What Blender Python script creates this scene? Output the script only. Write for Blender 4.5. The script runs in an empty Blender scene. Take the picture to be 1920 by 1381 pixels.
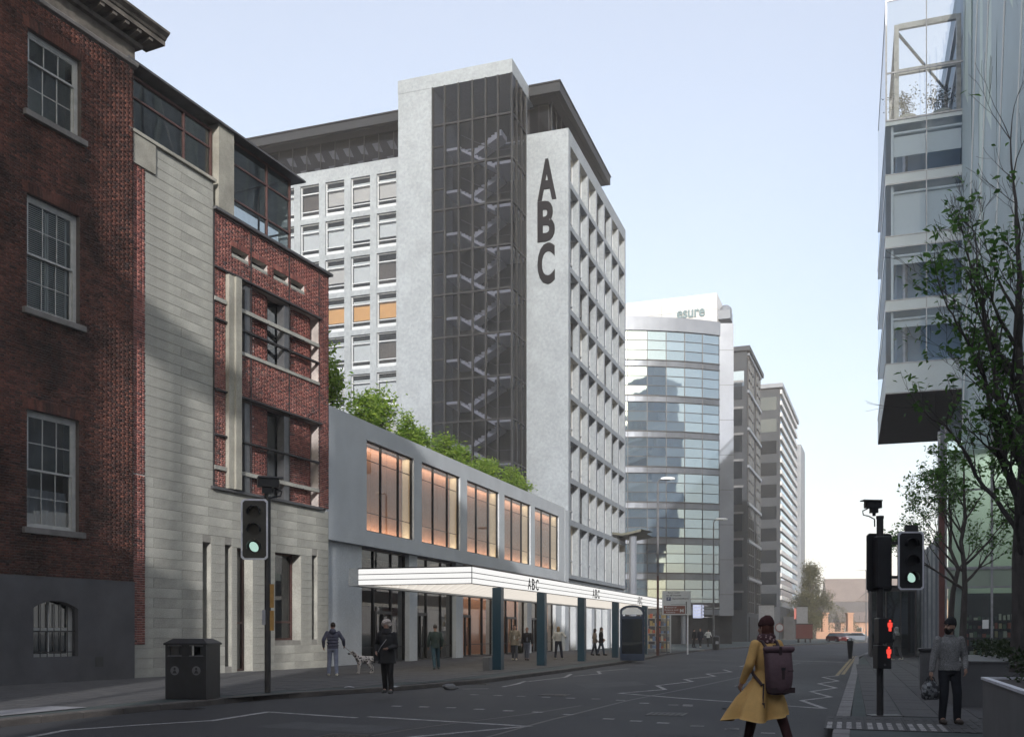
import bpy, bmesh, math, random
import numpy as np
from mathutils import Vector, Matrix, noise as mnoise

SC = bpy.context.scene
COL = SC.collection
RAD = math.radians
RNG = random.Random(11)

# ------------------------------------------------------------------ camera, sky, sun, exposure
CAM_Z = 1.6
cam_data = bpy.data.cameras.new('camera')
cam_data.sensor_width = 36.0
cam_data.lens = 36.0 * 1850.0 / 1920.0
cam_data.shift_y = (1184.0 - 690.5) / 1920.0
cam_data.clip_start = 0.1
cam_data.clip_end = 4000.0
cam = bpy.data.objects.new('camera', cam_data)
cam.location = (0, 0, CAM_Z)
cam.rotation_euler = (RAD(90), 0, 0)
COL.objects.link(cam)
SC.camera = cam

SUN_EL = 19.0          # degrees above the horizon
SUN_LEFT = 0.0        # degrees to the left of straight behind the camera
_e, _p = RAD(SUN_EL), RAD(SUN_LEFT)
TO_SUN = Vector((-math.sin(_p) * math.cos(_e), -math.cos(_p) * math.cos(_e), math.sin(_e)))
world = bpy.data.worlds.new('World')
SC.world = world
world.use_nodes = True
_nt = world.node_tree
_nt.nodes.clear()
_sky = _nt.nodes.new('ShaderNodeTexSky')
_sky.sky_type = 'NISHITA'
_sky.sun_disc = False
_sky.sun_elevation = RAD(SUN_EL)
_sky.sun_rotation = RAD(180 + SUN_LEFT)
_sky.altitude = 50
_sky.air_density = 1.0
_sky.dust_density = 3.6
_sky.ozone_density = 1.2
_bg = _nt.nodes.new('ShaderNodeBackground')
_bg.inputs['Strength'].default_value = 0.145
_wo = _nt.nodes.new('ShaderNodeOutputWorld')
_veil = _nt.nodes.new('ShaderNodeMix')          # thin even high haze over the whole sky
_veil.data_type = 'RGBA'; _veil.blend_type = 'ADD'; _veil.inputs[0].default_value = 1.0
_veil.inputs[7].default_value = (2.42, 2.3, 2.45, 1)
_dim = _nt.nodes.new('ShaderNodeMix'); _dim.data_type = 'RGBA'; _dim.blend_type = 'MULTIPLY'; _dim.inputs[0].default_value = 1.0
_dim.inputs[7].default_value = (0.80, 0.88, 0.86, 1)
_nt.links.new(_sky.outputs[0], _dim.inputs[6]); _nt.links.new(_dim.outputs[2], _veil.inputs[6])
_tc = _nt.nodes.new('ShaderNodeTexCoord'); _sep = _nt.nodes.new('ShaderNodeSeparateXYZ'); _nt.links.new(_tc.outputs['Generated'], _sep.inputs[0])
_low = _nt.nodes.new('ShaderNodeMapRange'); _low.inputs[1].default_value = 0.0; _low.inputs[2].default_value = 0.30; _low.inputs[3].default_value = 1.0; _low.inputs[4].default_value = 0.0; _low.interpolation_type = 'SMOOTHSTEP'
_nt.links.new(_sep.outputs[2], _low.inputs[0])            # the haze lies thicker towards the horizon, all round
_veil2 = _nt.nodes.new('ShaderNodeMix'); _veil2.data_type = 'RGBA'; _veil2.inputs[6].default_value = (2.42, 2.3, 2.45, 1); _veil2.inputs[7].default_value = (2.65, 2.5, 2.6, 1)
_nt.links.new(_low.outputs[0], _veil2.inputs[0]); _nt.links.new(_veil2.outputs[2], _veil.inputs[7])
_nt.links.new(_veil.outputs[2], _bg.inputs[0])
_nt.links.new(_bg.outputs[0], _wo.inputs[0])
sun_data = bpy.data.lights.new('sun', 'SUN')
sun_data.energy = 3.4
sun_data.angle = RAD(0.4)
sun_data.color = (1.0, 0.98, 0.96)
sun = bpy.data.objects.new('sun', sun_data)
sun.rotation_euler = (-TO_SUN).to_track_quat('-Z', 'Y').to_euler()
sun.location = (0, -40, 80)
COL.objects.link(sun)
SC.view_settings.view_transform = 'Standard'
SC.view_settings.look = 'None'
SC.view_settings.exposure = 0.45
SC.view_settings.gamma = 1.0
SC.view_settings.use_curve_mapping = False
SC.render.engine = 'CYCLES'
SC.cycles.use_denoising = True
SC.cycles.max_bounces = 8
SC.cycles.transparent_max_bounces = 24
SC.cycles.caustics_reflective = False
SC.cycles.caustics_refractive = False
SC.cycles.sample_clamp_indirect = 6.0

# ------------------------------------------------------------------ node helpers and materials
def new_mat(name):
    m = bpy.data.materials.new(name)
    m.use_nodes = True
    m.node_tree.nodes.clear()
    return m, m.node_tree.nodes, m.node_tree.links

def _mul(N, L, fac, a, b):
    x = N.new('ShaderNodeMix'); x.data_type = 'RGBA'
    L.new(fac, x.inputs[0]); x.inputs[6].default_value = (*a, 1); x.inputs[7].default_value = (*b, 1)
    return x.outputs[2]

def _noise(N, L, vec, scale, detail=4, rough=0.6, lo=0.3, hi=0.7):
    n = N.new('ShaderNodeTexNoise'); n.inputs['Scale'].default_value = scale
    n.inputs['Detail'].default_value = detail; n.inputs['Roughness'].default_value = rough
    L.new(vec, n.inputs['Vector'])
    r = N.new('ShaderNodeMapRange'); r.inputs[1].default_value = lo; r.inputs[2].default_value = hi
    L.new(n.outputs[0], r.inputs[0])
    return r.outputs[0]

def mat(name, col, rough=0.6, metal=0.0, var=0.15, vscale=3.0, fine=0.0, fscale=60.0, bump=0.0, bscale=40.0, spec=0.5,
        stretch=(1, 1, 1), col2=None, rvar=0.0, emit=None, es=0.0):
    m, N, L = new_mat(name)
    out = N.new('ShaderNodeOutputMaterial'); b = N.new('ShaderNodeBsdfPrincipled')
    L.new(b.outputs[0], out.inputs[0])
    b.inputs['Roughness'].default_value = rough; b.inputs['Metallic'].default_value = metal
    b.inputs['Specular IOR Level'].default_value = spec
    tc = N.new('ShaderNodeTexCoord'); mp = N.new('ShaderNodeMapping'); mp.inputs['Scale'].default_value = stretch
    L.new(tc.outputs['Object'], mp.inputs[0]); vec = mp.outputs[0]
    if var > 0 or col2:
        f = _noise(N, L, vec, vscale)
        a = tuple(c * (1 - var) for c in col); c2 = col2 or tuple(min(1, c * (1 + var)) for c in col)
        c = _mul(N, L, f, a, c2)
        if fine > 0:
            g = _noise(N, L, tc.outputs['Object'], fscale, 2)
            x = N.new('ShaderNodeMix'); x.data_type = 'RGBA'; x.blend_type = 'MULTIPLY'; x.inputs[0].default_value = 1
            L.new(c, x.inputs[6]); L.new(_mul(N, L, g, (1 - fine,) * 3, (1 + fine,) * 3), x.inputs[7]); c = x.outputs[2]
        L.new(c, b.inputs['Base Color'])
        if rvar:
            r = N.new('ShaderNodeMapRange'); r.inputs[3].default_value = rough - rvar; r.inputs[4].default_value = rough + rvar
            L.new(f, r.inputs[0]); L.new(r.outputs[0], b.inputs['Roughness'])
    else:
        b.inputs['Base Color'].default_value = (*col, 1)
    if bump > 0:
        n = N.new('ShaderNodeTexNoise'); n.inputs['Scale'].default_value = bscale; n.inputs['Detail'].default_value = 3
        L.new(tc.outputs['Object'], n.inputs['Vector'])
        bp = N.new('ShaderNodeBump'); bp.inputs['Strength'].default_value = bump; bp.inputs['Distance'].default_value = 0.02
        L.new(n.outputs[0], bp.inputs['Height']); L.new(bp.outputs[0], b.inputs['Normal'])
    if emit:
        b.inputs['Emission Color'].default_value = (*emit, 1); b.inputs['Emission Strength'].default_value = es
    return m

def brick_mat(name, dark, mid, light, grime=0.5):
    m, N, L = new_mat(name)
    out = N.new('ShaderNodeOutputMaterial'); b = N.new('ShaderNodeBsdfPrincipled'); L.new(b.outputs[0], out.inputs[0])
    b.inputs['Roughness'].default_value = 0.85; b.inputs['Specular IOR Level'].default_value = 0.25
    g = N.new('ShaderNodeNewGeometry'); oi = N.new('ShaderNodeObjectInfo')
    a = N.new('ShaderNodeMath'); a.operation = 'ADD'; L.new(g.outputs['Random Per Island'], a.inputs[0]); L.new(oi.outputs['Random'], a.inputs[1])
    f = N.new('ShaderNodeMath'); f.operation = 'FRACT'; L.new(a.outputs[0], f.inputs[0])
    r = N.new('ShaderNodeValToRGB'); L.new(f.outputs[0], r.inputs[0])
    e = r.color_ramp.elements; e[0].position = 0.0; e[0].color = (*dark, 1); e[1].position = 1.0; e[1].color = (*light, 1)
    k = e.new(0.45); k.color = (*mid, 1)
    k = e.new(0.12); k.color = tuple(0.5 * (x + y) for x, y in zip(dark, mid)) + (1,)
    tc = N.new('ShaderNodeNewGeometry')
    n1 = _noise(N, L, tc.outputs['Position'], 0.55, 5, 0.65, 0.35, 0.62)
    n2 = _noise(N, L, tc.outputs['Position'], 14.0, 3)
    x = N.new('ShaderNodeMix'); x.data_type = 'RGBA'; x.blend_type = 'MULTIPLY'; x.inputs[0].default_value = 1
    L.new(r.outputs[0], x.inputs[6]); L.new(_mul(N, L, n1, (1 - grime,) * 3, (1.15,) * 3), x.inputs[7])
    y = N.new('ShaderNodeMix'); y.data_type = 'RGBA'; y.blend_type = 'MULTIPLY'; y.inputs[0].default_value = 1
    L.new(x.outputs[2], y.inputs[6]); L.new(_mul(N, L, n2, (0.75,) * 3, (1.2,) * 3), y.inputs[7])
    L.new(y.outputs[2], b.inputs['Base Color'])
    bp = N.new('ShaderNodeBump'); bp.inputs['Strength'].default_value = 0.4; bp.inputs['Distance'].default_value = 0.01
    L.new(n2, bp.inputs['Height']); L.new(bp.outputs[0], b.inputs['Normal'])
    return m

def glass(name, tint=(0.8, 0.85, 0.86), refl=1.0, rough=0.01, wob=0.0, base=0.04):
    """clear sheet glass: see-through, with mirror reflection that grows towards grazing angles"""
    m, N, L = new_mat(name)
    out = N.new('ShaderNodeOutputMaterial'); mx = N.new('ShaderNodeMixShader'); L.new(mx.outputs[0], out.inputs[0])
    t = N.new('ShaderNodeBsdfTransparent'); t.inputs[0].default_value = (*tint, 1)
    g = N.new('ShaderNodeBsdfGlossy'); g.inputs['Roughness'].default_value = rough
    lw = N.new('ShaderNodeFresnel'); lw.inputs[0].default_value = 1.5
    a = N.new('ShaderNodeMath'); a.operation = 'MULTIPLY_ADD'; a.use_clamp = True
    a.inputs[1].default_value = refl; a.inputs[2].default_value = base
    L.new(lw.outputs[0], a.inputs[0]); L.new(a.outputs[0], mx.inputs[0]); L.new(t.outputs[0], mx.inputs[1]); L.new(g.outputs[0], mx.inputs[2])
    if wob:
        tc = N.new('ShaderNodeTexCoord'); n = N.new('ShaderNodeTexNoise'); n.inputs['Scale'].default_value = 0.5
        L.new(tc.outputs['Object'], n.inputs['Vector'])
        bp = N.new('ShaderNodeBump'); bp.inputs['Strength'].default_value = wob; bp.inputs['Distance'].default_value = 0.05
        L.new(n.outputs[0], bp.inputs['Height']); L.new(bp.outputs[0], g.inputs['Normal'])
    return m

def mirror_glass(name, col, refl=0.5, rough=0.03, wob=0.2, tint2=None, gcol=(0.86, 0.92, 0.94)):
    """coated curtain-wall glass: dark body colour under a strong mirror layer"""
    m, N, L = new_mat(name)
    out = N.new('ShaderNodeOutputMaterial'); mx = N.new('ShaderNodeMixShader'); L.new(mx.outputs[0], out.inputs[0])
    d = N.new('ShaderNodeBsdfDiffuse'); g = N.new('ShaderNodeBsdfGlossy'); g.inputs['Roughness'].default_value = rough
    g.inputs[0].default_value = (*gcol, 1)
    oi = N.new('ShaderNodeObjectInfo')
    c = _mul(N, L, oi.outputs['Random'], col, tint2 or tuple(x * 1.5 for x in col)); L.new(c, d.inputs[0])
    lw = N.new('ShaderNodeFresnel'); lw.inputs[0].default_value = 1.5
    a = N.new('ShaderNodeMath'); a.operation = 'MULTIPLY_ADD'; a.use_clamp = True; a.inputs[1].default_value = 0.9; a.inputs[2].default_value = refl
    L.new(lw.outputs[0], a.inputs[0]); L.new(a.outputs[0], mx.inputs[0]); L.new(d.outputs[0], mx.inputs[1]); L.new(g.outputs[0], mx.inputs[2])
    tc = N.new('ShaderNodeNewGeometry'); n = N.new('ShaderNodeTexNoise'); n.inputs['Scale'].default_value = 0.35; n.inputs['Detail'].default_value = 2
    L.new(tc.outputs['Position'], n.inputs['Vector'])
    bp = N.new('ShaderNodeBump'); bp.inputs['Strength'].default_value = wob; bp.inputs['Distance'].default_value = 0.08
    L.new(n.outputs[0], bp.inputs['Height']); L.new(bp.outputs[0], g.inputs['Normal'])
    return m

def emit_mat(name, col, s):
    m, N, L = new_mat(name)
    out = N.new('ShaderNodeOutputMaterial'); e = N.new('ShaderNodeEmission'); e.inputs[0].default_value = (*col, 1); e.inputs[1].default_value = s
    L.new(e.outputs[0], out.inputs[0])
    return m

def leaf_mat(name, a, b, trans=0.35):
    m, N, L = new_mat(name)
    out = N.new('ShaderNodeOutputMaterial'); mx = N.new('ShaderNodeMixShader'); L.new(mx.outputs[0], out.inputs[0]); mx.inputs[0].default_value = trans
    p = N.new('ShaderNodeBsdfPrincipled'); p.inputs['Roughness'].default_value = 0.5; p.inputs['Specular IOR Level'].default_value = 0.35
    t = N.new('ShaderNodeBsdfTranslucent')
    g = N.new('ShaderNodeNewGeometry'); oi = N.new('ShaderNodeObjectInfo')
    s = N.new('ShaderNodeMath'); s.operation = 'ADD'; L.new(g.outputs['Random Per Island'], s.inputs[0]); L.new(oi.outputs['Random'], s.inputs[1])
    f = N.new('ShaderNodeMath'); f.operation = 'FRACT'; L.new(s.outputs[0], f.inputs[0])
    c = _mul(N, L, f.outputs[0], a, b)
    L.new(c, p.inputs['Base Color']); L.new(c, t.inputs[0]); L.new(p.outputs[0], mx.inputs[1]); L.new(t.outputs[0], mx.inputs[2])
    return m

MT = {}
MT['mortar_old'] = mat('mortar_old', (0.085, 0.07, 0.065), 0.95, var=0.35, vscale=1.5, bump=0.3)
MT['brick_old'] = brick_mat('brick_old', (0.045, 0.026, 0.024), (0.10, 0.040, 0.031), (0.16, 0.062, 0.045), 0.75)
MT['mortar_new'] = mat('mortar_new', (0.46, 0.41, 0.385), 0.95, var=0.25, vscale=2, bump=0.3)
MT['brick_new'] = brick_mat('brick_new', (0.09, 0.055, 0.055), (0.25, 0.088, 0.074), (0.36, 0.15, 0.12), 0.35)
MT['render_plinth'] = mat('render_plinth', (0.07, 0.07, 0.078), 0.9, var=0.3, vscale=0.8, fine=0.2, bump=0.3, bscale=25)
MT['stone'] = mat('stone', (0.335, 0.328, 0.295), 0.9, var=0.30, vscale=0.7, fine=0.2, fscale=30, bump=0.25, bscale=30)
MT['stone_joint'] = mat('stone_joint', (0.24, 0.23, 0.21), 0.95, var=0.2)
MT['stone_dark'] = mat('stone_dark', (0.12, 0.105, 0.09), 0.9, var=0.45, vscale=2.0, fine=0.2, bump=0.4, bscale=12)
MT['sill_stone'] = mat('sill_stone', (0.16, 0.15, 0.145), 0.85, var=0.25, vscale=3, bump=0.2)
MT['paint_white'] = mat('paint_white', (0.62, 0.62, 0.60), 0.5, var=0.12, vscale=5)
MT['paint_grey'] = mat('paint_grey', (0.40, 0.40, 0.39), 0.55, var=0.15, vscale=5)
MT['glass_old'] = glass('glass_old', (0.75, 0.78, 0.78), 1.0, 0.01, 0.25)
MT['glass_clear'] = glass('glass_clear', (0.86, 0.89, 0.90), 0.9)
MT['glass_pent'] = glass('glass_pent', (0.55, 0.62, 0.64), 1.0, 0.02, 0.1, 0.10)
MT['glass_stair'] = glass('glass_stair', (0.34, 0.35, 0.395), 0.45, 0.02, 0.0, 0.0)
MT['glass_dark'] = mirror_glass('glass_dark', (0.012, 0.014, 0.016), 0.08, 0.03, 0.05)
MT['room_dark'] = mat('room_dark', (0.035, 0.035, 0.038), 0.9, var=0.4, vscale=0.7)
MT['room_mid'] = mat('room_mid', (0.15, 0.155, 0.165), 0.9, var=0.3, vscale=0.9)
MT['steel_dark'] = mat('steel_dark', (0.045, 0.042, 0.043), 0.45, 0.3, var=0.25, vscale=4)
MT['steel_red'] = mat('steel_red', (0.085, 0.04, 0.035), 0.5, var=0.25, vscale=4)
MT['steel_grey'] = mat('steel_grey', (0.20, 0.20, 0.21), 0.4, 0.6, var=0.15)
MT['lead'] = mat('lead', (0.09, 0.09, 0.095), 0.6, 0.2, var=0.3, vscale=2)
MT['concrete_fin'] = mat('concrete_fin', (0.30, 0.285, 0.245), 0.9, var=0.3, vscale=1.0, fine=0.2, bump=0.3, bscale=20)
MT['concrete'] = mat('concrete', (0.265, 0.288, 0.315), 0.85, var=0.10, vscale=0.5, fine=0.13, fscale=5.0, bump=0.15, bscale=30)
MT['concrete_lifted'] = mat('concrete_lifted', (0.50, 0.525, 0.555), 0.9, var=0.08, vscale=0.6, fine=0.14, fscale=22, bump=0.25, bscale=45)  # paler copy of the concrete, lifted because the low wing lies in shade
MT['black_frame'] = mat('black_frame', (0.02, 0.02, 0.022), 0.4, 0.3, var=0.2)
MT['roof_dark'] = mat('roof_dark', (0.011, 0.013, 0.018), 0.7, 0.0, var=0.25, vscale=1.0)
MT['win_white'] = mat('win_white', (0.47, 0.49, 0.52), 0.4, var=0.05)
MT['blind_pale'] = mat('blind_pale', (0.46, 0.47, 0.51), 0.8, var=0.06, vscale=2)
MT['blind_grey'] = mat('blind_grey', (0.40, 0.38, 0.39), 0.8, var=0.06, vscale=2)
MT['blind_brown'] = mat('blind_brown', (0.07, 0.055, 0.05), 0.8, var=0.1, vscale=2)
MT['blind_orange'] = mat('blind_orange', (0.55, 0.28, 0.10), 0.8, var=0.1, vscale=2)
MT['warm_lit'] = emit_mat('warm_lit', (1.0, 0.78, 0.50), 0.55)
MT['stair_white'] = mat('stair_white', (0.80, 0.80, 0.82), 0.7, var=0.05)
MT['letter_grey'] = mat('letter_grey', (0.012, 0.011, 0.014), 0.8, var=0.05, spec=.15)
MT['wood_panel'] = mat('wood_panel', (0.50, 0.23, 0.12), 0.6, var=0.13, vscale=2.0, stretch=(4, 4, 0.35), fine=0.06, fscale=8)
MT['cream_wall'] = mat('cream_wall', (0.72, 0.62, 0.42), 0.8, var=0.06)
MT['lightbox'] = emit_mat('lightbox', (1.0, 0.99, 0.97), 0.74)
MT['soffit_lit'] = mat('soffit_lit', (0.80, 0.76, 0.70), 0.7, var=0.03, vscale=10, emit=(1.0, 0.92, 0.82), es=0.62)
MT['lamp_dot'] = emit_mat('lamp_dot', (1.0, 0.95, 0.86), 0.9)
MT['pillar_teal'] = mat('pillar_teal', (0.016, 0.055, 0.085), 0.35, var=0.2, vscale=1.0, stretch=(1, 1, .5), spec=0.6)
MT['asphalt'] = mat('asphalt', (0.026, 0.026, 0.029), 0.75, var=0.42, vscale=0.3, fine=0.4, fscale=35, bump=0.6, bscale=70, rvar=0.12, stretch=(1, .4, 1))
def worn_paint(name, col):
    m, N, L = new_mat(name)
    out = N.new('ShaderNodeOutputMaterial'); b = N.new('ShaderNodeBsdfPrincipled'); L.new(b.outputs[0], out.inputs[0]); b.inputs['Roughness'].default_value = .8
    tc = N.new('ShaderNodeTexCoord'); a = _noise(N, L, tc.outputs['Object'], 2.2, 5, .7, .40, .62); c = _noise(N, L, tc.outputs['Object'], 45, 3, .7, .42, .55)
    x = N.new('ShaderNodeMath'); x.operation = 'MULTIPLY_ADD'; L.new(a, x.inputs[0]); x.inputs[1].default_value = .55; x.use_clamp = True
    y = N.new('ShaderNodeMath'); y.operation = 'MULTIPLY'; L.new(c, y.inputs[0]); y.inputs[1].default_value = .6; L.new(y.outputs[0], x.inputs[2])
    L.new(_mul(N, L, x.outputs[0], (.055, .055, .057), col), b.inputs['Base Color']); return m
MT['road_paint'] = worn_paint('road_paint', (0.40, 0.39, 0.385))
MT['yellow_paint'] = worn_paint('yellow_paint', (0.36, 0.27, 0.13))
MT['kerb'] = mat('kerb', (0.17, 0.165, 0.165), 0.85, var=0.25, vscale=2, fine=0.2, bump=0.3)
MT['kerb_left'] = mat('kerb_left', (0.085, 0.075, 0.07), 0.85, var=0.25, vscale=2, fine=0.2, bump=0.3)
MT['paving'] = mat('paving', (0.062, 0.061, 0.063), 0.85, var=0.25, vscale=0.7, fine=0.22, fscale=40, bump=0.3, bscale=60)
MT['paving_base'] = mat('paving_base', (0.045, 0.058, 0.057), 0.9, var=0.25, vscale=1)
MT['paving_far'] = mat('paving_far', (0.075, 0.074, 0.075), 0.85, var=0.25, vscale=0.4, fine=0.22, fscale=20, bump=0.3, bscale=40)
MT['black_paint'] = mat('black_paint', (0.018, 0.018, 0.02), 0.42, var=0.3, vscale=4, bump=0.05)
MT['grey_metal'] = mat('grey_metal', (0.15, 0.15, 0.16), 0.5, 0.4, var=0.2, vscale=3)
MT['pole_dark'] = mat('pole_dark', (0.05, 0.047, 0.047), 0.5, 0.2, var=0.25, vscale=3)
MT['light_edge'] = mat('light_edge', (0.66, 0.66, 0.72), 0.5, var=0.15)
MT['lens_off'] = mat('lens_off', (0.012, 0.010, 0.010), 0.5, var=0.1)
MT['green_on'] = emit_mat('green_on', (0.66, 1.0, 0.88), 0.5)
MT['red_on'] = emit_mat('red_on', (1.0, 0.07, 0.05), 0.9)
MT['bark'] = mat('bark', (0.075, 0.066, 0.062), 0.95, var=0.35, vscale=10, stretch=(1, 1, .25), bump=0.8, bscale=30)
MT['leaf_dark'] = leaf_mat('leaf_dark', (0.045, 0.12, 0.022), (0.14, 0.27, 0.065), 0.45)
MT['leaf_bright'] = leaf_mat('leaf_bright', (0.10, 0.20, 0.02), (0.30, 0.40, 0.06), 0.45)
MT['leaf_autumn'] = leaf_mat('leaf_autumn', (0.035, 0.05, 0.015), (0.13, 0.11, 0.04))
MT['leaf_hedge'] = leaf_mat('leaf_hedge', (0.015, 0.03, 0.01), (0.04, 0.06, 0.02))
MT['granite'] = mat('granite', (0.13, 0.13, 0.135), 0.6, var=0.12, vscale=2, fine=0.35, fscale=80)
MT['skin'] = mat('skin', (0.42, 0.25, 0.19), 0.55, var=0.08, vscale=6)
MT['skin_tan'] = mat('skin_tan', (0.36, 0.22, 0.16), 0.55, var=0.08, vscale=6)
MT['black_lens'] = mat('black_lens', (0.01, 0.01, 0.01), 0.2, var=0.0)

# ------------------------------------------------------------------ mesh collector
class MB:
    def __init__(s):
        s.v = []; s.f = []
    def quad(s, a, b, c, d):
        i = len(s.v); s.v += [a, b, c, d]; s.f.append((i, i + 1, i + 2, i + 3))
    def poly(s, pts):
        i = len(s.v); s.v += list(pts); s.f.append(tuple(range(i, i + len(pts))))
    def box(s, x0, y0, z0, x1, y1, z1):
        i = len(s.v)
        s.v += [(x0, y0, z0), (x1, y0, z0), (x1, y1, z0), (x0, y1, z0), (x0, y0, z1), (x1, y0, z1), (x1, y1, z1), (x0, y1, z1)]
        for q in ((0, 3, 2, 1), (4, 5, 6, 7), (0, 1, 5, 4), (1, 2, 6, 5), (2, 3, 7, 6), (3, 0, 4, 7)):
            s.f.append(tuple(i + k for k in q))
        return s
    def bbox(s, x0, y0, z0, x1, y1, z1, b=0.02):
        """box with chamfered vertical and top edges"""
        s.prism([(x0 + b, y0), (x1 - b, y0), (x1, y0 + b), (x1, y1 - b), (x1 - b, y1), (x0 + b, y1), (x0, y1 - b), (x0, y0 + b)], z0, z1 - b)
        i = len(s.v)
        A = [(x0 + b, y0), (x1 - b, y0), (x1, y0 + b), (x1, y1 - b), (x1 - b, y1), (x0 + b, y1), (x0, y1 - b), (x0, y0 + b)]
        B = [(x0 + 2 * b, y0 + b), (x1 - 2 * b, y0 + b), (x1 - b, y0 + 2 * b), (x1 - b, y1 - 2 * b), (x1 - 2 * b, y1 - b), (x0 + 2 * b, y1 - b), (x0 + b, y1 - 2 * b), (x0 + b, y0 + 2 * b)]
        s.v += [(x, y, z1 - b) for x, y in A] + [(x, y, z1) for x, y in B]
        for k in range(8):
            s.f.append((i + k, i + (k + 1) % 8, i + 8 + (k + 1) % 8, i + 8 + k))
        s.f.append(tuple(i + 8 + k for k in range(8)))
        return s
    def prism(s, pts, z0, z1):
        n = len(pts); i = len(s.v)
        s.v += [(x, y, z0) for x, y in pts] + [(x, y, z1) for x, y in pts]
        s.f.append(tuple(i + k for k in reversed(range(n)))); s.f.append(tuple(i + n + k for k in range(n)))
        for k in range(n):
            j = (k + 1) % n
            s.f.append((i + k, i + j, i + n + j, i + n + k))
        return s
    def profile_x(s, pts, x0, x1):
        """closed (y, z) outline swept along x"""
        n = len(pts); i = len(s.v)
        s.v += [(x0, y, z) for y, z in pts] + [(x1, y, z) for y, z in pts]
        s.f.append(tuple(i + k for k in range(n))); s.f.append(tuple(i + n + k for k in reversed(range(n))))
        for k in range(n):
            j = (k + 1) % n
            s.f.append((i + k, i + n + k, i + n + j, i + j))
        return s
    def tube(s, pts, rad, n=8, cap=True):
        pts = [Vector(p) for p in pts]
        if not isinstance(rad, (list, tuple)): rad = [rad] * len(pts)
        base = len(s.v); m = len(pts)
        up = None
        for k, p in enumerate(pts):
            d = (pts[min(k + 1, m - 1)] - pts[max(k - 1, 0)])
            d = d.normalized() if d.length > 1e-9 else Vector((0, 0, 1))
            if up is None: up = d.orthogonal().normalized()
            up = (up - d * up.dot(d)); up = up.normalized() if up.length > 1e-6 else d.orthogonal().normalized()
            w = d.cross(up)
            for q in range(n):
                a = 2 * math.pi * q / n
                s.v.append(tuple(p + (up * math.cos(a) + w * math.sin(a)) * rad[k]))
        for k in range(m - 1):
            for q in range(n):
                a = base + k * n + q; b = base + k * n + (q + 1) % n
                s.f.append((a, b, b + n, a + n))
        if cap:
            s.f.append(tuple(base + q for q in reversed(range(n)))); s.f.append(tuple(base + (m - 1) * n + q for q in range(n)))
        return s
    def loft(s, rings, n=20):
        """rings: (centre, half x, half y) stacked, elliptical, capped"""
        base = len(s.v); m = len(rings)
        for c, rx, ry in rings:
            for q in range(n):
                a = 2 * math.pi * q / n
                s.v.append((c[0] + rx * math.cos(a), c[1] + ry * math.sin(a), c[2]))
        for k in range(m - 1):
            for q in range(n):
                a = base + k * n + q; b = base + k * n + (q + 1) % n
                s.f.append((a, b, b + n, a + n))
        s.f.append(tuple(base + q for q in reversed(range(n)))); s.f.append(tuple(base + (m - 1) * n + q for q in range(n)))
        return s
    def ball(s, c, rx, ry=None, rz=None, n=12, m=8):
        ry = ry or rx; rz = rz or rx; base = len(s.v)
        s.v.append((c[0], c[1], c[2] - rz))
        for k in range(1, m):
            t = -math.pi / 2 + math.pi * k / m
            for q in range(n):
                a = 2 * math.pi * q / n
                s.v.append((c[0] + rx * math.cos(t) * math.cos(a), c[1] + ry * math.cos(t) * math.sin(a), c[2] + rz * math.sin(t)))
        s.v.append((c[0], c[1], c[2] + rz)); top = len(s.v) - 1
        for q in range(n):
            s.f.append((base, base + 1 + (q + 1) % n, base + 1 + q))
            s.f.append((top, top - n + q, top - n + (q + 1) % n))
        for k in range(m - 2):
            for q in range(n):
                a = base + 1 + k * n + q; b = base + 1 + k * n + (q + 1) % n
                s.f.append((a, b, b + n, a + n))
        return s
    def capsule(s, a, b, ra, rb, n=12):
        a = Vector(a); b = Vector(b)
        s.tube([a, b], [ra, rb], n); s.ball(a, ra, n=n, m=8); s.ball(b, rb, n=n, m=8)
        return s
    def chain(s, pts, rads, n=12):
        for k in range(len(pts) - 1): s.capsule(pts[k], pts[k + 1], rads[k], rads[k + 1], n)
        return s
    def mesh(s, name, m, smooth=False):
        me = bpy.data.meshes.new(name)
        me.from_pydata([tuple(p) for p in s.v], [], s.f)
        if m is not None: me.materials.append(m)
        if smooth: me.polygons.foreach_set('use_smooth', [True] * len(me.polygons))
        me.update()
        return me
    def build(s, name, m, parent=None, smooth=False, loc=None, rotz=None):
        if isinstance(m, str): m = MT[m]
        return link(name, s.mesh(name, m, smooth), parent, loc, rotz)

def link(name, me, parent=None, loc=None, rotz=None):
    o = bpy.data.objects.new(name, me)
    COL.objects.link(o)
    if parent is not None: o.parent = parent
    if loc is not None: o.location = loc
    if rotz is not None: o.rotation_euler = (0, 0, rotz)
    return o

def tag(o, label=None, cat=None, group=None, kind=None):
    if label: o['label'] = label
    if cat: o['category'] = cat
    if group: o['group'] = group
    if kind: o['kind'] = kind
    return o

def thing(name, label, cat, loc=(0, 0, 0), rotz=0.0, group=None):
    o = bpy.data.objects.new(name, None); o.empty_display_size = 0.3
    COL.objects.link(o); o.location = loc; o.rotation_euler = (0, 0, rotz)
    return tag(o, label, cat, group)

def copy_tree(o, parent=None):
    c = o.copy(); COL.objects.link(c)
    if parent is not None: c.parent = parent
    for ch in list(o.children): copy_tree(ch, c)
    return c

def quads_mesh(name, V, F, m):
    """V (n,3) array, F (k,4) array"""
    me = bpy.data.meshes.new(name)
    V = np.asarray(V, dtype=np.float32); F = np.asarray(F, dtype=np.int32)
    me.vertices.add(len(V)); me.vertices.foreach_set('co', V.ravel())
    me.loops.add(F.size); me.loops.foreach_set('vertex_index', F.ravel())
    me.polygons.add(len(F)); me.polygons.foreach_set('loop_start', np.arange(0, F.size, F.shape[1], dtype=np.int32))
    me.materials.append(m); me.update(calc_edges=True)
    return me

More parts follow.
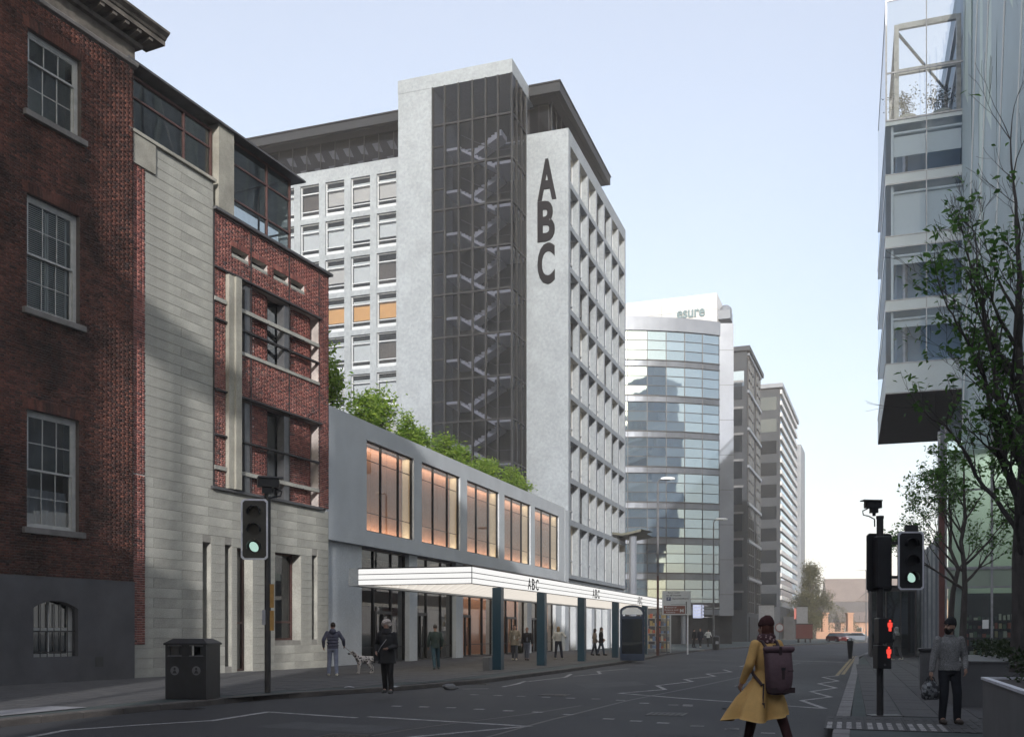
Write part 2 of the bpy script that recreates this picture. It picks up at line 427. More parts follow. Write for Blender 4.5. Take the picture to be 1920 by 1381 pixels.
def text_mesh(name, body, width, height, m, bold=0.0, depth=0.02, keep=False):
    """lettering in the local x-z plane, lower left at the origin, front towards -y"""
    cu = bpy.data.curves.new(name, 'FONT'); cu.body = body; cu.size = 1.0; cu.offset = bold; cu.extrude = 0.05; cu.resolution_u = 4
    o = bpy.data.objects.new(name, cu)
    me = bpy.data.meshes.new_from_object(o)
    bpy.data.objects.remove(o); bpy.data.curves.remove(cu)
    co = np.zeros(len(me.vertices) * 3, dtype=np.float32); me.vertices.foreach_get('co', co); co = co.reshape(-1, 3)
    lo, hi = co.min(0), co.max(0)
    sx = width / (hi[0] - lo[0]); sz = height / (hi[1] - lo[1])
    if keep: sx = sz = min(sx, sz)
    out = np.stack([(co[:, 0] - lo[0]) * sx, -(co[:, 2] - lo[2]) / (hi[2] - lo[2]) * depth, (co[:, 1] - lo[1]) * sz], 1)
    me.vertices.foreach_set('co', out.astype(np.float32).ravel()); me.materials.clear(); me.materials.append(m); me.update()
    me.name = name
    return me

# ------------------------------------------------------------------ street frames: x along the facade (away), y into the building, z up
class Frame:
    def __init__(s, ox, oy, deg):
        s.o = (ox, oy); a = RAD(deg); s.rot = math.pi / 2 - a
        s.d = (math.sin(a), math.cos(a)); s.n = (math.cos(a), -math.sin(a))
    def w(s, t, off, z=0.0):
        return (s.o[0] + t * s.d[0] + off * s.n[0], s.o[1] + t * s.d[1] + off * s.n[1], z)
    def thing(s, name, label, cat, group=None, t=0.0, off=0.0, z=0.0, turn=0.0):
        return thing(name, label, cat, s.w(t, off, z), s.rot + turn, group)
ST = Frame(-7.7168, 41.5, 18.861)       # the street line of the white tower
MO = Frame(-7.6982, 41.4, 23.385)       # the stone and brick building before it
OL = Frame(-12.0078, 31.2, 25.186)      # the old brick house

def wall_mesh(mb, x0, x1, z0, z1, ops, depth=0.3, y=0.0, sides=True, top=True):
    """front of a wall with rectangular openings and their reveals; ops = (x0, x1, z0, z1)"""
    xs = sorted({x0, x1} | {v for o in ops for v in o[:2] if x0 < v < x1}); zs = sorted({z0, z1} | {v for o in ops for v in o[2:] if z0 < v < z1})
    for i in range(len(xs) - 1):
        for j in range(len(zs) - 1):
            cx, cz = (xs[i] + xs[i + 1]) / 2, (zs[j] + zs[j + 1]) / 2
            if any(o[0] < cx < o[1] and o[2] < cz < o[3] for o in ops): continue
            mb.quad((xs[i], y, zs[j]), (xs[i + 1], y, zs[j]), (xs[i + 1], y, zs[j + 1]), (xs[i], y, zs[j + 1]))
    for a, b, c, d in ops:
        yd = y + depth
        mb.quad((a, y, c), (a, y, d), (a, yd, d), (a, yd, c)); mb.quad((b, y, c), (b, yd, c), (b, yd, d), (b, y, d))
        mb.quad((a, y, d), (b, y, d), (b, yd, d), (a, yd, d)); mb.quad((a, y, c), (a, yd, c), (b, yd, c), (b, y, c))
    if sides:
        yd = y + depth
        mb.quad((x0, y, z0), (x0, y, z1), (x0, yd, z1), (x0, yd, z0)); mb.quad((x1, y, z0), (x1, yd, z0), (x1, yd, z1), (x1, y, z1))
        if top: mb.quad((x0, y, z1), (x1, y, z1), (x1, yd, z1), (x0, yd, z1))
    return mb

def lay_bricks(x0, x1, z0, z1, ops, bond='flemish', h=0.065, j=0.011, rng=None):
    """rectangles (x0, x1, z0, z1) of the bricks of a wall"""
    rng = rng or RNG; out = []; n = int((z1 - z0) / (h + j))
    ch = (z1 - z0) / max(n, 1)
    for r in range(n):
        za = z0 + r * ch; zb = za + ch - j
        iv = [(x0, x1)]
        for a, b, c, d in ops:
            if c < zb - 0.02 and d > za + 0.02:
                nv = []
                for p, q in iv:
                    if b <= p or a >= q: nv.append((p, q)); continue
                    if a > p: nv.append((p, a))
                    if b < q: nv.append((b, q))
                iv = nv
        L1, L2 = 0.215, 0.1025
        if bond == 'stretcher': seq = [L1]
        elif bond == 'english': seq = [L1] if r % 2 else [L2]
        else: seq = [L1, L2]
        per = sum(seq) + j * len(seq)
        for p, q in iv:
            x = math.floor((p - x0) / per) * per + x0 - (per * 0.5 if r % 2 else 0.0) - per
            k = 0
            while x < q - 0.02:
                e = x + seq[k % len(seq)]
                a, b = max(x, p + 0.004), min(e, q - 0.004)
                if b - a > 0.025: out.append((a, b, za, zb))
                x = e + j; k += 1
    return out

def brick_arrays(rects, y=0.0, proud=0.012, rng=None, jit=0.004):
    rng = np.random.default_rng(5); n = len(rects); A = np.array(rects, dtype=np.float64)
    x0, x1, z0, z1 = A.T; yf = y - proud + rng.uniform(-jit, jit, n); yb = np.full(n, y + 0.004); c = 0.003
    z0 = z0 + rng.uniform(-.002, .002, n); z1 = z1 + rng.uniform(-.002, .002, n)
    V = np.empty((n, 8, 3))
    for k, (xx, zz) in enumerate(((x0, z0), (x1, z0), (x1, z1), (x0, z1))):
        V[:, k] = np.stack([xx, yb, zz], 1)
    for k, (xx, zz) in enumerate(((x0 + c, z0 + c), (x1 - c, z0 + c), (x1 - c, z1 - c), (x0 + c, z1 - c))):
        V[:, 4 + k] = np.stack([xx, yf, zz], 1)
    q = np.array([(4, 5, 6, 7), (0, 1, 5, 4), (1, 2, 6, 5), (2, 3, 7, 6), (3, 0, 4, 7)])
    F = (q[None] + (np.arange(n) * 8)[:, None, None]).reshape(-1, 4)
    return V.reshape(-1, 3), F

def brick_face(parent, rects, m, key, single=300, y=0.0):
    """the bricks that show largest as parts, the rest as one stuff part; key sorts by nearness"""
    full = [r for r in rects if abs((r[1] - r[0]) - 0.207) < 0.02]
    full.sort(key=key); one = full[:single]; ones = set(one)
    rest = [r for r in rects if r not in ones]
    V, F = brick_arrays(rest, y)
    o = link('brickwork', quads_mesh('brickwork', V, F, m), parent); o['kind'] = 'stuff'
    if one:
        w = one[0][1] - one[0][0]; h = one[0][3] - one[0][2]
        V, F = brick_arrays([(0, w, 0, h)], 0.0, jit=0.0)
        me = quads_mesh('brick', V, F, m)
        for r in one: link('brick', me, parent, (r[0], y + RNG.uniform(-.003, .003), r[2]))

# ------------------------------------------------------------------ ground
def gp(px, py, z=0.0):
    """ground point seen at a pixel of the 1920 px wide photograph"""
    D = (CAM_Z - z) * 1850.0 / (py - 1184.0)
    return ((px - 960.0) / 1850.0 * D, D)
def gw(t, off): return ST.w(t, off)[:2]

g_ = MB(); g_.quad((-700, -200, -0.06), (1000, -200, -0.06), (1000, 1500, -0.06), (-700, 1500, -0.06))
tag(g_.build('ground', 'paving_far'), kind='structure')

# kerb lines, left and right: real curves along the street, (t, off) in the frame of the street
KL = [(-75, 7.2), (-45, 7.2), (-30, 7.2), (-22, 7.25), (-17, 7.6), (-12, 9.2), (-8, 9.9), (0, 10.05), (10, 10.0), (20, 9.6), (30, 8.9), (40, 8.9), (50, 9.3), (62, 10.5), (80, 13.5), (110, 20), (160, 33), (230, 52), (330, 80)]
KR = [(-75, 20.7), (-30, 20.45), (-18, 20.5), (0, 20.75), (25, 21.05), (40, 22), (60, 25), (90, 31), (140, 43), (200, 59), (330, 94)]
def kpts(K, d=0.0): return [gw(t, o + d) for t, o in K]
rd = MB(); a = kpts(KL, -0.5); b = kpts(KR, 0.5)
def span(mb, A, B, z):
    """sheet between two polylines of any lengths, by arc position"""
    def at(P, s):
        L = [0.0]
        for i in range(len(P) - 1): L.append(L[-1] + math.dist(P[i], P[i + 1]))
        s *= L[-1]
        for i in range(len(P) - 1):
            if s <= L[i + 1] + 1e-6:
                f = (s - L[i]) / max(L[i + 1] - L[i], 1e-9)
                return tuple(P[i][k] + f * (P[i + 1][k] - P[i][k]) for k in (0, 1))
        return P[-1]
    n = 60
    for i in range(n):
        p, q, r, s = at(A, i / n), at(B, i / n), at(B, (i + 1) / n), at(A, (i + 1) / n)
        mb.quad((*p, z), (*q, z), (*r, z), (*s, z))
span(rd, a, b, 0.0)
road = rd.build('road', 'asphalt'); tag(road, kind='structure')

def pavement(name, inner, outer, m, z=0.12):
    mb = MB(); span(mb, inner, outer, z)
    o = mb.build(name, m); tag(o, kind='structure'); return o
pav_l = pavement('pavement', kpts(KL, -0.25), kpts([(t, -16 if t < 60 else o - 45) for t, o in KL]), 'paving_base')
pav_r = pavement('pavement', kpts(KR, 0.25), kpts([(t, o + 45) for t, o in KR]), 'paving_base')

def kerb(K, side, m, parent, name='kerbstone', t0=-24, t1=60):
    """kerb built of single stones: near ones as parts, far ones joined"""
    P = []
    for i in range(len(K) - 1):
        n = max(1, int(abs(K[i + 1][0] - K[i][0]) / 0.92))
        for k in range(n):
            f = k / n; P.append((K[i][0] + f * (K[i + 1][0] - K[i][0]), K[i][1] + f * (K[i + 1][1] - K[i][1])))
    far = MB(); near = 0
    for i in range(len(P) - 1):
        a, b = P[i], P[i + 1]
        g = 0.006
        mb = far if not (t0 < a[0] < t1) else MB()
        j = RNG.uniform(-.004, .004)
        q = [gw(a[0] + g, a[1]), gw(b[0] - g, b[1]), gw(b[0] - g, b[1] + side * 0.25), gw(a[0] + g, a[1] + side * 0.25)]
        if side < 0: q = q[::-1]
        i0 = len(mb.v); h = 0.126 + j; c = 0.02
        lo = [(*p, -0.03) for p in q]; cx = sum(p[0] for p in q) / 4; cy = sum(p[1] for p in q) / 4
        mid = [(*p, h - c) for p in q]; hi = [(p[0] + (cx - p[0]) * 0.09, p[1] + (cy - p[1]) * 0.09, h) for p in q]
        mb.v += lo + mid + hi
        for k in range(4):
            n = (k + 1) % 4
            mb.f += [(i0 + k, i0 + n, i0 + 4 + n, i0 + 4 + k), (i0 + 4 + k, i0 + 4 + n, i0 + 8 + n, i0 + 8 + k)]
        mb.f.append((i0 + 8, i0 + 9, i0 + 10, i0 + 11))
        if mb is not far: mb.build(name, m, parent)
    o = far.build('kerb_stones_far', m, parent); o['kind'] = 'stuff'
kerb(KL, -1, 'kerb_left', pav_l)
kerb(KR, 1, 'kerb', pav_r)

# ------------------------------------------------------------------ road markings (part of the road): flat strips of paint
def stripe(mb, pts, w, z=0.006):
    pts = [Vector((p[0], p[1], 0)) for p in pts]
    for i in range(len(pts) - 1):
        d = pts[i + 1] - pts[i]
        if d.length < 1e-4: continue
        n = Vector((-d.y, d.x, 0)).normalized() * w / 2; e = d.normalized() * (w / 2 if 0 < i else 0)
        a, b = pts[i] - e, pts[i + 1]
        zz = z + 0.0006 * (i % 3)
        mb.quad((*(a + n)[:2], zz), (*(a - n)[:2], zz), (*(b - n)[:2], zz), (*(b + n)[:2], zz))
def mark(name, P, w, m='road_paint'):
    mb = MB(); stripe(mb, [gp(*p) for p in P], w); mb.build(name, m, road)
mark('zigzag_line', [(20, 1388), (124, 1368.5), (248, 1359.7), (397, 1350.6), (503, 1334.2), (669, 1345.2)], 0.14)
mark('zigzag_line', [(690, 1343), (990, 1361), (793, 1379.4), (600, 1400)], 0.14)
mark('zigzag_line', [(1161, 1299), (1247, 1292), (1232, 1284.6), (1298, 1277), (1284, 1273), (1340, 1267), (1325, 1262.7), (1371, 1259), (1356, 1254.7)], 0.13)
mark('stop_line', [(1161, 1299), (1280, 1308.6), (1407, 1317.6), (1547, 1328)], 0.16)
mark('zigzag_line', [(1547, 1328), (1503, 1312.7), (1557, 1306), (1520, 1296), (1567, 1289), (1535, 1281), (1572, 1276), (1543, 1269), (1573, 1266)], 0.12)
mark('yellow_line', [(1569, 1266), (1600, 1229.5)], 0.13, 'yellow_paint'); mark('yellow_line', [(1580, 1264), (1606, 1229.0)], 0.13, 'yellow_paint')
mark('zigzag_line', [(868, 1291), (916, 1290.5)], 0.13)
mark('zigzag_line', [(943, 1287), (972, 1281), (984, 1276.5)], 0.13); mark('zigzag_line', [(990, 1277), (1060, 1269), (1071, 1263)], 0.13)
mark('zigzag_line', [(1075, 1267), (1126, 1262.5), (1121, 1258), (1180, 1253)], 0.13)
mark('lane_line', [(1388, 1249), (1414, 1243)], 0.16); mark('lane_line', [(1440, 1238), (1455, 1235)], 0.16); mark('lane_line', [(1470, 1231.5), (1480, 1229)], 0.16)
mark('stop_line', [(1440, 1236.5), (1590, 1241)], 0.3)
for x0, x1, y in ((1310, 1350, 1236), (1180, 1230, 1247)): mark('worn_patch', [(x0, y), (x1, y + 1)], 0.12)
Z = lambda L: [(700 + x / 2.743, 1200 + y / 2.743) for x, y in L]
for P in Z([(120, 338), (260, 342), (400, 346), (545, 354), (695, 362), (845, 369), (1005, 381), (1210, 404), (1350, 415), (1490, 425), (1665, 440), (1845, 457)]) + \
         Z([(520, 279), (640, 283), (760, 287), (888, 292), (1014, 297), (1145, 301), (1272, 308), (1393, 323), (1543, 332), (1617, 337), (1820, 351)]) + \
         [(1290, 1321), (1363, 1328), (1308, 1361), (1372, 1366), (1440, 1374)]:
    x, y = gp(*P); e = Vector((ST.n[0], ST.n[1])) * 0.11; f = Vector((ST.d[0], ST.d[1])) * 0.085
    mb = MB(); mb.quad(*[(x + a * e.x + b * f.x, y + a * e.y + b * f.y, 0.0065) for a, b in ((-1, -1), (1, -1), (1, 1), (-1, 1))]); mb.build('crossing_stud', 'road_paint', road)
# long tar seam across the carriageway
MT['tar'] = mat('tar', (0.018, 0.018, 0.019), 0.5, var=0.2)
mb = MB(); stripe(mb, [gp(900, 1385), gp(1020, 1352), gp(1180, 1312), gp(1290, 1290), gp(1420, 1262), gp(1500, 1242)], 0.07, 0.0035); mb.build('tar_seam', 'tar', road)
mb = MB(); stripe(mb, [gp(560, 1400), gp(800, 1362), gp(990, 1338), gp(1090, 1322)], 0.05, 0.0035); mb.build('tar_seam', 'tar', road)

# patched tarmac, ironwork
MT['patch_dark'] = mat('patch_dark', (0.016, 0.016, 0.018), 0.7, var=.3, vscale=2, fine=.4, fscale=40, bump=.5, bscale=70)
MT['patch_grey'] = mat('patch_grey', (0.052, 0.052, 0.054), 0.8, var=.3, vscale=2, fine=.4, fscale=40, bump=.5, bscale=70)
MT['iron'] = mat('iron', (0.035, 0.031, 0.03), 0.5, .5, var=.3, vscale=6)
for P, m in (([(930, 1330), (1120, 1322), (1165, 1336), (960, 1346)], 'patch_dark'), ([(560, 1352), (760, 1362), (700, 1374), (470, 1362)], 'patch_grey'), ([(1080, 1282), (1190, 1276), (1215, 1283), (1100, 1290)], 'patch_grey'), ([(1240, 1256), (1330, 1249), (1345, 1253), (1255, 1261)], 'patch_dark'), ([(1180, 1345), (1330, 1350), (1345, 1381), (1170, 1375)], 'patch_dark'), ([(780, 1310), (880, 1306), (900, 1314), (795, 1320)], 'patch_dark')):
    mb = MB(); mb.poly([(*gp(*q), 0.0028) for q in P][::-1]); o = mb.build('tarmac_patch', m, road)
for px, py, w in ((1040, 1302, .34), (1250, 1338, .36), (640, 1380, .34), (1400, 1286, .34)):
    x, y = gp(px, py); mb = MB(); mb.box(-w, -w, 0.001, w, w, .0075); o = mb.build('manhole_cover', 'iron', road, loc=(x, y, 0), rotz=ST.rot)
    mb = MB()
    for i in range(6):
        for k in range(6): mb.box(-w * .85 + i * w * .3, -w * .85 + k * w * .3, .0076, -w * .85 + i * w * .3 + w * .18, -w * .85 + k * w * .3 + w * .18, .0105)
    r_ = mb.build('raised_pattern', 'iron', o); r_['kind'] = 'stuff'
for t_ in (-19.5, -8.5, 9.0):
    o_ = None
    for i in range(len(KL) - 1):
        if KL[i][0] <= t_ < KL[i + 1][0]: o_ = KL[i][1] + (t_ - KL[i][0]) / (KL[i + 1][0] - KL[i][0]) * (KL[i + 1][1] - KL[i][1])
    x, y = gw(t_, o_ + .28); mb = MB()
    for k in range(7): mb.box(-.22 + k * .066, -.2, .001, -.19 + k * .066, .2, .008)
    mb.box(-.25, -.23, .001, .25, -.2, .008); mb.box(-.25, .2, .001, .25, .23, .008); mb.build('gully_grate', 'iron', road, loc=(x, y, 0), rotz=ST.rot)

# ------------------------------------------------------------------ paving stones: near ones are parts, the rest joined
def pave(parent, fr, x0, x1, o0, o1, sx, sy, limit, edge, name='paving_stone', z=0.121, m='paving', cull=None):
    rows = []; r = 0; o = o0
    while o < o1 - 0.05:
        x = x0 - (sx * 0.5 if r % 2 else 0)
        while x < x1:
            c = fr.w(x + sx / 2, o + sy / 2)
            if not cull or cull(x + sx / 2, o + sy / 2, c): rows.append((math.hypot(c[0], c[1]), x, o))
            x += sx
        o += sy; r += 1
    rows.sort()
    vis = lambda c: c[1] > 0 and abs(c[0]) < 0.56 * c[1]
    near = []; far = []
    for d, x, o in rows:
        (near if len(near) < limit and vis(fr.w(x + sx / 2, o + sy / 2)) else far).append((x, o))
    def slab(mb, x, y, h, jit=True):
        g = 0.006; c = 0.008; tx, ty = (RNG.uniform(-.002, .002), RNG.uniform(-.002, .002)) if jit else (0, 0)
        i = len(mb.v)
        mb.v += [(x + g, y + g, -.004), (x + sx - g, y + g, -.004), (x + sx - g, y + sy - g, -.004), (x + g, y + sy - g, -.004)]
        mb.v += [(x + g + c, y + g + c, h - tx - ty), (x + sx - g - c, y + g + c, h + tx - ty), (x + sx - g - c, y + sy - g - c, h + tx + ty), (x + g + c, y + sy - g - c, h - tx + ty)]
        mb.f += [(i + 4, i + 5, i + 6, i + 7), (i, i + 1, i + 5, i + 4), (i + 1, i + 2, i + 6, i + 5), (i + 2, i + 3, i + 7, i + 6), (i + 3, i, i + 4, i + 7)]
    P = MB(); slab(P, 0, -sy, 0.012, False); me = P.mesh(name, MT[m])
    for x, o in near:
        p = fr.w(x, o); link(name, me, parent, (p[0], p[1], z + RNG.uniform(-.003, .003)), fr.rot)
    F = MB()
    for x, o in far: slab(F, x, -o - sy, 0.012)
    fo = F.build('far_paving', m, parent, loc=(fr.o[0], fr.o[1], z), rotz=fr.rot); fo['kind'] = 'stuff'
def kerb_at(K, t):
    for i in range(len(K) - 1):
        if K[i][0] <= t <= K[i + 1][0]: return K[i][1] + (t - K[i][0]) / (K[i + 1][0] - K[i][0]) * (K[i + 1][1] - K[i][1])
    return K[-1][1]
def cull_l(x, o, c): return o < kerb_at(KL, x) - 0.85
pave(pav_l, ST, -31, 40, -2.5, 10, 0.9, 0.6, 290, None, cull=cull_l)
def cull_r(x, o, c): return o > kerb_at(KR, x) + 0.42 and not (x < -18.6 and o < 24.6)
pave(pav_r, ST, -30, 40, 20.4, 34, 0.9, 0.6, 250, None, cull=cull_r)
# ribbed tactile paving at the crossing
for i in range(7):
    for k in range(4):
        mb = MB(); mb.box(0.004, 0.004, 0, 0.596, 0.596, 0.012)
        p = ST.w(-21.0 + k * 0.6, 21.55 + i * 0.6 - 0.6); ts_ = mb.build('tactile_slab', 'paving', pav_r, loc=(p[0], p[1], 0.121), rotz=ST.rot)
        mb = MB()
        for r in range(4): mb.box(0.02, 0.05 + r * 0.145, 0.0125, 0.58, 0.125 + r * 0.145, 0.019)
        rb = mb.build('raised_ribs', 'road_paint' if i < 3 and k < 2 else 'paving', ts_); rb['kind'] = 'stuff'  # pale colour on the nearest ribs stands in for light glinting off them
# pale patch repair slab on the left pavement
p = gp(52, 1333, .12); mb = MB(); mb.box(-1.0, -.45, 0, 1.0, .45, 0.006); MT['slab_pale'] = mat('slab_pale', (0.22, 0.22, 0.235), 0.85, var=0.2, vscale=2, fine=0.2)
mb.build('pale_slab', 'slab_pale', pav_l, loc=(p[0], p[1], 0.1365), rotz=ST.rot)

# wet patches that mirror the bright sky on the right pavement
MT['water'] = mat('water', (0.03, 0.03, 0.032), 0.03, var=0.0, spec=1.0)
def puddle(px, py, w, d, seed):
    r = random.Random(seed); x, y = gp(px, py, .134); mb = MB(); n = 22
    mb.poly([(math.cos(2 * math.pi * k / n) * w * r.uniform(.6, 1.1), math.sin(2 * math.pi * k / n) * d * r.uniform(.6, 1.1), 0) for k in range(n)])
    o = mb.build('puddle', 'water', None, loc=(x, y, 0.1375), rotz=ST.rot - math.pi / 2); o['kind'] = 'structure'

# ------------------------------------------------------------------ the old brick house
old = OL.thing('brick_house', 'dark old red brick house with white sash windows and heavy stone cornice', 'house')
OPS = [(-3.80, -1.98, 16.25, 18.60), (-3.83, -2.03, 10.70, 13.95), (-3.83, -2.05, 4.55, 7.88)]
X0, X1 = -11.0, 0.05
mb = MB(); wall_mesh(mb, X0, X1, 3.18, 19.45, OPS, 0.24); mb.box(X0, 0.25, 19.45, X1, 9, 20.2)
mb.quad((X1, 0.24, 3.18), (X1, 9, 3.18), (X1, 9, 20.4), (X1, 0.24, 20.4))
mb.build('wall', 'mortar_old', old)
brick_face(old, lay_bricks(X0, X1, 3.20, 19.43, OPS), MT['brick_old'], key=lambda r: abs((r[2] + r[3]) / 2 - 10.5) * 0.6 + abs(r[0] + 0.9) + (4 if r[0] < -1.9 else 0))
# soldier-course lintels
for a, b, c, d in OPS:
    mb = MB(); n = 22
    for k in range(n):
        x = a - 0.12 + (b - a + 0.24) * k / n; s = (x - (a + b) / 2) * 0.06
        w = (b - a + 0.24) / n - 0.012
        i = len(mb.v); z0, z1 = d + 0.002, d + 0.3
        mb.v += [(x, -0.018, z0), (x + w, -0.018, z0), (x + w + s, -0.018, z1), (x + s, -0.018, z1), (x, 0.0, z0), (x + w, 0, z0), (x + w + s, 0, z1), (x + s, 0, z1)]
        mb.f += [(i, i + 1, i + 2, i + 3), (i, i + 4, i + 5, i + 1), (i + 1, i + 5, i + 6, i + 2), (i + 2, i + 6, i + 7, i + 3), (i + 3, i + 7, i + 4, i)]
    mb.build('lintel', 'brick_old', old)
# plinth with the barred basement window
BW = (-3.66, -2.12, 0.88, 2.5)
mb = MB(); wall_mesh(mb, X0, X1, 0.1, 3.18, [BW], 0.4, y=-0.05); pl = mb.build('plinth', 'render_plinth', old)
mb = MB()
pts = [(-3.66 + 1.54 * k / 12, 2.5 - 0.22 * (2 * k / 12 - 1) ** 2) for k in range(13)]
for k in range(12): mb.quad((pts[k][0], -0.045, pts[k][1]), (pts[k + 1][0], -0.045, pts[k + 1][1]), (pts[k + 1][0], -0.045, 2.52), (pts[k][0], -0.045, 2.52)); mb.quad((pts[k][0], -0.045, pts[k][1]), (pts[k][0], 0.3, pts[k][1]), (pts[k + 1][0], 0.3, pts[k + 1][1]), (pts[k + 1][0], -0.045, pts[k + 1][1]))
mb.build('arch', 'render_plinth', old)
def sash(x0, x1, z0, z1, rows_up, rows_lo, meet, cols=3, shut=False, m='paint_grey', parent=old):
    y = 0.14; fw = 0.12; mb = MB()
    mb.box(x0, y, z0, x0 + fw, y + .1, z1); mb.box(x1 - fw, y, z0, x1, y + .1, z1); mb.box(x0 + fw, y, z1 - fw, x1 - fw, y + .1, z1); mb.box(x0 + fw, y, z0, x1 - fw, y + .1, z0 + 0.09)
    w = mb.build('window', m, parent)
    zm = z0 + (z1 - z0) * meet
    def leaf(za, zb, yy, rows):
        s = MB(); r = 0.055; xa, xb = x0 + fw, x1 - fw
        s.box(xa, yy, za, xa + r, yy + .045, zb); s.box(xb - r, yy, za, xb, yy + .045, zb); s.box(xa + r, yy, zb - r, xb - r, yy + .045, zb); s.box(xa + r, yy, za, xb - r, yy + .045, za + r)
        cw = (xb - xa - 2 * r) / cols; rh = (zb - za - 2 * r) / rows
        for k in range(1, cols): s.box(xa + r + k * cw - .014, yy + .008, za + r, xa + r + k * cw + .014, yy + .037, zb - r)
        for k in range(1, rows):
            for q in range(cols): s.box(xa + r + q * cw + .0145, yy + .01, za + r + k * rh - .013, xa + r + (q + 1) * cw - .0145, yy + .035, za + r + k * rh + .013)
        s.build('sash', m, w)
        for k in range(rows):
            for q in range(cols):
                p = MB(); xx, zz = xa + r + q * cw, za + r + k * rh; t = RNG.uniform(-.004, .004)
                p.quad((xx, yy + .022 + t, zz), (xx + cw, yy + .022 - t, zz), (xx + cw, yy + .022 - t * .5, zz + rh), (xx, yy + .022 + t * .5, zz + rh)); p.build('pane', 'glass_old', w)
    leaf(zm - 0.03, z1 - fw, y + 0.02, rows_up); leaf(z0 + 0.09, zm + 0.03, y + 0.07, rows_lo)
    s = MB(); s.bbox(x0 - 0.16, -0.13, z0 - 0.17, x1 + 0.16, 0.2, z0, 0.012); s.build('sill', 'sill_stone', w)
    s = MB(); s.box(x0 - .2, .9, z0 - .3, x1 + .2, 1.0, z1 + .3); s.build('room', 'room_mid' if not shut else 'room_dark', w)
    if shut:
        for k in range(2):
            s = MB(); xa = x0 + .2 + k * (x1 - x0 - .4) / 2 + .01; xb = xa + (x1 - x0 - .4) / 2 - .02
            s.box(xa, .3, z0 + .12, xa + .05, .33, z1 - .2); s.box(xb - .05, .3, z0 + .12, xb, .33, z1 - .2)
            zz = z0 + .14
            while zz < z1 - .2:
                s.profile_x([(.295, zz), (.335, zz + .035), (.335, zz + .042), (.295, zz + .007)], xa + .05, xb - .05); zz += .058
            s.build('shutter', 'paint_white', w)
    return w
sash(*OPS[0], 1, 2, 0.66); sash(*OPS[1], 2, 2, 0.5, shut=True); w3 = sash(*OPS[2], 2, 2, 0.5)
# pale net curtain and a dark monitor behind the lowest window
mb = MB()
for k in range(24):
    x = OPS[2][0] + .15 + 1.5 * k / 24; mb.quad((x, .36 + .03 * math.sin(k * 1.9), 4.7), (x + 1.5 / 24, .36 + .03 * math.sin((k + 1) * 1.9), 4.7), (x + 1.5 / 24, .36 + .03 * math.sin((k + 1) * 1.9), 5.7), (x, .36 + .03 * math.sin(k * 1.9), 5.7))
mb.build('net_curtain', 'blind_pale', w3)
bw = MB(); bw.box(-3.66, .2, .88, -3.56, .28, 2.5); bw.box(-2.3, .2, .88, -2.12, .28, 2.5); bw.box(-3.56, .2, 1.62, -2.3, .28, 1.72); bw.box(-3.56, .2, .88, -2.3, .28, .97); bw.box(-2.97, .21, .97, -2.92, .27, 1.62); bw.box(-2.97, .21, 1.72, -2.92, .27, 2.5)
bwo = bw.build('basement_window', 'paint_grey', old); mb = MB(); mb.quad((-3.6, .24, .9), (-2.2, .24, .9), (-2.2, .24, 2.5), (-3.6, .24, 2.5)); mb.build('pane', 'glass_dark', bwo)
mb = MB(); mb.box(-3.7, .41, .8, -2.0, .5, 2.6); mb.build('backing', 'room_dark', bwo)
for k in range(7):
    b_ = MB(); x = -3.58 + k * 0.235; b_.tube([(x, .06, .86), (x, .06, 2.42)], .014, 6); b_.build('bar', 'black_paint', bwo)
b_ = MB(); b_.box(-3.64, .045, 1.6, -2.14, .075, 1.64); b_.box(-3.64, .045, 1.0, -2.14, .075, 1.03); b_.build('cross_bar', 'black_paint', bwo)
mb = MB(); mb.box(-1.5, -.062, .55, -1.2, -.03, .85); mb.build('air_vent', 'black_paint', old)
# cornice: string course, frieze, modillions, corona
mb = MB(); mb.profile_x([(0, 19.44), (-.1, 19.48), (-.13, 19.56), (-.1, 19.6), (0, 19.62), (.2, 19.62), (.2, 19.44)], X0, X1 + .1)
mb.build('string_course', 'sill_stone', old)
mb = MB(); mb.box(X0, -.03, 19.622, X1 + .03, .24, 20.08)
mb.profile_x([(0.2, 20.08), (-.18, 20.08), (-.22, 20.18), (0.2, 20.18)], X0, X1 + .2)
mb.profile_x([(0.2, 20.36), (-.62, 20.36), (-.62, 20.5), (-.66, 20.52), (-.70, 20.58), (-.82, 20.68), (-.84, 20.74), (0.2, 20.78)], X0, X1 + .72)
mb.box(X0, .05, 20.78, X1 - .1, .5, 21.05); mb.box(X1 - .75, -.05, 20.78, X1 + .1, .6, 21.18); mb.box(X1 - .82, -.12, 21.18, X1 + .17, .67, 21.28)
mb.build('cornice', 'stone_dark', old)
x = X0 + .1
while x < X1 + .1:
    b_ = MB(); b_.profile_x([(-.02, 20.185), (-.3, 20.2), (-.56, 20.27), (-.58, 20.355), (-.02, 20.355)], 0, .17); b_.build('modillion', 'stone_dark', old, loc=(x, 0, 0)); x += .48
mb = MB(); mb.box(X0, .5, 20.78, X1 - .2, 9, 20.9); mb.build('roof', 'lead', old)
mb = MB(); mb.box(-48, 0, .1, X0 - .01, 10, 20.4); mb.build('side_wing', 'mortar_old', old)

# ------------------------------------------------------------------ the stone and brick building
mod = MO.thing('stone_and_brick_building', 'three storey building of pale stone base, stone pier and red brick window bays', 'building')
# back bodies
mb = MB(); mb.box(-11.3, .7, 0.1, 0, 9, 16.4)
mb.build('core', 'room_dark', mod)
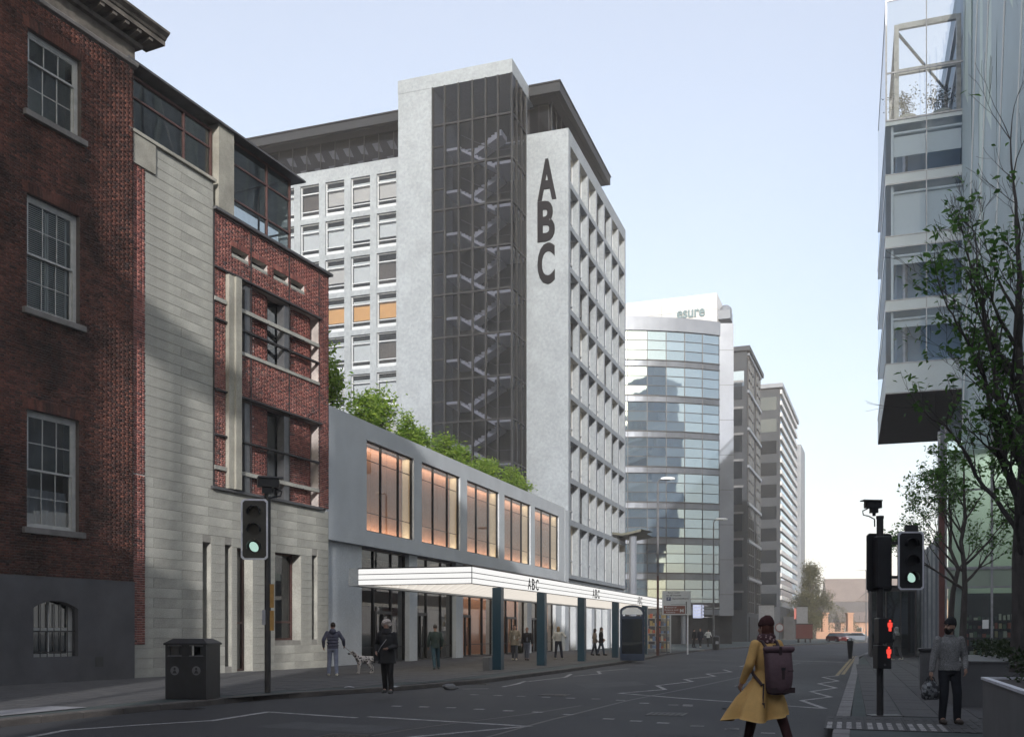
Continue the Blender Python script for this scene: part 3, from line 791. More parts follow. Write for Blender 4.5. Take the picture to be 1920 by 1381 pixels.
# stone courses with recessed joints
SO = [(-7.71, -7.28, 1.27, 4.74), (-6.54, -6.16, .35, 4.74), (-5.87, -4.98, .15, 4.70), (-3.63, -1.95, 1.27, 4.72), (-1.19, -.81, 1.3, 4.74)]
mb = MB(); wall_mesh(mb, -11.35, 0, .1, 6.64, SO, .6, y=.012); mb.build('stone_backing', 'stone_joint', mod)
mb = MB(); wall_mesh(mb, -10.43, -7.16, 6.64, 17.5, [], .6, y=.012); mb.build('stone_backing', 'stone_joint', mod)
rows = []
def stones(x0, x1, z0, z1, ops, L, h):
    out = []; n = round((z1 - z0) / h)
    for r in range(n):
        za = z0 + r * h; zb = za + h - .006; iv = [(x0, x1)]
        for a, b, c, d in ops:
            if c < zb - .06 and d > za + .06:
                nv = []
                for p, q in iv:
                    if b <= p or a >= q: nv.append((p, q)); continue
                    if a > p: nv.append((p, a))
                    if b < q: nv.append((b, q))
                iv = nv
        for p, q in iv:
            x = p; k = 0
            off = L * (.5 if r % 2 else 1.0)
            while x < q - .02:
                e = min(q, x + (off if k == 0 else L))
                if q - e < .25: e = q
                out.append((x + .003, e - .003, za, zb)); x = e; k += 1
    return out
for r in stones(-11.35, 0, .1, 6.64, SO, 2.62, .327) + stones(-10.43, -7.16, 6.64, 17.45, [], 3.3, .3275):
    b_ = MB(); w, h = r[1] - r[0], r[3] - r[2]; y = RNG.uniform(-.003, .003)
    b_.v = [(0, .012, 0), (w, .012, 0), (w, .012, h), (0, .012, h), (.004, y, .004), (w - .004, y, .004), (w - .004, y, h - .004), (.004, y, h - .004)]
    b_.f = [(4, 5, 6, 7), (0, 1, 5, 4), (1, 2, 6, 5), (2, 3, 7, 6), (3, 0, 4, 7)]
    b_.build('stone', 'stone', mod, loc=(r[0], 0, r[2]))
for a, b, c, d in SO:
    b_ = MB(); b_.quad((a, .012, c), (a, .012, d), (a, .6, d), (a, .6, c)); b_.quad((b, .012, c), (b, .6, c), (b, .6, d), (b, .012, d)); b_.quad((a, .012, d), (b, .012, d), (b, .6, d), (a, .6, d)); b_.quad((a, .012, c), (a, .6, c), (b, .6, c), (b, .012, c))
    for v in range(len(b_.v)): b_.v[v] = (b_.v[v][0] + (.002 if b_.v[v][0] == a else -.002), b_.v[v][1], b_.v[v][2] + (.002 if b_.v[v][2] == c else -.002))
    b_.build('reveal', 'stone', mod)
mb = MB(); mb.bbox(-11.15, -.06, 16.5, -10.0, .5, 17.45, .01); mb.box(-11.2, -.1, 17.455, -7.1, .5, 17.56); mb.build('pier_cap', 'concrete_fin', mod)
mb = MB(); mb.box(-7.3, -.12, 6.645, -.55, .05, 6.74); mb.build('ledge', 'lead', mod)
# ground floor glazing with red-brown frames
def bay(x0, x1, z0, z1, rails, mull, y=.42, m='steel_red', gl='glass_old', back=True):
    f = MB(); f.box(x0, y, z0, x0 + .09, y + .1, z1); f.box(x1 - .09, y, z0, x1, y + .1, z1); f.box(x0 + .09, y, z1 - .09, x1 - .09, y + .1, z1); f.box(x0 + .09, y, z0, x1 - .09, y + .1, z0 + .09)
    for z in rails: f.box(x0 + .09, y + .005, z, x1 - .09, y + .09, z + .08)
    w = f.build('window', m, mod)
    for x in mull: q = MB(); q.box(x, y + .01, z0 + .09, x + .05, y + .085, z1 - .09); q.build('mullion', m, w)
    p = MB(); p.quad((x0, y + .05, z0), (x1, y + .05, z0), (x1, y + .05, z1), (x0, y + .05, z1)); p.build('pane', gl, w)
    p = MB(); p.box(x0, .64, z0, x1, .69, z1); p.build('backing', 'room_mid', w)
    return w
bay(-5.87, -4.98, .15, 4.70, [1.9], []); bay(-3.63, -1.95, 1.27, 4.72, [1.95], [])
for a, b, c, d in (SO[0], SO[1], SO[4]):
    p = MB(); p.quad((a, .55, c), (b, .55, c), (b, .55, d), (a, .55, d)); p.build('slot_pane', 'glass_dark', mod)
# brick part
WIN = (-5.87, -.74, 11.88, 14.48); WIN2 = (-5.87, -.74, 6.75, 10.15)
SL = [(-6.19, -5.26, 15.2, 15.56), (-5.04, -4.13, 15.2, 15.56), (-3.73, -2.81, 15.2, 15.56), (-2.64, -1.74, 15.2, 15.56)]
BO = [WIN, WIN2] + SL
mb = MB(); wall_mesh(mb, -7.16, 0, 6.74, 16.5, BO, .5); mb.quad((0, .5, .1), (0, 9, .1), (0, 9, 16.5), (0, .5, 16.5))
mb.build('wall', 'mortar_new', mod)
brick_face(mod, lay_bricks(-7.16, 0, 6.76, 16.48, BO + [(-6.52, -5.88, 6.7, 14.45)], 'flemish'), MT['brick_new'], key=lambda r: r[0] + 0.25 * r[2])
o = link('brickwork', quads_mesh('brickwork', *brick_arrays(lay_bricks(-11.35, -10.43, 6.66, 16.5, [], 'english')), MT['brick_new']), mod); o['kind'] = 'stuff'
o = link('brickwork', quads_mesh('brickwork', *brick_arrays(lay_bricks(-11.35, -10.45, 1.2, 6.62, [], 'english'), y=-.012), MT['brick_new']), mod); o['kind'] = 'stuff'
mb = MB(); wall_mesh(mb, -11.35, -10.43, 6.64, 16.5, [], .5, y=.002); mb.build('wall', 'mortar_new', mod)
mb = MB(); mb.box(-11.35, -.009, 1.2, -10.45, .01, 6.63); mb.build('wall', 'mortar_new', mod)
for a, b, c, d in SL:
    s = MB(); s.box(a, -.02, c - .002, b, .2, c + .1); s.build('slot_sill', 'stone', mod)
    s = MB(); s.box(a, .3, c, b, .35, d); s.build('slot_backing', 'room_dark', mod)
    s = MB(); n = 13
    for k in range(n): s.box(a - .03 + (b - a + .06) * k / n, -.02, d + .003, a - .03 + (b - a + .06) * (k + 1) / n - .011, .0, d + .2)
    s.build('soldier_course', 'brick_new', mod)
def brick_pilaster(x0, x1, z0, z1, y):
    """brick pier with splayed, stepped sides set back in the bay"""
    r = lay_bricks(0, x1 - x0, z0, z1, [], 'flemish'); V, F = brick_arrays(r)
    V = V.copy(); u = V[:, 0] / (x1 - x0); V[:, 1] += 0.22 * np.clip((np.abs(u - .5) - .22) / .28, 0, 1) ** 2
    o = link('brick_pilaster', quads_mesh('brick_pilaster', V, F, MT['brick_new']), mod, (x0, y, 0)); o['kind'] = 'stuff'
    mb = MB(); n = 14
    for k in range(n):
        f = lambda q: 0.22 * max(0, (abs(q / n - .5) - .22) / .28) ** 2 + .006
        mb.quad((x0 + (x1 - x0) * k / n, y + f(k), z0), (x0 + (x1 - x0) * (k + 1) / n, y + f(k + 1), z0), (x0 + (x1 - x0) * (k + 1) / n, y + f(k + 1), z1), (x0 + (x1 - x0) * k / n, y + f(k), z1))
    mb.build('pilaster_core', 'mortar_new', mod)
for z0, z1, rails, stone_rail in ((11.88, 14.48, [12.65], [13.32]), (6.75, 10.15, [8.55], [7.35])):
    g_ = MB(); g_.quad((-5.87, .42, z0), (-.74, .42, z0), (-.74, .42, z1), (-5.87, .42, z1)); g_.build('pane', 'glass_dark', mod)
    for a, b in ((-5.0, -3.66), (-2.5, -.78)): brick_pilaster(a, b, z0 + .02, z1 - .02, .17)
    for a in (-5.42, -3.02):
        s = MB(); s.box(a, .02, z0, a + .3, .36, z1 - .1); s.build('steel_column', 'steel_grey', mod)
    for z in rails: s = MB(); s.box(-7.16, -.10, z, -6.53, -.005, z + .06); s.box(-5.87, -.06, z, -.74, .1, z + .06); s.build('rail', 'steel_dark', mod)
    for z in stone_rail: s = MB(); s.box(-7.16, -.08, z, -6.53, -.005, z + .14); s.box(-5.87, -.05, z, -.74, .1, z + .14); s.build('stone_band', 'stone', mod)
    s = MB(); s.box(-7.16, -.10, z1 + .0, -6.3, -.005, z1 + .06); s.box(-6.3, -.12, z1, -.6, -.005, z1 + .07); s.build('steel_lintel', 'steel_dark', mod)
    s = MB(); s.box(-5.87, -.07, z0 - .12, -.74, -.004, z0 - .003); s.build('sill', 'stone', mod)
    for x in (-5.2, -2.9):      # little struts that carry the rails
        for z in rails + stone_rail:
            s = MB(); s.tube([(x + .2, .1, z), (x + 1.1, -.04, z)], .03, 5); s.build('bracket', 'steel_dark', mod)
for z in (7.7, 9.1, 12.3, 13.8):
    pass
s = MB(); s.box(-6.51, -.16, 6.75, -6.22, .05, 14.42); s.box(-6.22, -.24, 6.75, -5.9, .05, 14.42); s.build('concrete_column', 'concrete_fin', mod)
for x in (-5.13, -2.78): s = MB(); s.box(x, -.03, 6.75, x + .05, -.016, 16.4); s.build('steel_strip', 'steel_dark', mod)
s = MB(); s.box(-7.19, -.04, 6.75, -7.14, .02, 16.5); s.build('steel_strip', 'steel_dark', mod)
s = MB(); s.box(-.72, -.025, 6.75, -.68, -.014, 16.4); s.build('steel_strip', 'steel_dark', mod)
s = MB(); s.box(-7.2, -.16, 16.5, .12, .6, 16.6); s.build('coping', 'lead', mod)
# glazed roof storey behind the parapet, with the concrete fin and the thin sloping roof
s = MB(); s.box(-6.94, -.06, 16.6, -6.12, .5, 19.78); s.build('concrete_fin', 'concrete_fin', mod)
def glazed(x0, x1, z0, z1, y, rails, mulls, deep=0.0):
    f = MB(); r = .05
    f.box(x0, y - r, z0, x0 + .08, y + r, z1); f.box(x1 - .08, y - r, z0, x1, y + r, z1); f.box(x0 + .08, y - r, z1 - .08, x1 - .08, y + r, z1); f.box(x0 + .08, y - r, z0, x1 - .08, y + r, z0 + .08)
    xs = [x0 + .08] + [v for v in mulls] + [x1 - .08]
    for v in mulls: f.box(v - .035, y - r, z0 + .08, v + .035, y + r, z1 - .08)
    for i in range(len(xs) - 1):
        for z in rails: f.box(xs[i] + .036, y - .045, z - .03, xs[i + 1] - .036, y + .045, z + .03)
    w = f.build('roof_glazing', 'steel_red', mod)
    zs = [z0 + .08] + rails + [z1 - .08]
    for i in range(len(xs) - 1):
        for k in range(len(zs) - 1):
            p = MB(); p.quad((xs[i], y, zs[k]), (xs[i + 1], y, zs[k]), (xs[i + 1], y, zs[k + 1]), (xs[i], y, zs[k + 1])); p.build('pane', 'glass_pent', w)
glazed(-11.1, -7.0, 17.58, 19.45, .25, [18.75], [-8.4])
glazed(-6.05, -2.35, 16.62, 19.6, .25, [17.45, 18.75], [-3.85])
mb = MB(); mb.box(-2.43, .35, 16.62, -2.37, 3.2, 16.7); mb.box(-2.43, .35, 19.5, -2.37, 3.2, 19.58); mb.box(-2.43, 1.7, 16.7, -2.37, 1.76, 19.5); mb.box(-2.43, 3.14, 16.7, -2.37, 3.2, 19.5); mb.box(-2.43, .35, 17.44, -2.37, 3.2, 17.5); w = mb.build('roof_glazing', 'steel_red', mod)
mb = MB(); mb.quad((-2.4, .3, 16.7), (-2.4, 3.2, 16.7), (-2.4, 3.2, 19.5), (-2.4, .3, 19.5)); mb.build('pane', 'glass_clear', w)
mb = MB(); mb.profile_x([(-.17, 19.62), (-.17, 19.69), (4, 19.95), (4, 19.72)], -11.3, -1.85); mb.build('roof', 'lead', mod)
mb = MB(); mb.box(-11.3, 3.5, 16.4, -6.2, 3.6, 19.7); mb.box(-11.3, .6, 16.4, -11.2, 3.5, 19.7); mb.build('roof_room', 'room_mid', mod)
mb = MB(); mb.box(-7.2, .6, 16.3, 0, 9, 16.42); mb.build('terrace', 'lead', mod)

# ------------------------------------------------------------------ the white tower with its low wing (one building)
abc = ST.thing('office_tower', 'tall pale concrete office tower with ABC sign, glazed stair and low wing', 'tower')
PITCH = 3.31
ROWS = [(39.78 - PITCH * k - 2.87, 39.78 - PITCH * k) for k in range(9)] + [(6.1, 9.98)]
# --- end wall with the letters, and the street face grid
mb = MB(); mb.box(37.5, .003, 5.8, 38.1, 3.6, 40.9); mb.box(38.1, .9, 5.8, 58.2, 1.0, 6.0)
mb.build('end_wall', 'concrete', abc)
mb = MB()
NB = 7; P0, P1 = 38.1, 58.3; pw = .42; bayw = (P1 - P0) / NB
zb = [5.8] + [r[1] for r in reversed(ROWS)]
for k in range(1, NB + 1):
    x = P0 + bayw * k; mb.box(x - pw, 0, 5.8, x, 1.0, 40.9)
bands = [(5.8, 6.1)] + [(ROWS[i + 1][1], ROWS[i][0]) for i in range(len(ROWS) - 1)][::-1] + [(39.78, 40.9)]
for a, b in bands:
    for k in range(NB):
        mb.box(P0 + bayw * k + (0 if k == 0 else .0), .004, a, P0 + bayw * (k + 1) - pw, 1.0, b)
mb.build('facade_grid', 'concrete', abc)
mb = MB(); mb.box(38.2, 1.6, 5.8, 58.25, 12, 40.7); mb.build('core', 'room_dark', abc)
mb = MB(); mb.box(58.25, 0.02, 0.1, 58.35, 20, 40.88); mb.build('rear_wall', 'concrete', abc)
# window prototypes: frame > pane, blind (the frame is the window part)
def side_window(h, kind):
    w = bayw - pw
    f = MB(); t = .06
    f.box(0, 0, 0, t, .12, h); f.box(w - t, 0, 0, w, .12, h); f.box(t, 0, 0, w - t, .12, t); f.box(t, 0, h - t, w - t, .12, h); f.box(t, 0, h * .30, w - t, .12, h * .30 + .08); f.box(w * .5 - .04, -.03, t, w * .5 + .04, .15, h * .3); f.box(w * .5 - .04, -.03, h * .3 + .08, w * .5 + .04, .15, h - t)
    o = f.build('window', 'win_white' if kind != 2 else 'black_frame', abc)
    p = MB(); p.quad((t, .06, t), (w - t, .06, t), (w - t, .06, h - t), (t, .06, h - t)); p.build('pane', 'glass_clear', o)
    b = MB(); b.box(t, .3, h * (.0 if kind == 0 else .35), w - t, .33, h); b.build('blind', ['warm_lit', 'blind_pale', 'blind_brown'][kind], o)
    return o
protos = {}
for j, (za, zc) in enumerate(ROWS):
    for k in range(NB):
        kind = RNG.choice([0, 1, 1, 2, 0, 1]) if j < 9 else RNG.choice([0, 0, 1])
        key = (round(zc - za, 1), kind)
        if key not in protos: protos[key] = o = side_window(zc - za, kind)
        else: o = copy_tree(protos[key], abc)
        o.location = (P0 + bayw * k, .5, za)
# --- letters down the end wall
for ch, z0, h in (('A', 35.5, 3.25), ('B', 32.25, 3.2), ('C', 28.9, 3.25)):
    me = text_mesh('letter', ch, 1.42 if ch != 'A' else 1.55, h, MT['letter_grey'], bold=0.035, depth=0.06)
    o = link('letter', me, abc, (37.497, 2.52, z0)); o.rotation_euler = (0, 0, -math.pi / 2)
# --- stair tower
SX = 34.1
mb = MB(); mb.box(SX, 10.03, 0.1, 41.0, 13.0, 44.02); mb.box(40.7, 3.49, 0.1, 41.0, 10.03, 44.02); mb.box(37.45, 3.48, 40.9, 37.75, 3.62, 44.02)
mb.box(SX - .02, 3.47, 44.022, 41.02, 13.02, 45.08)
mb.build('stair_tower_wall', 'concrete', abc)
mb = MB(); mb.box(40.6, 3.6, 5.0, 40.69, 10.0, 44.0); mb.build('stair_backing', 'room_dark', abc)
mb = MB(); ys = [3.5, 4.61, 5.61, 6.70, 7.85, 9.01, 10.02]; zs = [44.0 - PITCH * k + .3 * (k > 0) for k in range(0, 13)]
zs = [44.0] + [41.0 - PITCH * k for k in range(0, 12)]
for y in ys: mb.box(SX - .12, y - .06, 4.5, SX + .12, y + .06, 44.0)
for x in (35.2, 36.35, 37.4): mb.box(x - .05, 3.42, 4.5, x + .05, 3.6, 44.0)
for z in zs[1:]:
    for i in range(6): mb.box(SX - .08, ys[i] + .06, z - .07, SX + .1, ys[i + 1] - .06, z + .07)
    for a, b in ((SX + .12, 35.15), (35.25, 36.3), (36.4, 37.35)): mb.box(a, 3.44, z - .06, b, 3.58, z + .06)
    mb.box(SX - .06, ys[5] + .06, z - 1.72, SX + .08, ys[6] - .06, z - 1.62)
mb.build('stair_frame', 'black_frame', abc)
zz = zs + [4.5]
for j in range(len(zz) - 1):
    for i in range(6):
        p = MB(); t = RNG.uniform(-.006, .006); p.quad((SX + t, ys[i] + .06, zz[j + 1]), (SX - t, ys[i + 1] - .06, zz[j + 1]), (SX - t, ys[i + 1] - .06, zz[j]), (SX + t, ys[i] + .06, zz[j])); p.build('pane', 'glass_stair', abc)
    for a, b in ((SX + .12, 35.15), (35.25, 36.3), (36.4, 37.35)):
        p = MB(); p.quad((a, 3.5, zz[j + 1]), (b, 3.5, zz[j + 1]), (b, 3.5, zz[j]), (a, 3.5, zz[j])); p.build('pane', 'glass_stair', abc)
# stairs: two saw-toothed flights and a landing per storey
def flight(x0, x1, ya, yb, za, zb, n=10):
    m = MB(); pts = []
    for k in range(n):
        y0 = ya + (yb - ya) * k / n; y1 = ya + (yb - ya) * (k + 1) / n; z = za + (zb - za) * (k + 1) / n
        pts += [(y0, z), (y1, z)]
    low = [(yb, zb - .42), (ya, za - .3)]
    m.profile_x(pts + low, x0, x1); return m
for j in range(10):
    zl = 41.0 - PITCH * j - PITCH + .15; zm = zl + PITCH / 2
    f = flight(SX + .9, SX + 2.2, 8.0, 5.2, zm, zl); f.build('stair_flight', 'stair_white', abc)
    f = flight(SX + 2.4, SX + 3.7, 8.0, 5.2, zm, zm + PITCH / 2); f.build('stair_flight', 'stair_white', abc)
    l = MB(); l.box(SX + .8, 3.75, zl - .22, SX + 3.8, 5.19, zl); l.build('landing', 'stair_white', abc)
    l = MB(); l.box(SX + .8, 8.01, zm - .2, SX + 3.8, 9.2, zm); l.build('landing', 'stair_white', abc)
    l = MB(); l.tube([(SX + .95, 8.0, zm + .95), (SX + .95, 5.2, zl + .95), (SX + .95, 3.8, zl + .95)], .03, 5); l.build('handrail', 'steel_grey', abc)
# --- left wing face (towards us)
W0 = 13.02; cols = [(14.79 + 2.42 * k, 16.6 + 2.42 * k) for k in range(8)]; WX = 37.5
mb = MB(); lo = 9.5
edges = [W0] + [v for c in cols for v in c] + [34.5]
LR = [(a, b) for a, b in ROWS[:8]]
for i in range(0, len(edges), 2): mb.box(WX, edges[i] + (0), lo, WX + .5, edges[i + 1], 40.9)
zz = [lo] + [v for r in reversed(LR) for v in r] + [40.9]
for i in range(0, len(zz), 2):
    for c in cols: mb.box(WX + .004, c[0], zz[i], WX + .5, c[1], zz[i + 1])
mb.build('wing_grid', 'concrete', abc)
mb = MB(); mb.box(38.6, 13.1, 5, 41, 34.4, 40.7); mb.build('core', 'room_dark', abc)
def wing_window(kind):
    w, h = 1.81, 2.87; t = .09
    f = MB()
    f.box(0, 0, 0, w, .12, .32); f.box(0, 0, h - t, w, .12, h); f.box(0, 0, .32, t, .12, h - t); f.box(w - t, 0, .32, w, .12, h - t)
    f.box(t, .0, 2.12, w - t, .12, 2.22); f.box(t, 0.02, .62, w - t, .12, .70)
    for v in range(len(f.v)): x, y, z = f.v[v]; f.v[v] = (y, x, z)
    f.f = [tuple(reversed(q)) for q in f.f]
    o = f.build('window', 'win_white', abc)
    p = MB(); p.quad((.07, w - t, .32), (.07, t, .32), (.07, t, h - t), (.07, w - t, h - t)); p.build('pane', 'glass_clear', o)
    m = ['blind_pale', 'blind_grey', 'blind_brown', 'blind_orange', 'blind_pale'][kind]; z0 = [.75, .95, .5, .85, 1.0][kind]
    b = MB(); b.box(.25, t, z0, .28, w - t, 2.3 if kind != 2 else 2.1); b.build('blind', m, o)
    if kind != 2: b = MB(); b.box(.18, t, 2.32, .3, w - t, 2.45); b.build('pelmet', 'win_white', o)
    return o
wp = {}
kinds = {(0, 0): 1, (0, 1): 1, (0, 2): 1, (0, 3): 2, (1, 0): 4, (1, 1): 4, (2, 0): 2, (2, 1): 0, (3, 0): 3, (3, 1): 3, (3, 2): 3, (4, 0): 2, (4, 1): 0}
for j, (za, zc) in enumerate(LR):
    for k, c in enumerate(cols):
        kd = kinds.get((j, k), RNG.choice([0, 0, 1, 4]))
        if kd not in wp: wp[kd] = o = wing_window(kd)
        else: o = copy_tree(wp[kd], abc)
        o.location = (WX + .18, c[0], za)
# --- set-back glazed roof storey under a dark oversailing roof
mb = MB(); mb.box(39.6, 2.2, 40.7, 54, 34, 44.2); mb.build('penthouse_core', 'room_dark', abc)
mb = MB(); mb.box(38.3, 1.3, 44.16, 55.2, 34.6, 44.22); mb.build('penthouse_soffit', 'roof_dark', abc)
mb = MB(); mb.box(38.0, .85, 44.22, 55.4, 3.4, 44.95); mb.box(38.0, 13.1, 44.22, 55.4, 35, 44.95); mb.box(41.1, 3.4, 44.22, 55.4, 13.1, 44.95)
mb.box(37.9, .78, 44.95, 55.5, 3.4, 45.05); mb.box(37.9, 13.1, 44.95, 55.5, 35, 45.05); mb.build('penthouse_roof', 'roof_dark', abc)
y = 13.1
i = 0
while y < 34:
    p = MB(); p.quad((39.3, y + 1.36, 40.9), (39.3, y + .03, 40.9), (39.3, y + .03, 44.15), (39.3, y + 1.36, 44.15)); p.build('penthouse_pane', 'glass_stair', abc)
    m_ = MB(); m_.box(39.25, y - .03, 40.9, 39.35, y + .03, 44.15); m_.build('penthouse_mullion', 'black_frame' if i != 1 else 'win_white', abc); y += 1.4; i += 1
MT['coffer'] = mat('coffer', (0.26, 0.26, 0.27), 0.8, var=0.2)
for r in range(2):
    for k in range(13):
        b_ = MB(); yy = 15.6 + k * 1.4; z = 41.3 + r * 1.3; b_.poly([(39.55, yy, z), (39.4, yy + .6, z + .1), (39.4, yy + 1.0, z + .8), (39.55, yy + .4, z + .9)][::-1]); b_.build('ceiling_panel', 'coffer', abc)
x = 39.3
while x < 53.5:
    p = MB(); p.quad((x + .03, 1.9, 40.9), (x + 1.37, 1.9, 40.9), (x + 1.37, 1.9, 44.15), (x + .03, 1.9, 44.15)); p.build('penthouse_pane', 'glass_stair', abc)
    m_ = MB(); m_.box(x - .03, 1.86, 40.9, x + .03, 1.94, 44.15); m_.build('penthouse_mullion', 'black_frame', abc); x += 1.4
for a in (2.2, 3.0):
    p = MB(); p.quad((39.3, a + .75, 40.9), (39.3, a, 40.9), (39.3, a, 44.15), (39.3, a + .75, 44.15)); p.build('penthouse_pane', 'glass_stair', abc)
mb = MB(); mb.box(37.8, .1, 40.6, 58.2, 34, 40.72); mb.build('flat_roof', 'concrete_lifted', abc)
mb = MB(); mb.box(41.02, 3.62, 5, 41.1, 13, 40.6); mb.build('inner_wall', 'concrete', abc)

# --- low wing: big timber-lined windows above, glazed lobby below
BAY = [(3.47, 8.60), (9.58, 14.86), (15.92, 21.39), (22.40, 27.84), (28.81, 34.83)]
UP = [(a, b, 6.19, 10.31) for a, b in BAY]
mb = MB(); wall_mesh(mb, -.2, 36.45, 5.5, 11.14, UP, .62); mb.quad((-.2, 0, 5.5), (-.2, .62, 5.5), (36.45, .62, 5.5), (36.45, 0, 5.5))
mb.quad((-.2, .62, 11.14), (36.45, .62, 11.14), (36.45, .62, 10.35), (-.2, .62, 10.35))
mb.build('low_wing_wall', 'concrete_lifted', abc)
GPI = [(36.46, -.02, 37.5, 11.0), (-.2, .25, 3.47, 5.498), (34.83, .25, 36.45, 5.498)] + [(BAY[i][1], .25, BAY[i + 1][0], 5.498) for i in range(4)]
for k in range(NB + 1):
    x = P0 + bayw * k; GPI.append((x - pw - (0.5 if k in (0, 3, 5) else 0), .25, x, 5.4))
for a, c, b, z in GPI: mb = MB(); mb.box(a, c, .1, b, .9, z); mb.build('pier', 'concrete_lifted', abc)
mb = MB(); mb.box(37.5, .25, 5.4, 58.25, 1.0, 5.7); mb.build('transfer_beam', 'concrete_lifted', abc)
mb = MB(); mb.box(-.2, .7, 10.9, 36.4, 13, 11.0); mb.box(-.2, .62, 5.52, 36.45, 4.0, 5.7); mb.box(-.2, 4.0, .1, 36.4, 4.1, 10.9); mb.box(-.25, .65, .1, -.2, 4, 10.9); mb.build('low_wing_floor', 'concrete_lifted', abc)
# timber lining boards, each a part
for i, (a, b) in enumerate(BAY):
    n = 6; w = (b - a) / n
    for k in range(n):
        q = MB(); q.box(0, 0, 0, w - .012, .03, 4.3); q.build('wood_panel', 'wood_panel', abc, loc=(a + k * w, .66 + .004 * (k % 2), 6.1))
    q = MB(); q.box(b - .02, .215, 6.2, b - .003, .64, 10.3); q.build('bright_reveal', 'cream_wall', abc)
    f = MB(); t = .05; xs = [a, a + (b - a) * .33, a + (b - a) * .70, b]
    f.box(a, .12, 6.19, b, .2, 6.25); f.box(a, .12, 10.25, b, .2, 10.31)
    for x in xs: f.box(min(max(x - t / 2, a), b - t), .1, 6.25, min(max(x + t / 2, a + t), b), .22, 10.25)
    for z in (7.05, 9.45):
        for m_ in range(3): f.box(xs[m_] + t, .14, z, xs[m_ + 1] - t, .18, z + .025)
    w_ = f.build('window', 'black_frame', abc)
    for m_ in range(3):
        p = MB(); p.quad((xs[m_], .16, 6.2), (xs[m_ + 1], .16, 6.2), (xs[m_ + 1], .16, 10.3), (xs[m_], .16, 10.3)); p.build('pane', 'glass_clear', w_)
# lobby glazing
for i, (a, b) in enumerate(BAY):
    f = MB(); xs = [a, a + (b - a) * .33, a + (b - a) * .70, b]; t = .06
    f.box(a, .5, .12, b, .62, .2); f.box(a, .5, 5.4, b, .62, 5.5)
    for x in xs: f.box(min(max(x - t / 2, a), b - t), .49, .2, min(max(x + t / 2, a + t), b), .63, 5.4)
    for m_ in range(3):
        if m_ != (1 if i in (0, 3) else 0): f.box(xs[m_] + t, .53, .85, xs[m_ + 1] - t, .59, .89)
    w_ = f.build('window', 'black_frame', abc)
    for m_ in range(3):
        p = MB(); p.quad((xs[m_], .56, .2), (xs[m_ + 1], .56, .2), (xs[m_ + 1], .56, 5.4), (xs[m_], .56, 5.4)); p.build('pane', 'glass_clear', w_)
    q = 1 if i in (0, 3) else 0; x0, x1 = xs[q] + .03, xs[q + 1] - .03
    d = MB(); d.box(x0, .44, .13, x0 + .09, .54, 2.6); d.box(x1 - .09, .44, .13, x1, .54, 2.6); d.box(x0 + .09, .44, 2.45, x1 - .09, .54, 2.6); d.box(x0 + .09, .44, .13, x1 - .09, .54, .22); d.box((x0 + x1) / 2 - .04, .44, .22, (x0 + x1) / 2 + .04, .54, 2.45)
    do = d.build('door', 'black_frame', abc)
    h = MB(); h.box((x0 + x1) / 2 + .08, .38, .8, (x0 + x1) / 2 + .12, .42, 1.9); h.box((x0 + x1) / 2 + .08, .42, .8, (x0 + x1) / 2 + .12, .44, .9); h.build('handle', 'black_paint', do)
    # lobby back wall: dark for the first two bays, lit timber beyond
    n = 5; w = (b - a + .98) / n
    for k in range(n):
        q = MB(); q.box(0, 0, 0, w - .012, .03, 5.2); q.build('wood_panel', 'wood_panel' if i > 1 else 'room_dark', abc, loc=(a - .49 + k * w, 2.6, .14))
mb = MB(); mb.box(-.1, 1.0, .1, 36.4, 4.0, .13); mb.build('lobby_floor', 'concrete_lifted', abc)
mb = MB(); mb.box(14.9, .95, .13, 15.9, 2.55, 5.5); mb.build('lobby_partition', 'concrete_lifted', abc)
# side ground floor under the tower
mb = MB(); mb.box(38.1, 1.4, .12, 58.2, 1.5, 5.4); mb.build('shopfront_backing', 'room_mid', abc)
for k in range(NB):
    p = MB(); p.quad((P0 + bayw * k, .7, .15), (P0 + bayw * (k + 1) - pw, .7, .15), (P0 + bayw * (k + 1) - pw, .7, 5.4), (P0 + bayw * k, .7, 5.4)); p.build('pane', 'glass_clear', abc)
# lamps of the lit rooms inside; the upward floor row is added for evenness
def room_light(x0, x1, y, z, power, col=(1.0, 0.82, 0.66), w=.5, up=False):
    l = bpy.data.lights.new('room_lamp', 'AREA'); l.shape = 'RECTANGLE'; l.size = x1 - x0; l.size_y = w; l.energy = power; l.color = col
    o = bpy.data.objects.new('room_lamp', l); COL.objects.link(o); o.parent = abc; o.location = ((x0 + x1) / 2, y, z); o.rotation_euler = (math.pi if up else 0, 0, 0)
for a, b in BAY: room_light(a + .1, b - .1, .41, 10.28, 32, w=.36); room_light(a + .1, b - .1, .41, 6.23, 30, w=.36, up=True)
for a, b in BAY[2:]: room_light(a, b, 1.5, 5.46, 80)
room_light(*BAY[1], 1.6, 5.46, 6); room_light(38.5, 58, 1.1, 5.35, 24)

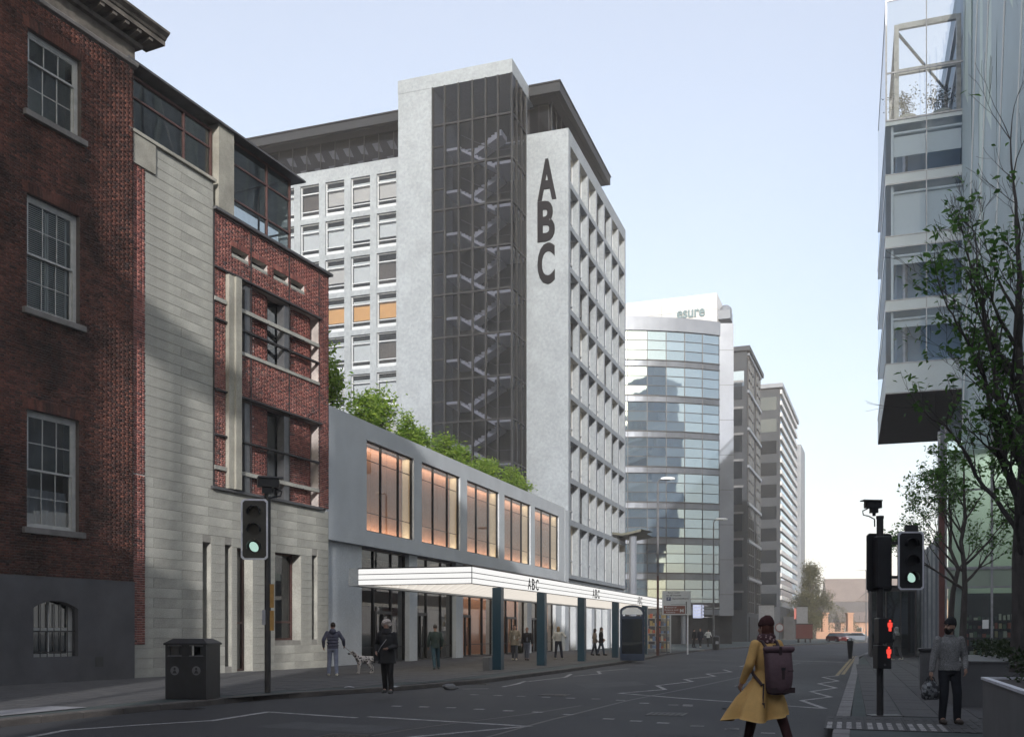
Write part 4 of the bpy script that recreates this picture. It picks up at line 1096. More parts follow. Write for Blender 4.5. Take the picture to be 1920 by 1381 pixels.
# ------------------------------------------------------------------ entrance canopy: white light box on blue-green posts
can = ST.thing('entrance_canopy', 'long flat canopy with glowing white ABC fascia on five blue posts', 'canopy')
C0, C1, CF, CB = -4.75, 34.6, -8.3, -3.9
mb = MB(); mb.box(C0, CF, 3.3, C1, CF + .06, 3.87); mb.box(C0, CF + .0601, 3.3, C0 + .06, CB, 3.87); mb.build('fascia', 'lightbox', can)
for z in (3.47, 3.66):
    l = MB(); l.box(C0 - .012, CF - .012, z, C1, CF - .002, z + .026); l.box(C0 - .012, CF, z, C0 - .002, CB, z + .026); l.build('fascia_line', 'black_frame', can)
l = MB(); l.box(C0 - .03, CF - .03, 3.868, C1, CB, 3.91); l.box(C0 - .015, CF - .015, 3.272, C1, CF + .05, 3.298); l.box(C0 - .015, CF + .05, 3.272, C0 + .05, CB, 3.298); l.box(C0 - .014, CF - .014, 3.3, C0 + .008, CF + .008, 3.868); l.build('edge_trim', 'black_frame', can)
mb = MB(); mb.box(C0, CB, 3.26, C1, CB + .4, 3.905); mb.build('rear_channel', 'concrete_lifted', can)
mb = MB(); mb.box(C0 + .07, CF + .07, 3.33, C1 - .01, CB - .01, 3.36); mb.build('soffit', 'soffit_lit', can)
mb = MB(); n = 0
x = C0 + .4
while x < C1 - .3:
    for k in range(11):
        y = CF + .35 + k * .37 + (.18 if n % 2 else 0)
        if y < CB - .1: mb.box(x - .02, y - .02, 3.322, x + .02, y + .02, 3.3295)
    x += .36; n += 1
o = mb.build('soffit_lamps', 'lamp_dot', can); o['kind'] = 'stuff'
mb = MB(); n = 0
x = C0 + .22
while x < C1 - .3:
    for k in range(11):
        y = CF + .2 + k * .37 + (.18 if n % 2 else 0)
        if y < CB - .1: mb.box(x - .035, y - .008, 3.325, x + .035, y + .008, 3.3295)
    x += .36; n += 1
o = mb.build('soffit_perforation', 'sill_stone', can); o['kind'] = 'stuff'
for x in (1.55, 12.3, 23.6):
    for k, ch in enumerate('ABC'):
        me = text_mesh('letter', ch, .40, .46, MT['letter_grey'], bold=.012, depth=.006); link('letter', me, can, (x + k * .53, CF - .0135, 3.34))
for x, o_ in ((-.5, 7.75), (4.8, 7.9), (11.5, 7.95), (19.1, 7.95), (27.75, 7.95)):
    b_ = MB(); b_.bbox(x - .18, -o_ - .18, .12, x + .18, -o_ + .18, 3.331, .008); b_.build('post', 'pillar_teal', can)
# planter-size bollard beside the first post
b_ = MB(); b_.bbox(-.17, -.14, 0, .17, .14, .52, .02); q = gp(914, 1257, .12); b_ = b_.build('bollard', 'granite', None, loc=(q[0], q[1], .13), rotz=ST.rot); tag(b_, 'short square grey bollard at the foot of the first canopy post', 'bollard')

# ------------------------------------------------------------------ plants on the roof edge of the low wing
def plant_mesh(seed, h, spread, n_stem, n_leaf, leaf, m):
    r = random.Random(seed); st = MB(); lf = MB(); tips = []
    for k in range(n_stem):
        a = r.uniform(0, 6.28); rr = spread * .35 * math.sqrt(r.random()); x, y = math.cos(a) * rr, math.sin(a) * rr; hh = h * r.uniform(.6, 1.0); dx, dy = r.gauss(0, .16) * spread, r.gauss(0, .16) * spread
        P = [(x + dx * t * t, y + dy * t * t, hh * t) for t in (0, .35, .7, 1)]
        st.tube(P, [.03, .024, .016, .006], 5, False)
        for q in range(5):
            t = r.uniform(.3, .95); b = (x + dx * t * t, y + dy * t * t, hh * t); e = (b[0] + r.gauss(0, .3) * spread, b[1] + r.gauss(0, .3) * spread, b[2] + r.uniform(.1, .4)); st.tube([b, e], [.01, .004], 4, False); tips.append(e)
        tips.append(P[-1]); tips.append(P[2])
    for k in range(n_leaf):
        c = r.choice(tips); s = leaf * r.uniform(.6, 1.3); g = .2 * spread
        p = Vector((c[0] + r.gauss(0, g), c[1] + r.gauss(0, g), max(.05, c[2] + r.gauss(0, g * 1.2))))
        d = Vector((r.gauss(0, 1), r.gauss(0, 1), r.gauss(-.2, .6))).normalized(); w = d.orthogonal().normalized(); w.rotate(Matrix.Rotation(r.uniform(0, 6.28), 3, d))
        n = d.cross(w) * s * .12
        lf.v += [tuple(p), tuple(p + d * s * .5 + w * s * .2 + n), tuple(p + d * s), tuple(p + d * s * .5 - w * s * .2 + n)]; i = len(lf.v) - 4; lf.f += [(i, i + 1, i + 2, i + 3)]
    return st.mesh('stem', MT['bark']), lf.mesh('foliage', m)
pm = [plant_mesh(20 + k, 3.0, 1.15, 7, 1300, .28, MT['leaf_bright']) for k in range(4)]
PL = [(1.3, 1.3, 'tallest feathery green plant at the brick corner end of the roof edge'), (3.6, 1.15, 'second green plant from the brick corner along the roof edge'), (6.2, 1.0, 'third green plant from the brick corner along the roof edge'), (8.7, 1.05, 'fourth green plant from the brick corner, before the pale stair wall'), (11.2, .85, 'fifth green plant from the brick corner along the roof edge'), (13.9, .95, 'sixth green plant from the brick corner along the roof edge'),
      (16.6, .9, 'seventh green plant from the brick corner, below the left edge of the stair glass'), (19.4, .8, 'eighth green plant from the brick corner, below the dark stair glass'), (22.2, .72, 'ninth green plant from the brick corner, below the dark stair glass'), (25.0, .72, 'third last green plant towards the lettered end wall'), (27.8, .68, 'second last green plant towards the lettered end wall'), (30.6, .66, 'last small green plant below the lettered end wall')]
for i, (t, s, lab) in enumerate(PL):
    e = ST.thing('roof_plant', lab, 'plant', 'plants along the roof edge', t, -1.6 - .4 * (i % 2), 11.0, RNG.uniform(0, 6)); k_ = RNG.uniform(.8, 1.05); e.scale = (k_, k_, (s * .70 + .08) * RNG.uniform(.85, 1.2))
    for me in pm[i % 4]: link(me.name.split('.')[0], me, e)

# ------------------------------------------------------------------ bowed glass office beyond the tower
MT['bow_glass'] = mirror_glass('bow_glass', (0.05, 0.068, 0.085), 0.30, 0.03, 0.10, (0.13, 0.17, 0.20), (.72, .86, .97))
MT['bow_spandrel'] = mat('bow_spandrel', (0.13, 0.14, 0.16), 0.35, 0.7, var=0.3, vscale=.4)
MT['panel_pale'] = mat('panel_pale', (0.20, 0.215, 0.25), 0.45, 0.2, var=0.15, vscale=.3)
MT['white_clad'] = mat('white_clad', (0.58, 0.57, 0.575), 0.5, var=0.03)
MT['sign_teal'] = mat('sign_teal', (0.16, 0.22, 0.24), 0.4, 0.3, var=0.05)
bow = thing('bowed_office', 'bowed glass office block with white rooftop box and lettering', 'office block', (0, 0, 0))
CX_, CY_, R_ = 13.6, 153.0, 33.0
def bowp(a, r=R_, z=0.0): return (CX_ + r * math.sin(a), CY_ - r * math.cos(a), z)
A0, A1 = RAD(-24), RAD(21.5); FL = 4.32; ZT = 39.7; nseg = 11
def arc_band(mb, r0, r1, z0, z1, a0=A0, a1=A1, n=26):
    for i in range(n):
        p, q = a0 + (a1 - a0) * i / n, a0 + (a1 - a0) * (i + 1) / n
        mb.quad(bowp(p, r1, z0), bowp(q, r1, z0), bowp(q, r1, z1), bowp(p, r1, z1))
        mb.quad(bowp(p, r1, z1), bowp(q, r1, z1), bowp(q, r0, z1), bowp(p, r0, z1)); mb.quad(bowp(p, r0, z0), bowp(q, r0, z0), bowp(q, r1, z0), bowp(p, r1, z0))
mb = MB(); arc_band(mb, R_ - .6, R_ + .25, ZT - 1.45, ZT + .2); mb.build('frieze', 'panel_pale', bow)
mb = MB(); arc_band(mb, R_ - 1.2, R_ - 1.0, 0, ZT - .1); mb.build('core', 'room_dark', bow)
floors = []
zt = ZT - 1.45
for f in range(8):
    zb = zt - 3.5; floors.append((zb, zt)); s = MB(); arc_band(s, R_ - .5, R_ + .06, zb - .82, zb); s.build('spandrel', 'bow_spandrel', bow); zt = zb - .82
    s = MB(); arc_band(s, R_ - .3, R_ + .16, zb - .12, zb - .02); s.build('floor_trim', 'steel_dark', bow); s = MB(); arc_band(s, R_ - .3, R_ + .14, zb - .86, zb - .8); s.build('floor_trim', 'steel_dark', bow)
for zb, zc in floors:
    for i in range(nseg):
        a, b = A0 + (A1 - A0) * i / nseg, A0 + (A1 - A0) * (i + 1) / nseg
        for k in range(3):
            z0, z1 = zb + (zc - zb) * k / 3, zb + (zc - zb) * (k + 1) / 3; t = RNG.uniform(-.012, .012); u = RNG.uniform(-.012, .012)
            p = MB(); p.quad(bowp(a + .0006, R_ + t, z0 + .03), bowp(b - .0006, R_ - t, z0 + .03), bowp(b - .0006, R_ - t + u, z1 - .03), bowp(a + .0006, R_ + t + u, z1 - .03)); p.build('pane', 'bow_glass', bow)
mb = MB()
for i in range(nseg + 1):
    a = A0 + (A1 - A0) * i / nseg
    mb.tube([bowp(a, R_ + .03, 6), bowp(a, R_ + .03, ZT - 1.45)], .055, 4)
for zb, zc in floors:
    for k in (1, 2): arc_band(mb, R_ - .1, R_ + .05, zb + (zc - zb) * k / 3 - .035, zb + (zc - zb) * k / 3 + .035)
mb.build('mullions', 'steel_dark', bow)
mb = MB(); px_, py_, _ = bowp(A1); mb.box(px_, py_ - .1, 3.6, px_ + 1.75, py_ + 14, ZT + .1)
o = mb.build('end_pier', 'panel_pale', bow)
for k in range(8): s = MB(); s.box(px_ - .01, py_ - .115, 6.2 + k * FL, px_ + 1.76, py_ - .098, 6.25 + k * FL); s.build('pier_joint', 'steel_dark', bow)
mb = MB(); arc_band(mb, R_ - 3, R_ - 2.2, .1, 4.6); mb.box(px_ - 2, py_ + .6, .1, px_ + 1.7, py_ + 12, 4.5); mb.build('ground_floor', 'room_dark', bow)
for k in range(5):
    a = A0 + (A1 - A0) * (k * 2 + 1) / nseg; s = MB(); s.tube([bowp(a, R_ - .4, .1), bowp(a, R_ - .4, 5.2)], .3, 10); s.build('column', 'panel_pale', bow)
mb = MB(); arc_band(mb, R_ - 2.4, R_ + .1, 4.6, 5.2); mb.build('base_band', 'steel_dark', bow)
# white rooftop box with the fallen-off first letter row kept as seen: e s u r e
BX = ST.rot - math.pi / 2
box = MB(); w_ = 30.0; box.box(-w_, 0, 39.2, 0, 12, 43.9)
ob = box.build('rooftop_box', 'white_clad', bow, loc=(25.6, 123.2, 0), rotz=BX - RAD(1))
for k in range(1, 6): s = MB(); s.box(-w_ + k * 4.6, -.012, 39.3, -w_ + k * 4.6 + .05, -.002, 43.85); s.build('panel_joint', 'panel_pale', ob)
s = MB(); s.box(-w_, -.012, 41.9, 0, -.004, 41.95); s.build('panel_joint', 'panel_pale', ob)
me = text_mesh('lettering', 'esure', 3.5, 1.0, MT['sign_teal'], .02, .12); link('lettering', me, ob, (-5.0, -.03, 41.15))
s = MB(); s.tube([(.3, 3, 39.5), (.3, 3, 42.4)], .08, 6); s.box(.02, 1.0, 40.9, 1.5, 3.2, 42.0); s.ball((.8, 2, 42.1), .8, n=10, m=6); s.build('rooftop_plant_unit', 'panel_pale', ob)

# ------------------------------------------------------------------ pavilion eave between the tower and the bowed office
MT['tile_green'] = mat('tile_green', (0.11, 0.11, 0.085), 0.6, var=0.4, vscale=3)
pv = thing('pavilion', 'small pavilion with upturned tiled eaves on grey columns', 'pavilion', (9.8, 96, 0.1), ST.rot - math.pi / 2)
mb = MB(); n = 10
for i in range(n):
    f = lambda u: 10.6 + 2.2 * (1 - u) ** 1.6 + (.5 if u > .8 else 0) * (u - .8) * 5
    u, v = i / n, (i + 1) / n
    mb.quad((-6 + 9.4 * u, -3, f(u)), (-6 + 9.4 * v, -3, f(v)), (-6 + 9.4 * v, 3, f(v) + .3), (-6 + 9.4 * u, 3, f(u) + .3)); mb.quad((-6 + 9.4 * u, -3, f(u) - .22), (-6 + 9.4 * u, -3, f(u)), (-6 + 9.4 * v, -3, f(v)), (-6 + 9.4 * v, -3, f(v) - .22))
    mb.quad((-6 + 9.4 * u, -3, f(u) - .22), (-6 + 9.4 * v, -3, f(v) - .22), (-6 + 9.4 * v, 3, f(v) - .22), (-6 + 9.4 * u, 3, f(u) - .22))
mb.build('roof', 'tile_green', pv)
mb = MB(); mb.tube([(2.4, -2, 0), (2.4, -2, 10.6)], .36, 12); mb.build('column', 'panel_pale', pv); mb = MB(); mb.tube([(-3, -2, 0), (-3, -2, 11)], .36, 12); mb.build('column', 'panel_pale', pv)

# ------------------------------------------------------------------ the dark and the striped blocks further down the street
FS = Frame(35.7, 150.0, 20.9)
MT['dark_stone'] = mat('dark_stone', (0.036, 0.041, 0.050), 0.8, var=0.2, vscale=.3, fine=.15, fscale=4)
MT['far_glass'] = mirror_glass('far_glass', (0.12, 0.15, 0.18), 0.40, 0.04, 0.1, (0.24, 0.28, 0.32), (.8, .9, .98))
dk = FS.thing('dark_office', 'dark stone office block with tall gridded window bays', 'office block')
mb = MB(); mb.box(-.01, 0, .1, 17.2, 16, 44.3); mb.build('body', 'dark_stone', dk)
mb = MB(); mb.box(-.4, -.5, 44.302, 17.6, 16, 45.0); mb.build('cornice', 'dark_stone', dk)
for j in range(7):
    z = 4.5 + j * 5.7
    for x0, x1, cols in ((.9, 7.2, 3), (10.6, 15.8, 2)):
        f = MB(); w = (x1 - x0) / cols
        for c in range(cols + 1): f.box(x0 + c * w - .09, -.18, z, x0 + c * w + .09, -.005, z + 5.0)
        for r in range(4):
            for c in range(cols): f.box(x0 + c * w + .09, -.15, z + r * 1.63, x0 + (c + 1) * w - .09, -.006, z + r * 1.63 + .12)
        o = f.build('window', 'steel_dark', dk); p = MB(); p.quad((x0, -.03, z), (x1, -.03, z), (x1, -.03, z + 5), (x0, -.03, z + 5)); p.build('pane', 'far_glass', o)
    s = MB(); s.box(.5, -.3, z + 5.06, 16.4, -.01, z + 5.5); s.build('band', 'panel_pale', dk)
for j in range(9):
    p = MB(); z = 5 + j * 4.0; p.box(-.06, .7, z, -.02, 15, z + 2.5); p.build('front_pane', 'glass_dark', dk); p = MB(); p.box(-.12, .5, z + 2.6, -.015, 15.5, z + 2.9); p.build('front_band', 'steel_grey', dk)
p = MB(); p.box(-.06, .4, 39.0, -.015, 8, 41.3); p.build('front_pane', 'far_glass', dk)
p = MB(); p.box(2, -.2, .1, 15, -.01, 3.9); p.build('shopfront', 'room_dark', dk)
st = FS.thing('striped_office', 'tall office block banded with white horizontal strips and grey end pier', 'office block', None, 42.6, .6)
mb = MB(); mb.box(-.01, 0, .1, 36, 16, 48.5); mb.build('body', 'dark_stone', st)
mb = MB(); mb.box(-.5, -.6, 48.502, 36.3, 16, 49.3); mb.build('cornice', 'panel_pale', st)
for j in range(19):
    z = 6.5 + j * 2.2
    p = MB(); p.box(1.2, -.05, z, 35.5, -.01, z + 1.25); p.build('window_band', 'far_glass', st)
    s = MB(); s.box(.2, -.35, z + 1.3, 35.7, -.02, z + 2.1); s.build('band', 'white_clad', st)
mb = MB(); mb.box(36.4, -1.0, .1, 48, 12, 44); mb.build('end_pier', 'panel_pale', st)
for j in range(10): p = MB(); p.box(-.06, .6, 6.5 + j * 4.2, -.02, 15, 9.0 + j * 4.2); p.build('front_pane', 'glass_dark', st)
mb = MB(); mb.box(3, -2.4, .1, 34, -.4, 4.6); mb.build('shop_row', 'room_dark', st)
MT['red_fascia'] = mat('red_fascia', (0.42, 0.12, 0.10), 0.6, var=.1)
mb = MB(); mb.box(3, -2.7, 4.1, 40, -2.41, 6.2); mb.build('shop_fascia', 'red_fascia', st)
gt = thing('far_tower', 'pale slab tower fading in the haze beyond the striped block', 'tower', (88, 330, 0))
mb = MB(); mb.box(-5.5, 0, 0, 5, 14, 78.5); mb.build('wall', 'panel_pale', gt)
for k in range(12): s = MB(); s.box(-5, -.06, 12 + k * 5.5, 4.5, -.01, 14.5 + k * 5.5); s.build('window_band', 'far_glass', gt)

# ------------------------------------------------------------------ far end of the street: brick terrace, roofs, tree, small things
MT['brick_far'] = mat('brick_far', (0.44, 0.25, 0.17), 0.9, var=.15, vscale=.3)
MT['roof_tile'] = mat('roof_tile', (0.16, 0.125, 0.115), 0.9, var=.15, vscale=.3)
MT['roof_tile_dk'] = mat('roof_tile_dk', (0.085, 0.075, 0.075), 0.9, var=.15, vscale=.3)
def terrace(name, label, x, y, rot, L, Dp, h, hr, rows, n, roofm='roof_tile', gable=None, cat='house'):
    e = thing(name, label, cat, (x, y, 0), rot)
    m_ = MB(); m_.box(0, 0, 0, L, Dp, h); m_.build('wall', 'brick_far', e)
    r = MB(); r.profile_x([(-.6, h), (Dp / 2, h + hr), (Dp + .6, h), (Dp + .6, h - .15), (-.6, h - .15)], -.4, L + .4); r.build('roof', roofm, e)
    for j in range(rows):
        for k in range(n):
            xx = L * (k + .5) / n; z = 1.2 + j * (h - 1) / rows
            f = MB(); f.box(xx - .6, -.08, z, xx + .6, -.005, z + 1.5); f.build('window', 'win_white', e); p = MB(); p.quad((xx - .5, -.085, z + .1), (xx + .5, -.085, z + .1), (xx + .5, -.085, z + 1.4), (xx - .5, -.085, z + 1.4)); p.build('pane', 'glass_dark', e)
    for gx in gable or []:
        g = MB(); g.box(gx - 3, -.5, 0, gx + 3, 1.5, h + .2); g.build('gable_bay', 'brick_far', e); g = MB(); g.v = [(gx - 3.5, -1, h), (gx + 3.5, -1, h), (gx, -1, h + 3), (gx - 3.5, 6, h), (gx + 3.5, 6, h), (gx, 6, h + 3)]; g.f = [(0, 1, 2), (0, 2, 5, 3), (1, 4, 5, 2)]; g.build('gable_roof', roofm, e)
    return e
terrace('brick_terrace', 'orange brick apartment row with long tiled roof closing the street', 102, 318, RAD(-8), 70, 12, 11.5, 7.5, 3, 14, gable=[12, 30, 52])
terrace('brick_lodge', 'low dark roofed brick house in front of the apartment row', 88, 285, RAD(-8), 18, 14, 4.5, 6, 1, 4, 'roof_tile_dk')
terrace('brick_gatehouse', 'small brick gatehouse with tiled roof at the street end', 82, 246, RAD(-6), 9, 7, 4.2, 2.4, 1, 3)
for px, w in ((1546, .9), (1593, .7)):
    q = MB(); q.bbox(-.6, -.6, 0, .6, .6, 5.5, .05); q.box(-.75, -.75, 5.502, .75, .75, 5.8); D = 215
    o = thing('gate_pillar', 'thick orange brick gate pillar %s' % ('beside the low garden wall' if px < 1570 else 'beside the parked cars'), 'gate pillar', ((px - 960) / 1850 * D, D, 0)); q.build('shaft', 'brick_far', o)
o = thing('garden_wall', 'low pale sunlit garden wall at the street end', 'wall', (66, 214, 0), RAD(-6)); q = MB(); q.box(0, 0, 0, 18, .4, 1.5); q.box(0, -.05, 1.502, 18, .45, 1.65); q.build('coursing', 'brick_far', o)
terrace('corner_pub', 'dark low building with flat front right of the far street end', 118, 275, RAD(-4), 26, 14, 11, 1.0, 2, 5, 'roof_tile_dk')
MT['hill'] = mat('hill', (0.10, 0.115, 0.10), 0.95, var=.3, vscale=.02)
mb = MB()
for i in range(40):
    f = lambda k: 12 + 14 * mnoise.noise((k * .23, 3.1, 0)) + 8
    x0, x1 = -690 + i * 42, -648 + i * 42; mb.quad((x0, 1300, -1), (x1, 1300, -1), (x1, 1340, f(i + 1)), (x0, 1340, f(i))); mb.quad((x0, 1340, f(i)), (x1, 1340, f(i + 1)), (x1, 1480, -1), (x0, 1480, -1))
tag(mb.build('hills', 'hill'), kind='structure')

# billboards and small far street furniture
MT['board_white'] = mat('board_white', (0.36, 0.36, 0.39), 0.6, var=.1); MT['board_red'] = mat('board_red', (0.15, 0.045, 0.04), 0.6, var=.1)
def board(label, px, y0, y1, w, D, m, m2=None, legs=True):
    x = (px - 960) / 1850 * D; z0 = CAM_Z + (1184 - y1) / 1850 * D; z1 = CAM_Z + (1184 - y0) / 1850 * D; ww = w / 1850 * D
    e = thing('billboard', label, 'billboard', (x, D, 0), RAD(-12)); b_ = MB(); b_.box(-ww / 2, 0, z0, ww / 2, .18, z1); b_.build('panel', m, e)
    f = MB(); f.box(-ww / 2 - .08, -.03, z1, ww / 2 + .08, .2, z1 + .1); f.box(-ww / 2 - .08, -.03, z0 - .1, ww / 2 + .08, .2, z0); f.build('frame', 'steel_dark', e)
    l = MB(); l.box(-ww / 2 + .2, .19, 0, -ww / 2 + .4, .35, z1); l.box(ww / 2 - .4, .19, 0, ww / 2 - .2, .35, z1); l.build('leg', 'steel_dark', e)
board('pale blank billboard left of the woman in the yellow coat', 1437, 1134, 1166, 28, 135, 'board_white')
board('pale upright billboard in front of the far tree', 1504, 1137, 1168, 20, 140, 'board_white')
board('dark red hoarding under the pale upright billboard', 1508, 1170, 1196, 30, 139, 'board_red')
rs = thing('round_sign', 'round red bordered traffic sign beside the hoarding', 'sign', (36.6, 135, 0), 0)
q = MB(); n = 20; q.poly([(.62 * math.cos(2 * math.pi * k / n), 0, 2.2 + .62 * math.sin(2 * math.pi * k / n)) for k in range(n)]); q.build('rim', 'board_red', rs); q = MB(); q.poly([(.46 * math.cos(2 * math.pi * k / n), -.02, 2.2 + .46 * math.sin(2 * math.pi * k / n)) for k in range(n)]); q.build('face', 'board_white', rs); q = MB(); q.tube([(0, .08, 0), (0, .08, 3)], .06, 6); q.build('post', 'pole_dark', rs)

def car(name, label, x, y, rot, col):
    m = mat('car_paint', col, 0.25, 0.3, var=0.03); e = thing(name, label, 'car', (x, y, 0), rot)
    b_ = MB(); L, W = 4.2, 1.74
    b_.profile_x([(-2.1, .3), (-2.12, .65), (-2.0, .85), (-1.0, .98), (-.45, .99), (1.5, .99), (2.02, .92), (2.1, .6), (2.08, .3)][::-1], -W / 2, W / 2); b_.build('body', m, e)
    c = MB(); i = 0; pts = [(-1.05, .985), (-.4, 1.42), (1.2, 1.43), (1.85, .985)]
    lo, hi = W / 2 - .05, W / 2 - .2
    c.v = [(-lo, *pts[0]), (lo, *pts[0]), (lo, *pts[3]), (-lo, *pts[3]), (-hi, *pts[1]), (hi, *pts[1]), (hi, *pts[2]), (-hi, *pts[2])]; c.f = [(0, 1, 5, 4), (1, 2, 6, 5), (2, 3, 7, 6), (3, 0, 4, 7)]; c.build('windows', 'glass_dark', e)
    r = MB(); r.box(-hi - .02, -.42, 1.405, hi + .02, 1.22, 1.46); r.build('roof', m, e)
    for sx in (-1, 1):
        for yy in (-1.3, 1.3):
            w = MB(); w.tube([(sx * (W / 2 - .2), yy, .31), (sx * (W / 2 + .01), yy, .31)], .31, 14); wo = w.build('wheel', 'black_paint', e); w = MB(); w.tube([(sx * (W / 2 + .005), yy, .31), (sx * (W / 2 + .02), yy, .31)], .19, 10); w.build('rim', 'grey_metal', wo)
        h = MB(); h.box(sx * .6 - .18, -2.13, .62, sx * .6 + .18, -2.05, .78); h.build('headlight', 'win_white', e); h = MB(); h.box(sx * .62 - .16, 2.03, .66, sx * .62 + .16, 2.11, .82); h.build('tail_light', 'board_red', e)
    return e
D = 150; car('parked_car', 'dark red car at the far end of the street', (1570 - 960) / 1850 * D, D, RAD(8), (.16, .02, .02))
D = 165; car('parked_car', 'silver blue car beside the far lamp post', (1612 - 960) / 1850 * D, D, RAD(60), (.25, .28, .34))
D = 168; car('parked_car', 'pale grey car behind the dark red car', (1585 - 960) / 1850 * D, D, RAD(12), (.42, .42, .42))

# ------------------------------------------------------------------ unseen blocks added behind the camera to shade the street and shape sun patches
_q = Vector((math.cos(_p), -math.sin(_p))); _h = Vector((-math.sin(_p), -math.cos(_p)))
def behind(name, label, w0, w1, s, dep, z0, z1, cat='building'):
    c = _h * s; ang = math.atan2(_q.y, _q.x); e = thing(name, label, cat, (c.x, c.y, 0), ang)
    b_ = MB(); b_.box(w0, -dep, z0, w1, 0, z1); b_.build('wall', 'concrete_lifted', e); return e
behind('shade_block_left', 'unseen tall block added behind the viewer to shade the old brick house', -75, -12.5, 35, 25, 0, 41.2)
behind('shade_block_right', 'unseen tall block added behind the viewer to shade the carriageway', -7.75, 60, 35, 25, 0, 40.2)
behind('shade_bar', 'high bridge added to cast a shadow band, between the unseen blocks behind the viewer', -12.49, -7.76, 37, 3, 35.3, 36.1, 'blocker')
behind('shade_post', 'unseen slim post added for its shadow, under the high bridge behind the viewer', -11.42, -11.08, 36.9, .3, 0, 35.29, 'column')
behind('shade_post', 'second unseen slim post added for its shadow, under the high bridge behind the viewer', -9.3, -9.05, 36.9, .3, 0, 35.29, 'column')
behind('shade_block_low', 'unseen lower block added behind the viewer to darken the stone base', -12.49, -10.75, 37, 3, 0, 27.6)

# ------------------------------------------------------------------ thin town haze
HAZE = 0.0009
hz = MB(); hz.box(-720, -220, -1.06, 1020, 1520, 80.5); ho = hz.build('haze', None); tag(ho, kind='stuff')
m, N, L = new_mat('haze'); out = N.new('ShaderNodeOutputMaterial'); v = N.new('ShaderNodeVolumePrincipled'); v.inputs['Color'].default_value = (1, .955, .945, 1); v.inputs['Density'].default_value = HAZE; v.inputs['Anisotropy'].default_value = -0.3
L.new(v.outputs[0], out.inputs['Volume']); ho.data.materials.append(m)

# ------------------------------------------------------------------ right: glass building with oversailing tower, pleated glass wall and lobby
MT['tower_glass'] = glass('tower_glass', (0.86, 0.92, 0.97), 0.3, 0.01, 0.1, 0.0)
MT['tower_band'] = mat('tower_band', (0.62, 0.67, 0.70), 0.35, 0.1, var=.06, vscale=.4)
MT['tower_white'] = mat('tower_white', (0.86, 0.87, 0.88), 0.6, var=.02)
MT['tower_in'] = mat('tower_in', (0.36, 0.45, 0.56), 0.7, var=.15, vscale=.4)
MT['tower_steel'] = mat('tower_steel', (0.42, 0.42, 0.45), 0.4, 0.5, var=.2)
MT['soffit_dark'] = mat('soffit_dark', (0.07, 0.062, 0.062), 0.7, var=.12, vscale=1)
MT['pleat_pale'] = mat('pleat_pale', (0.58, 0.68, 0.64), 0.38, 0.0, var=.08, vscale=.3)
MT['pleat_blue'] = mat('pleat_blue', (0.41, 0.49, 0.52), 0.38, 0.0, var=.08, vscale=.3)
MT['lobby_glass'] = glass('lobby_glass', (0.80, 0.90, 0.84), 1.0, 0.01, 0.1, 0.10)
MT['lobby_green'] = mat('lobby_green', (0.36, 0.43, 0.36), 0.35, var=.08, vscale=.5)
MT['red_steel'] = mat('red_steel', (0.12, 0.045, 0.04), 0.5, var=.2)
gb = ST.thing('glass_building', 'pale glass office building with oversailing corner tower, pleated wall and glazed lobby', 'office building')
T0, O0, O1 = 31.6, 22.95, 27.7
def B(mb, t0, o0, z0, t1, o1, z1): return mb.box(t0, -o1, z0, t1, -o0, z1)
mb = MB(); B(mb, T0 + .02, O0 + .02, 16.96, 49.6, O1 - .02, 17.0); mb.build('soffit', 'soffit_dark', gb)
bands = [(17.001, 18.96), (22.3, 23.05), (26.4, 27.2), (30.5, 31.2), (34.35, 34.6)]
for a, b in bands: mb = MB(); B(mb, T0, O0, a, 49.6, O1, b); mb.build('floor_band', 'tower_band', gb)
mb = MB(); B(mb, T0 + 3.0, O0 + .8, 18.96, 49, O1, 34.3); mb.build('core', 'tower_in', gb)
for a, b in bands[:4]:
    s = MB(); B(s, T0 - .03, O0 - .03, b - .06, 49.6, O0 - .001, b); B(s, T0 - .03, O0, b - .06, T0 - .001, O1, b); B(s, T0 - .025, O0, a, T0 - .001, O1, a + .07); s.build('edge_trim', 'tower_steel', gb)
gl = [(18.96, 22.3), (23.05, 26.4), (27.2, 30.5), (31.2, 34.35), (34.6, 42.4)]
MID = 25.41
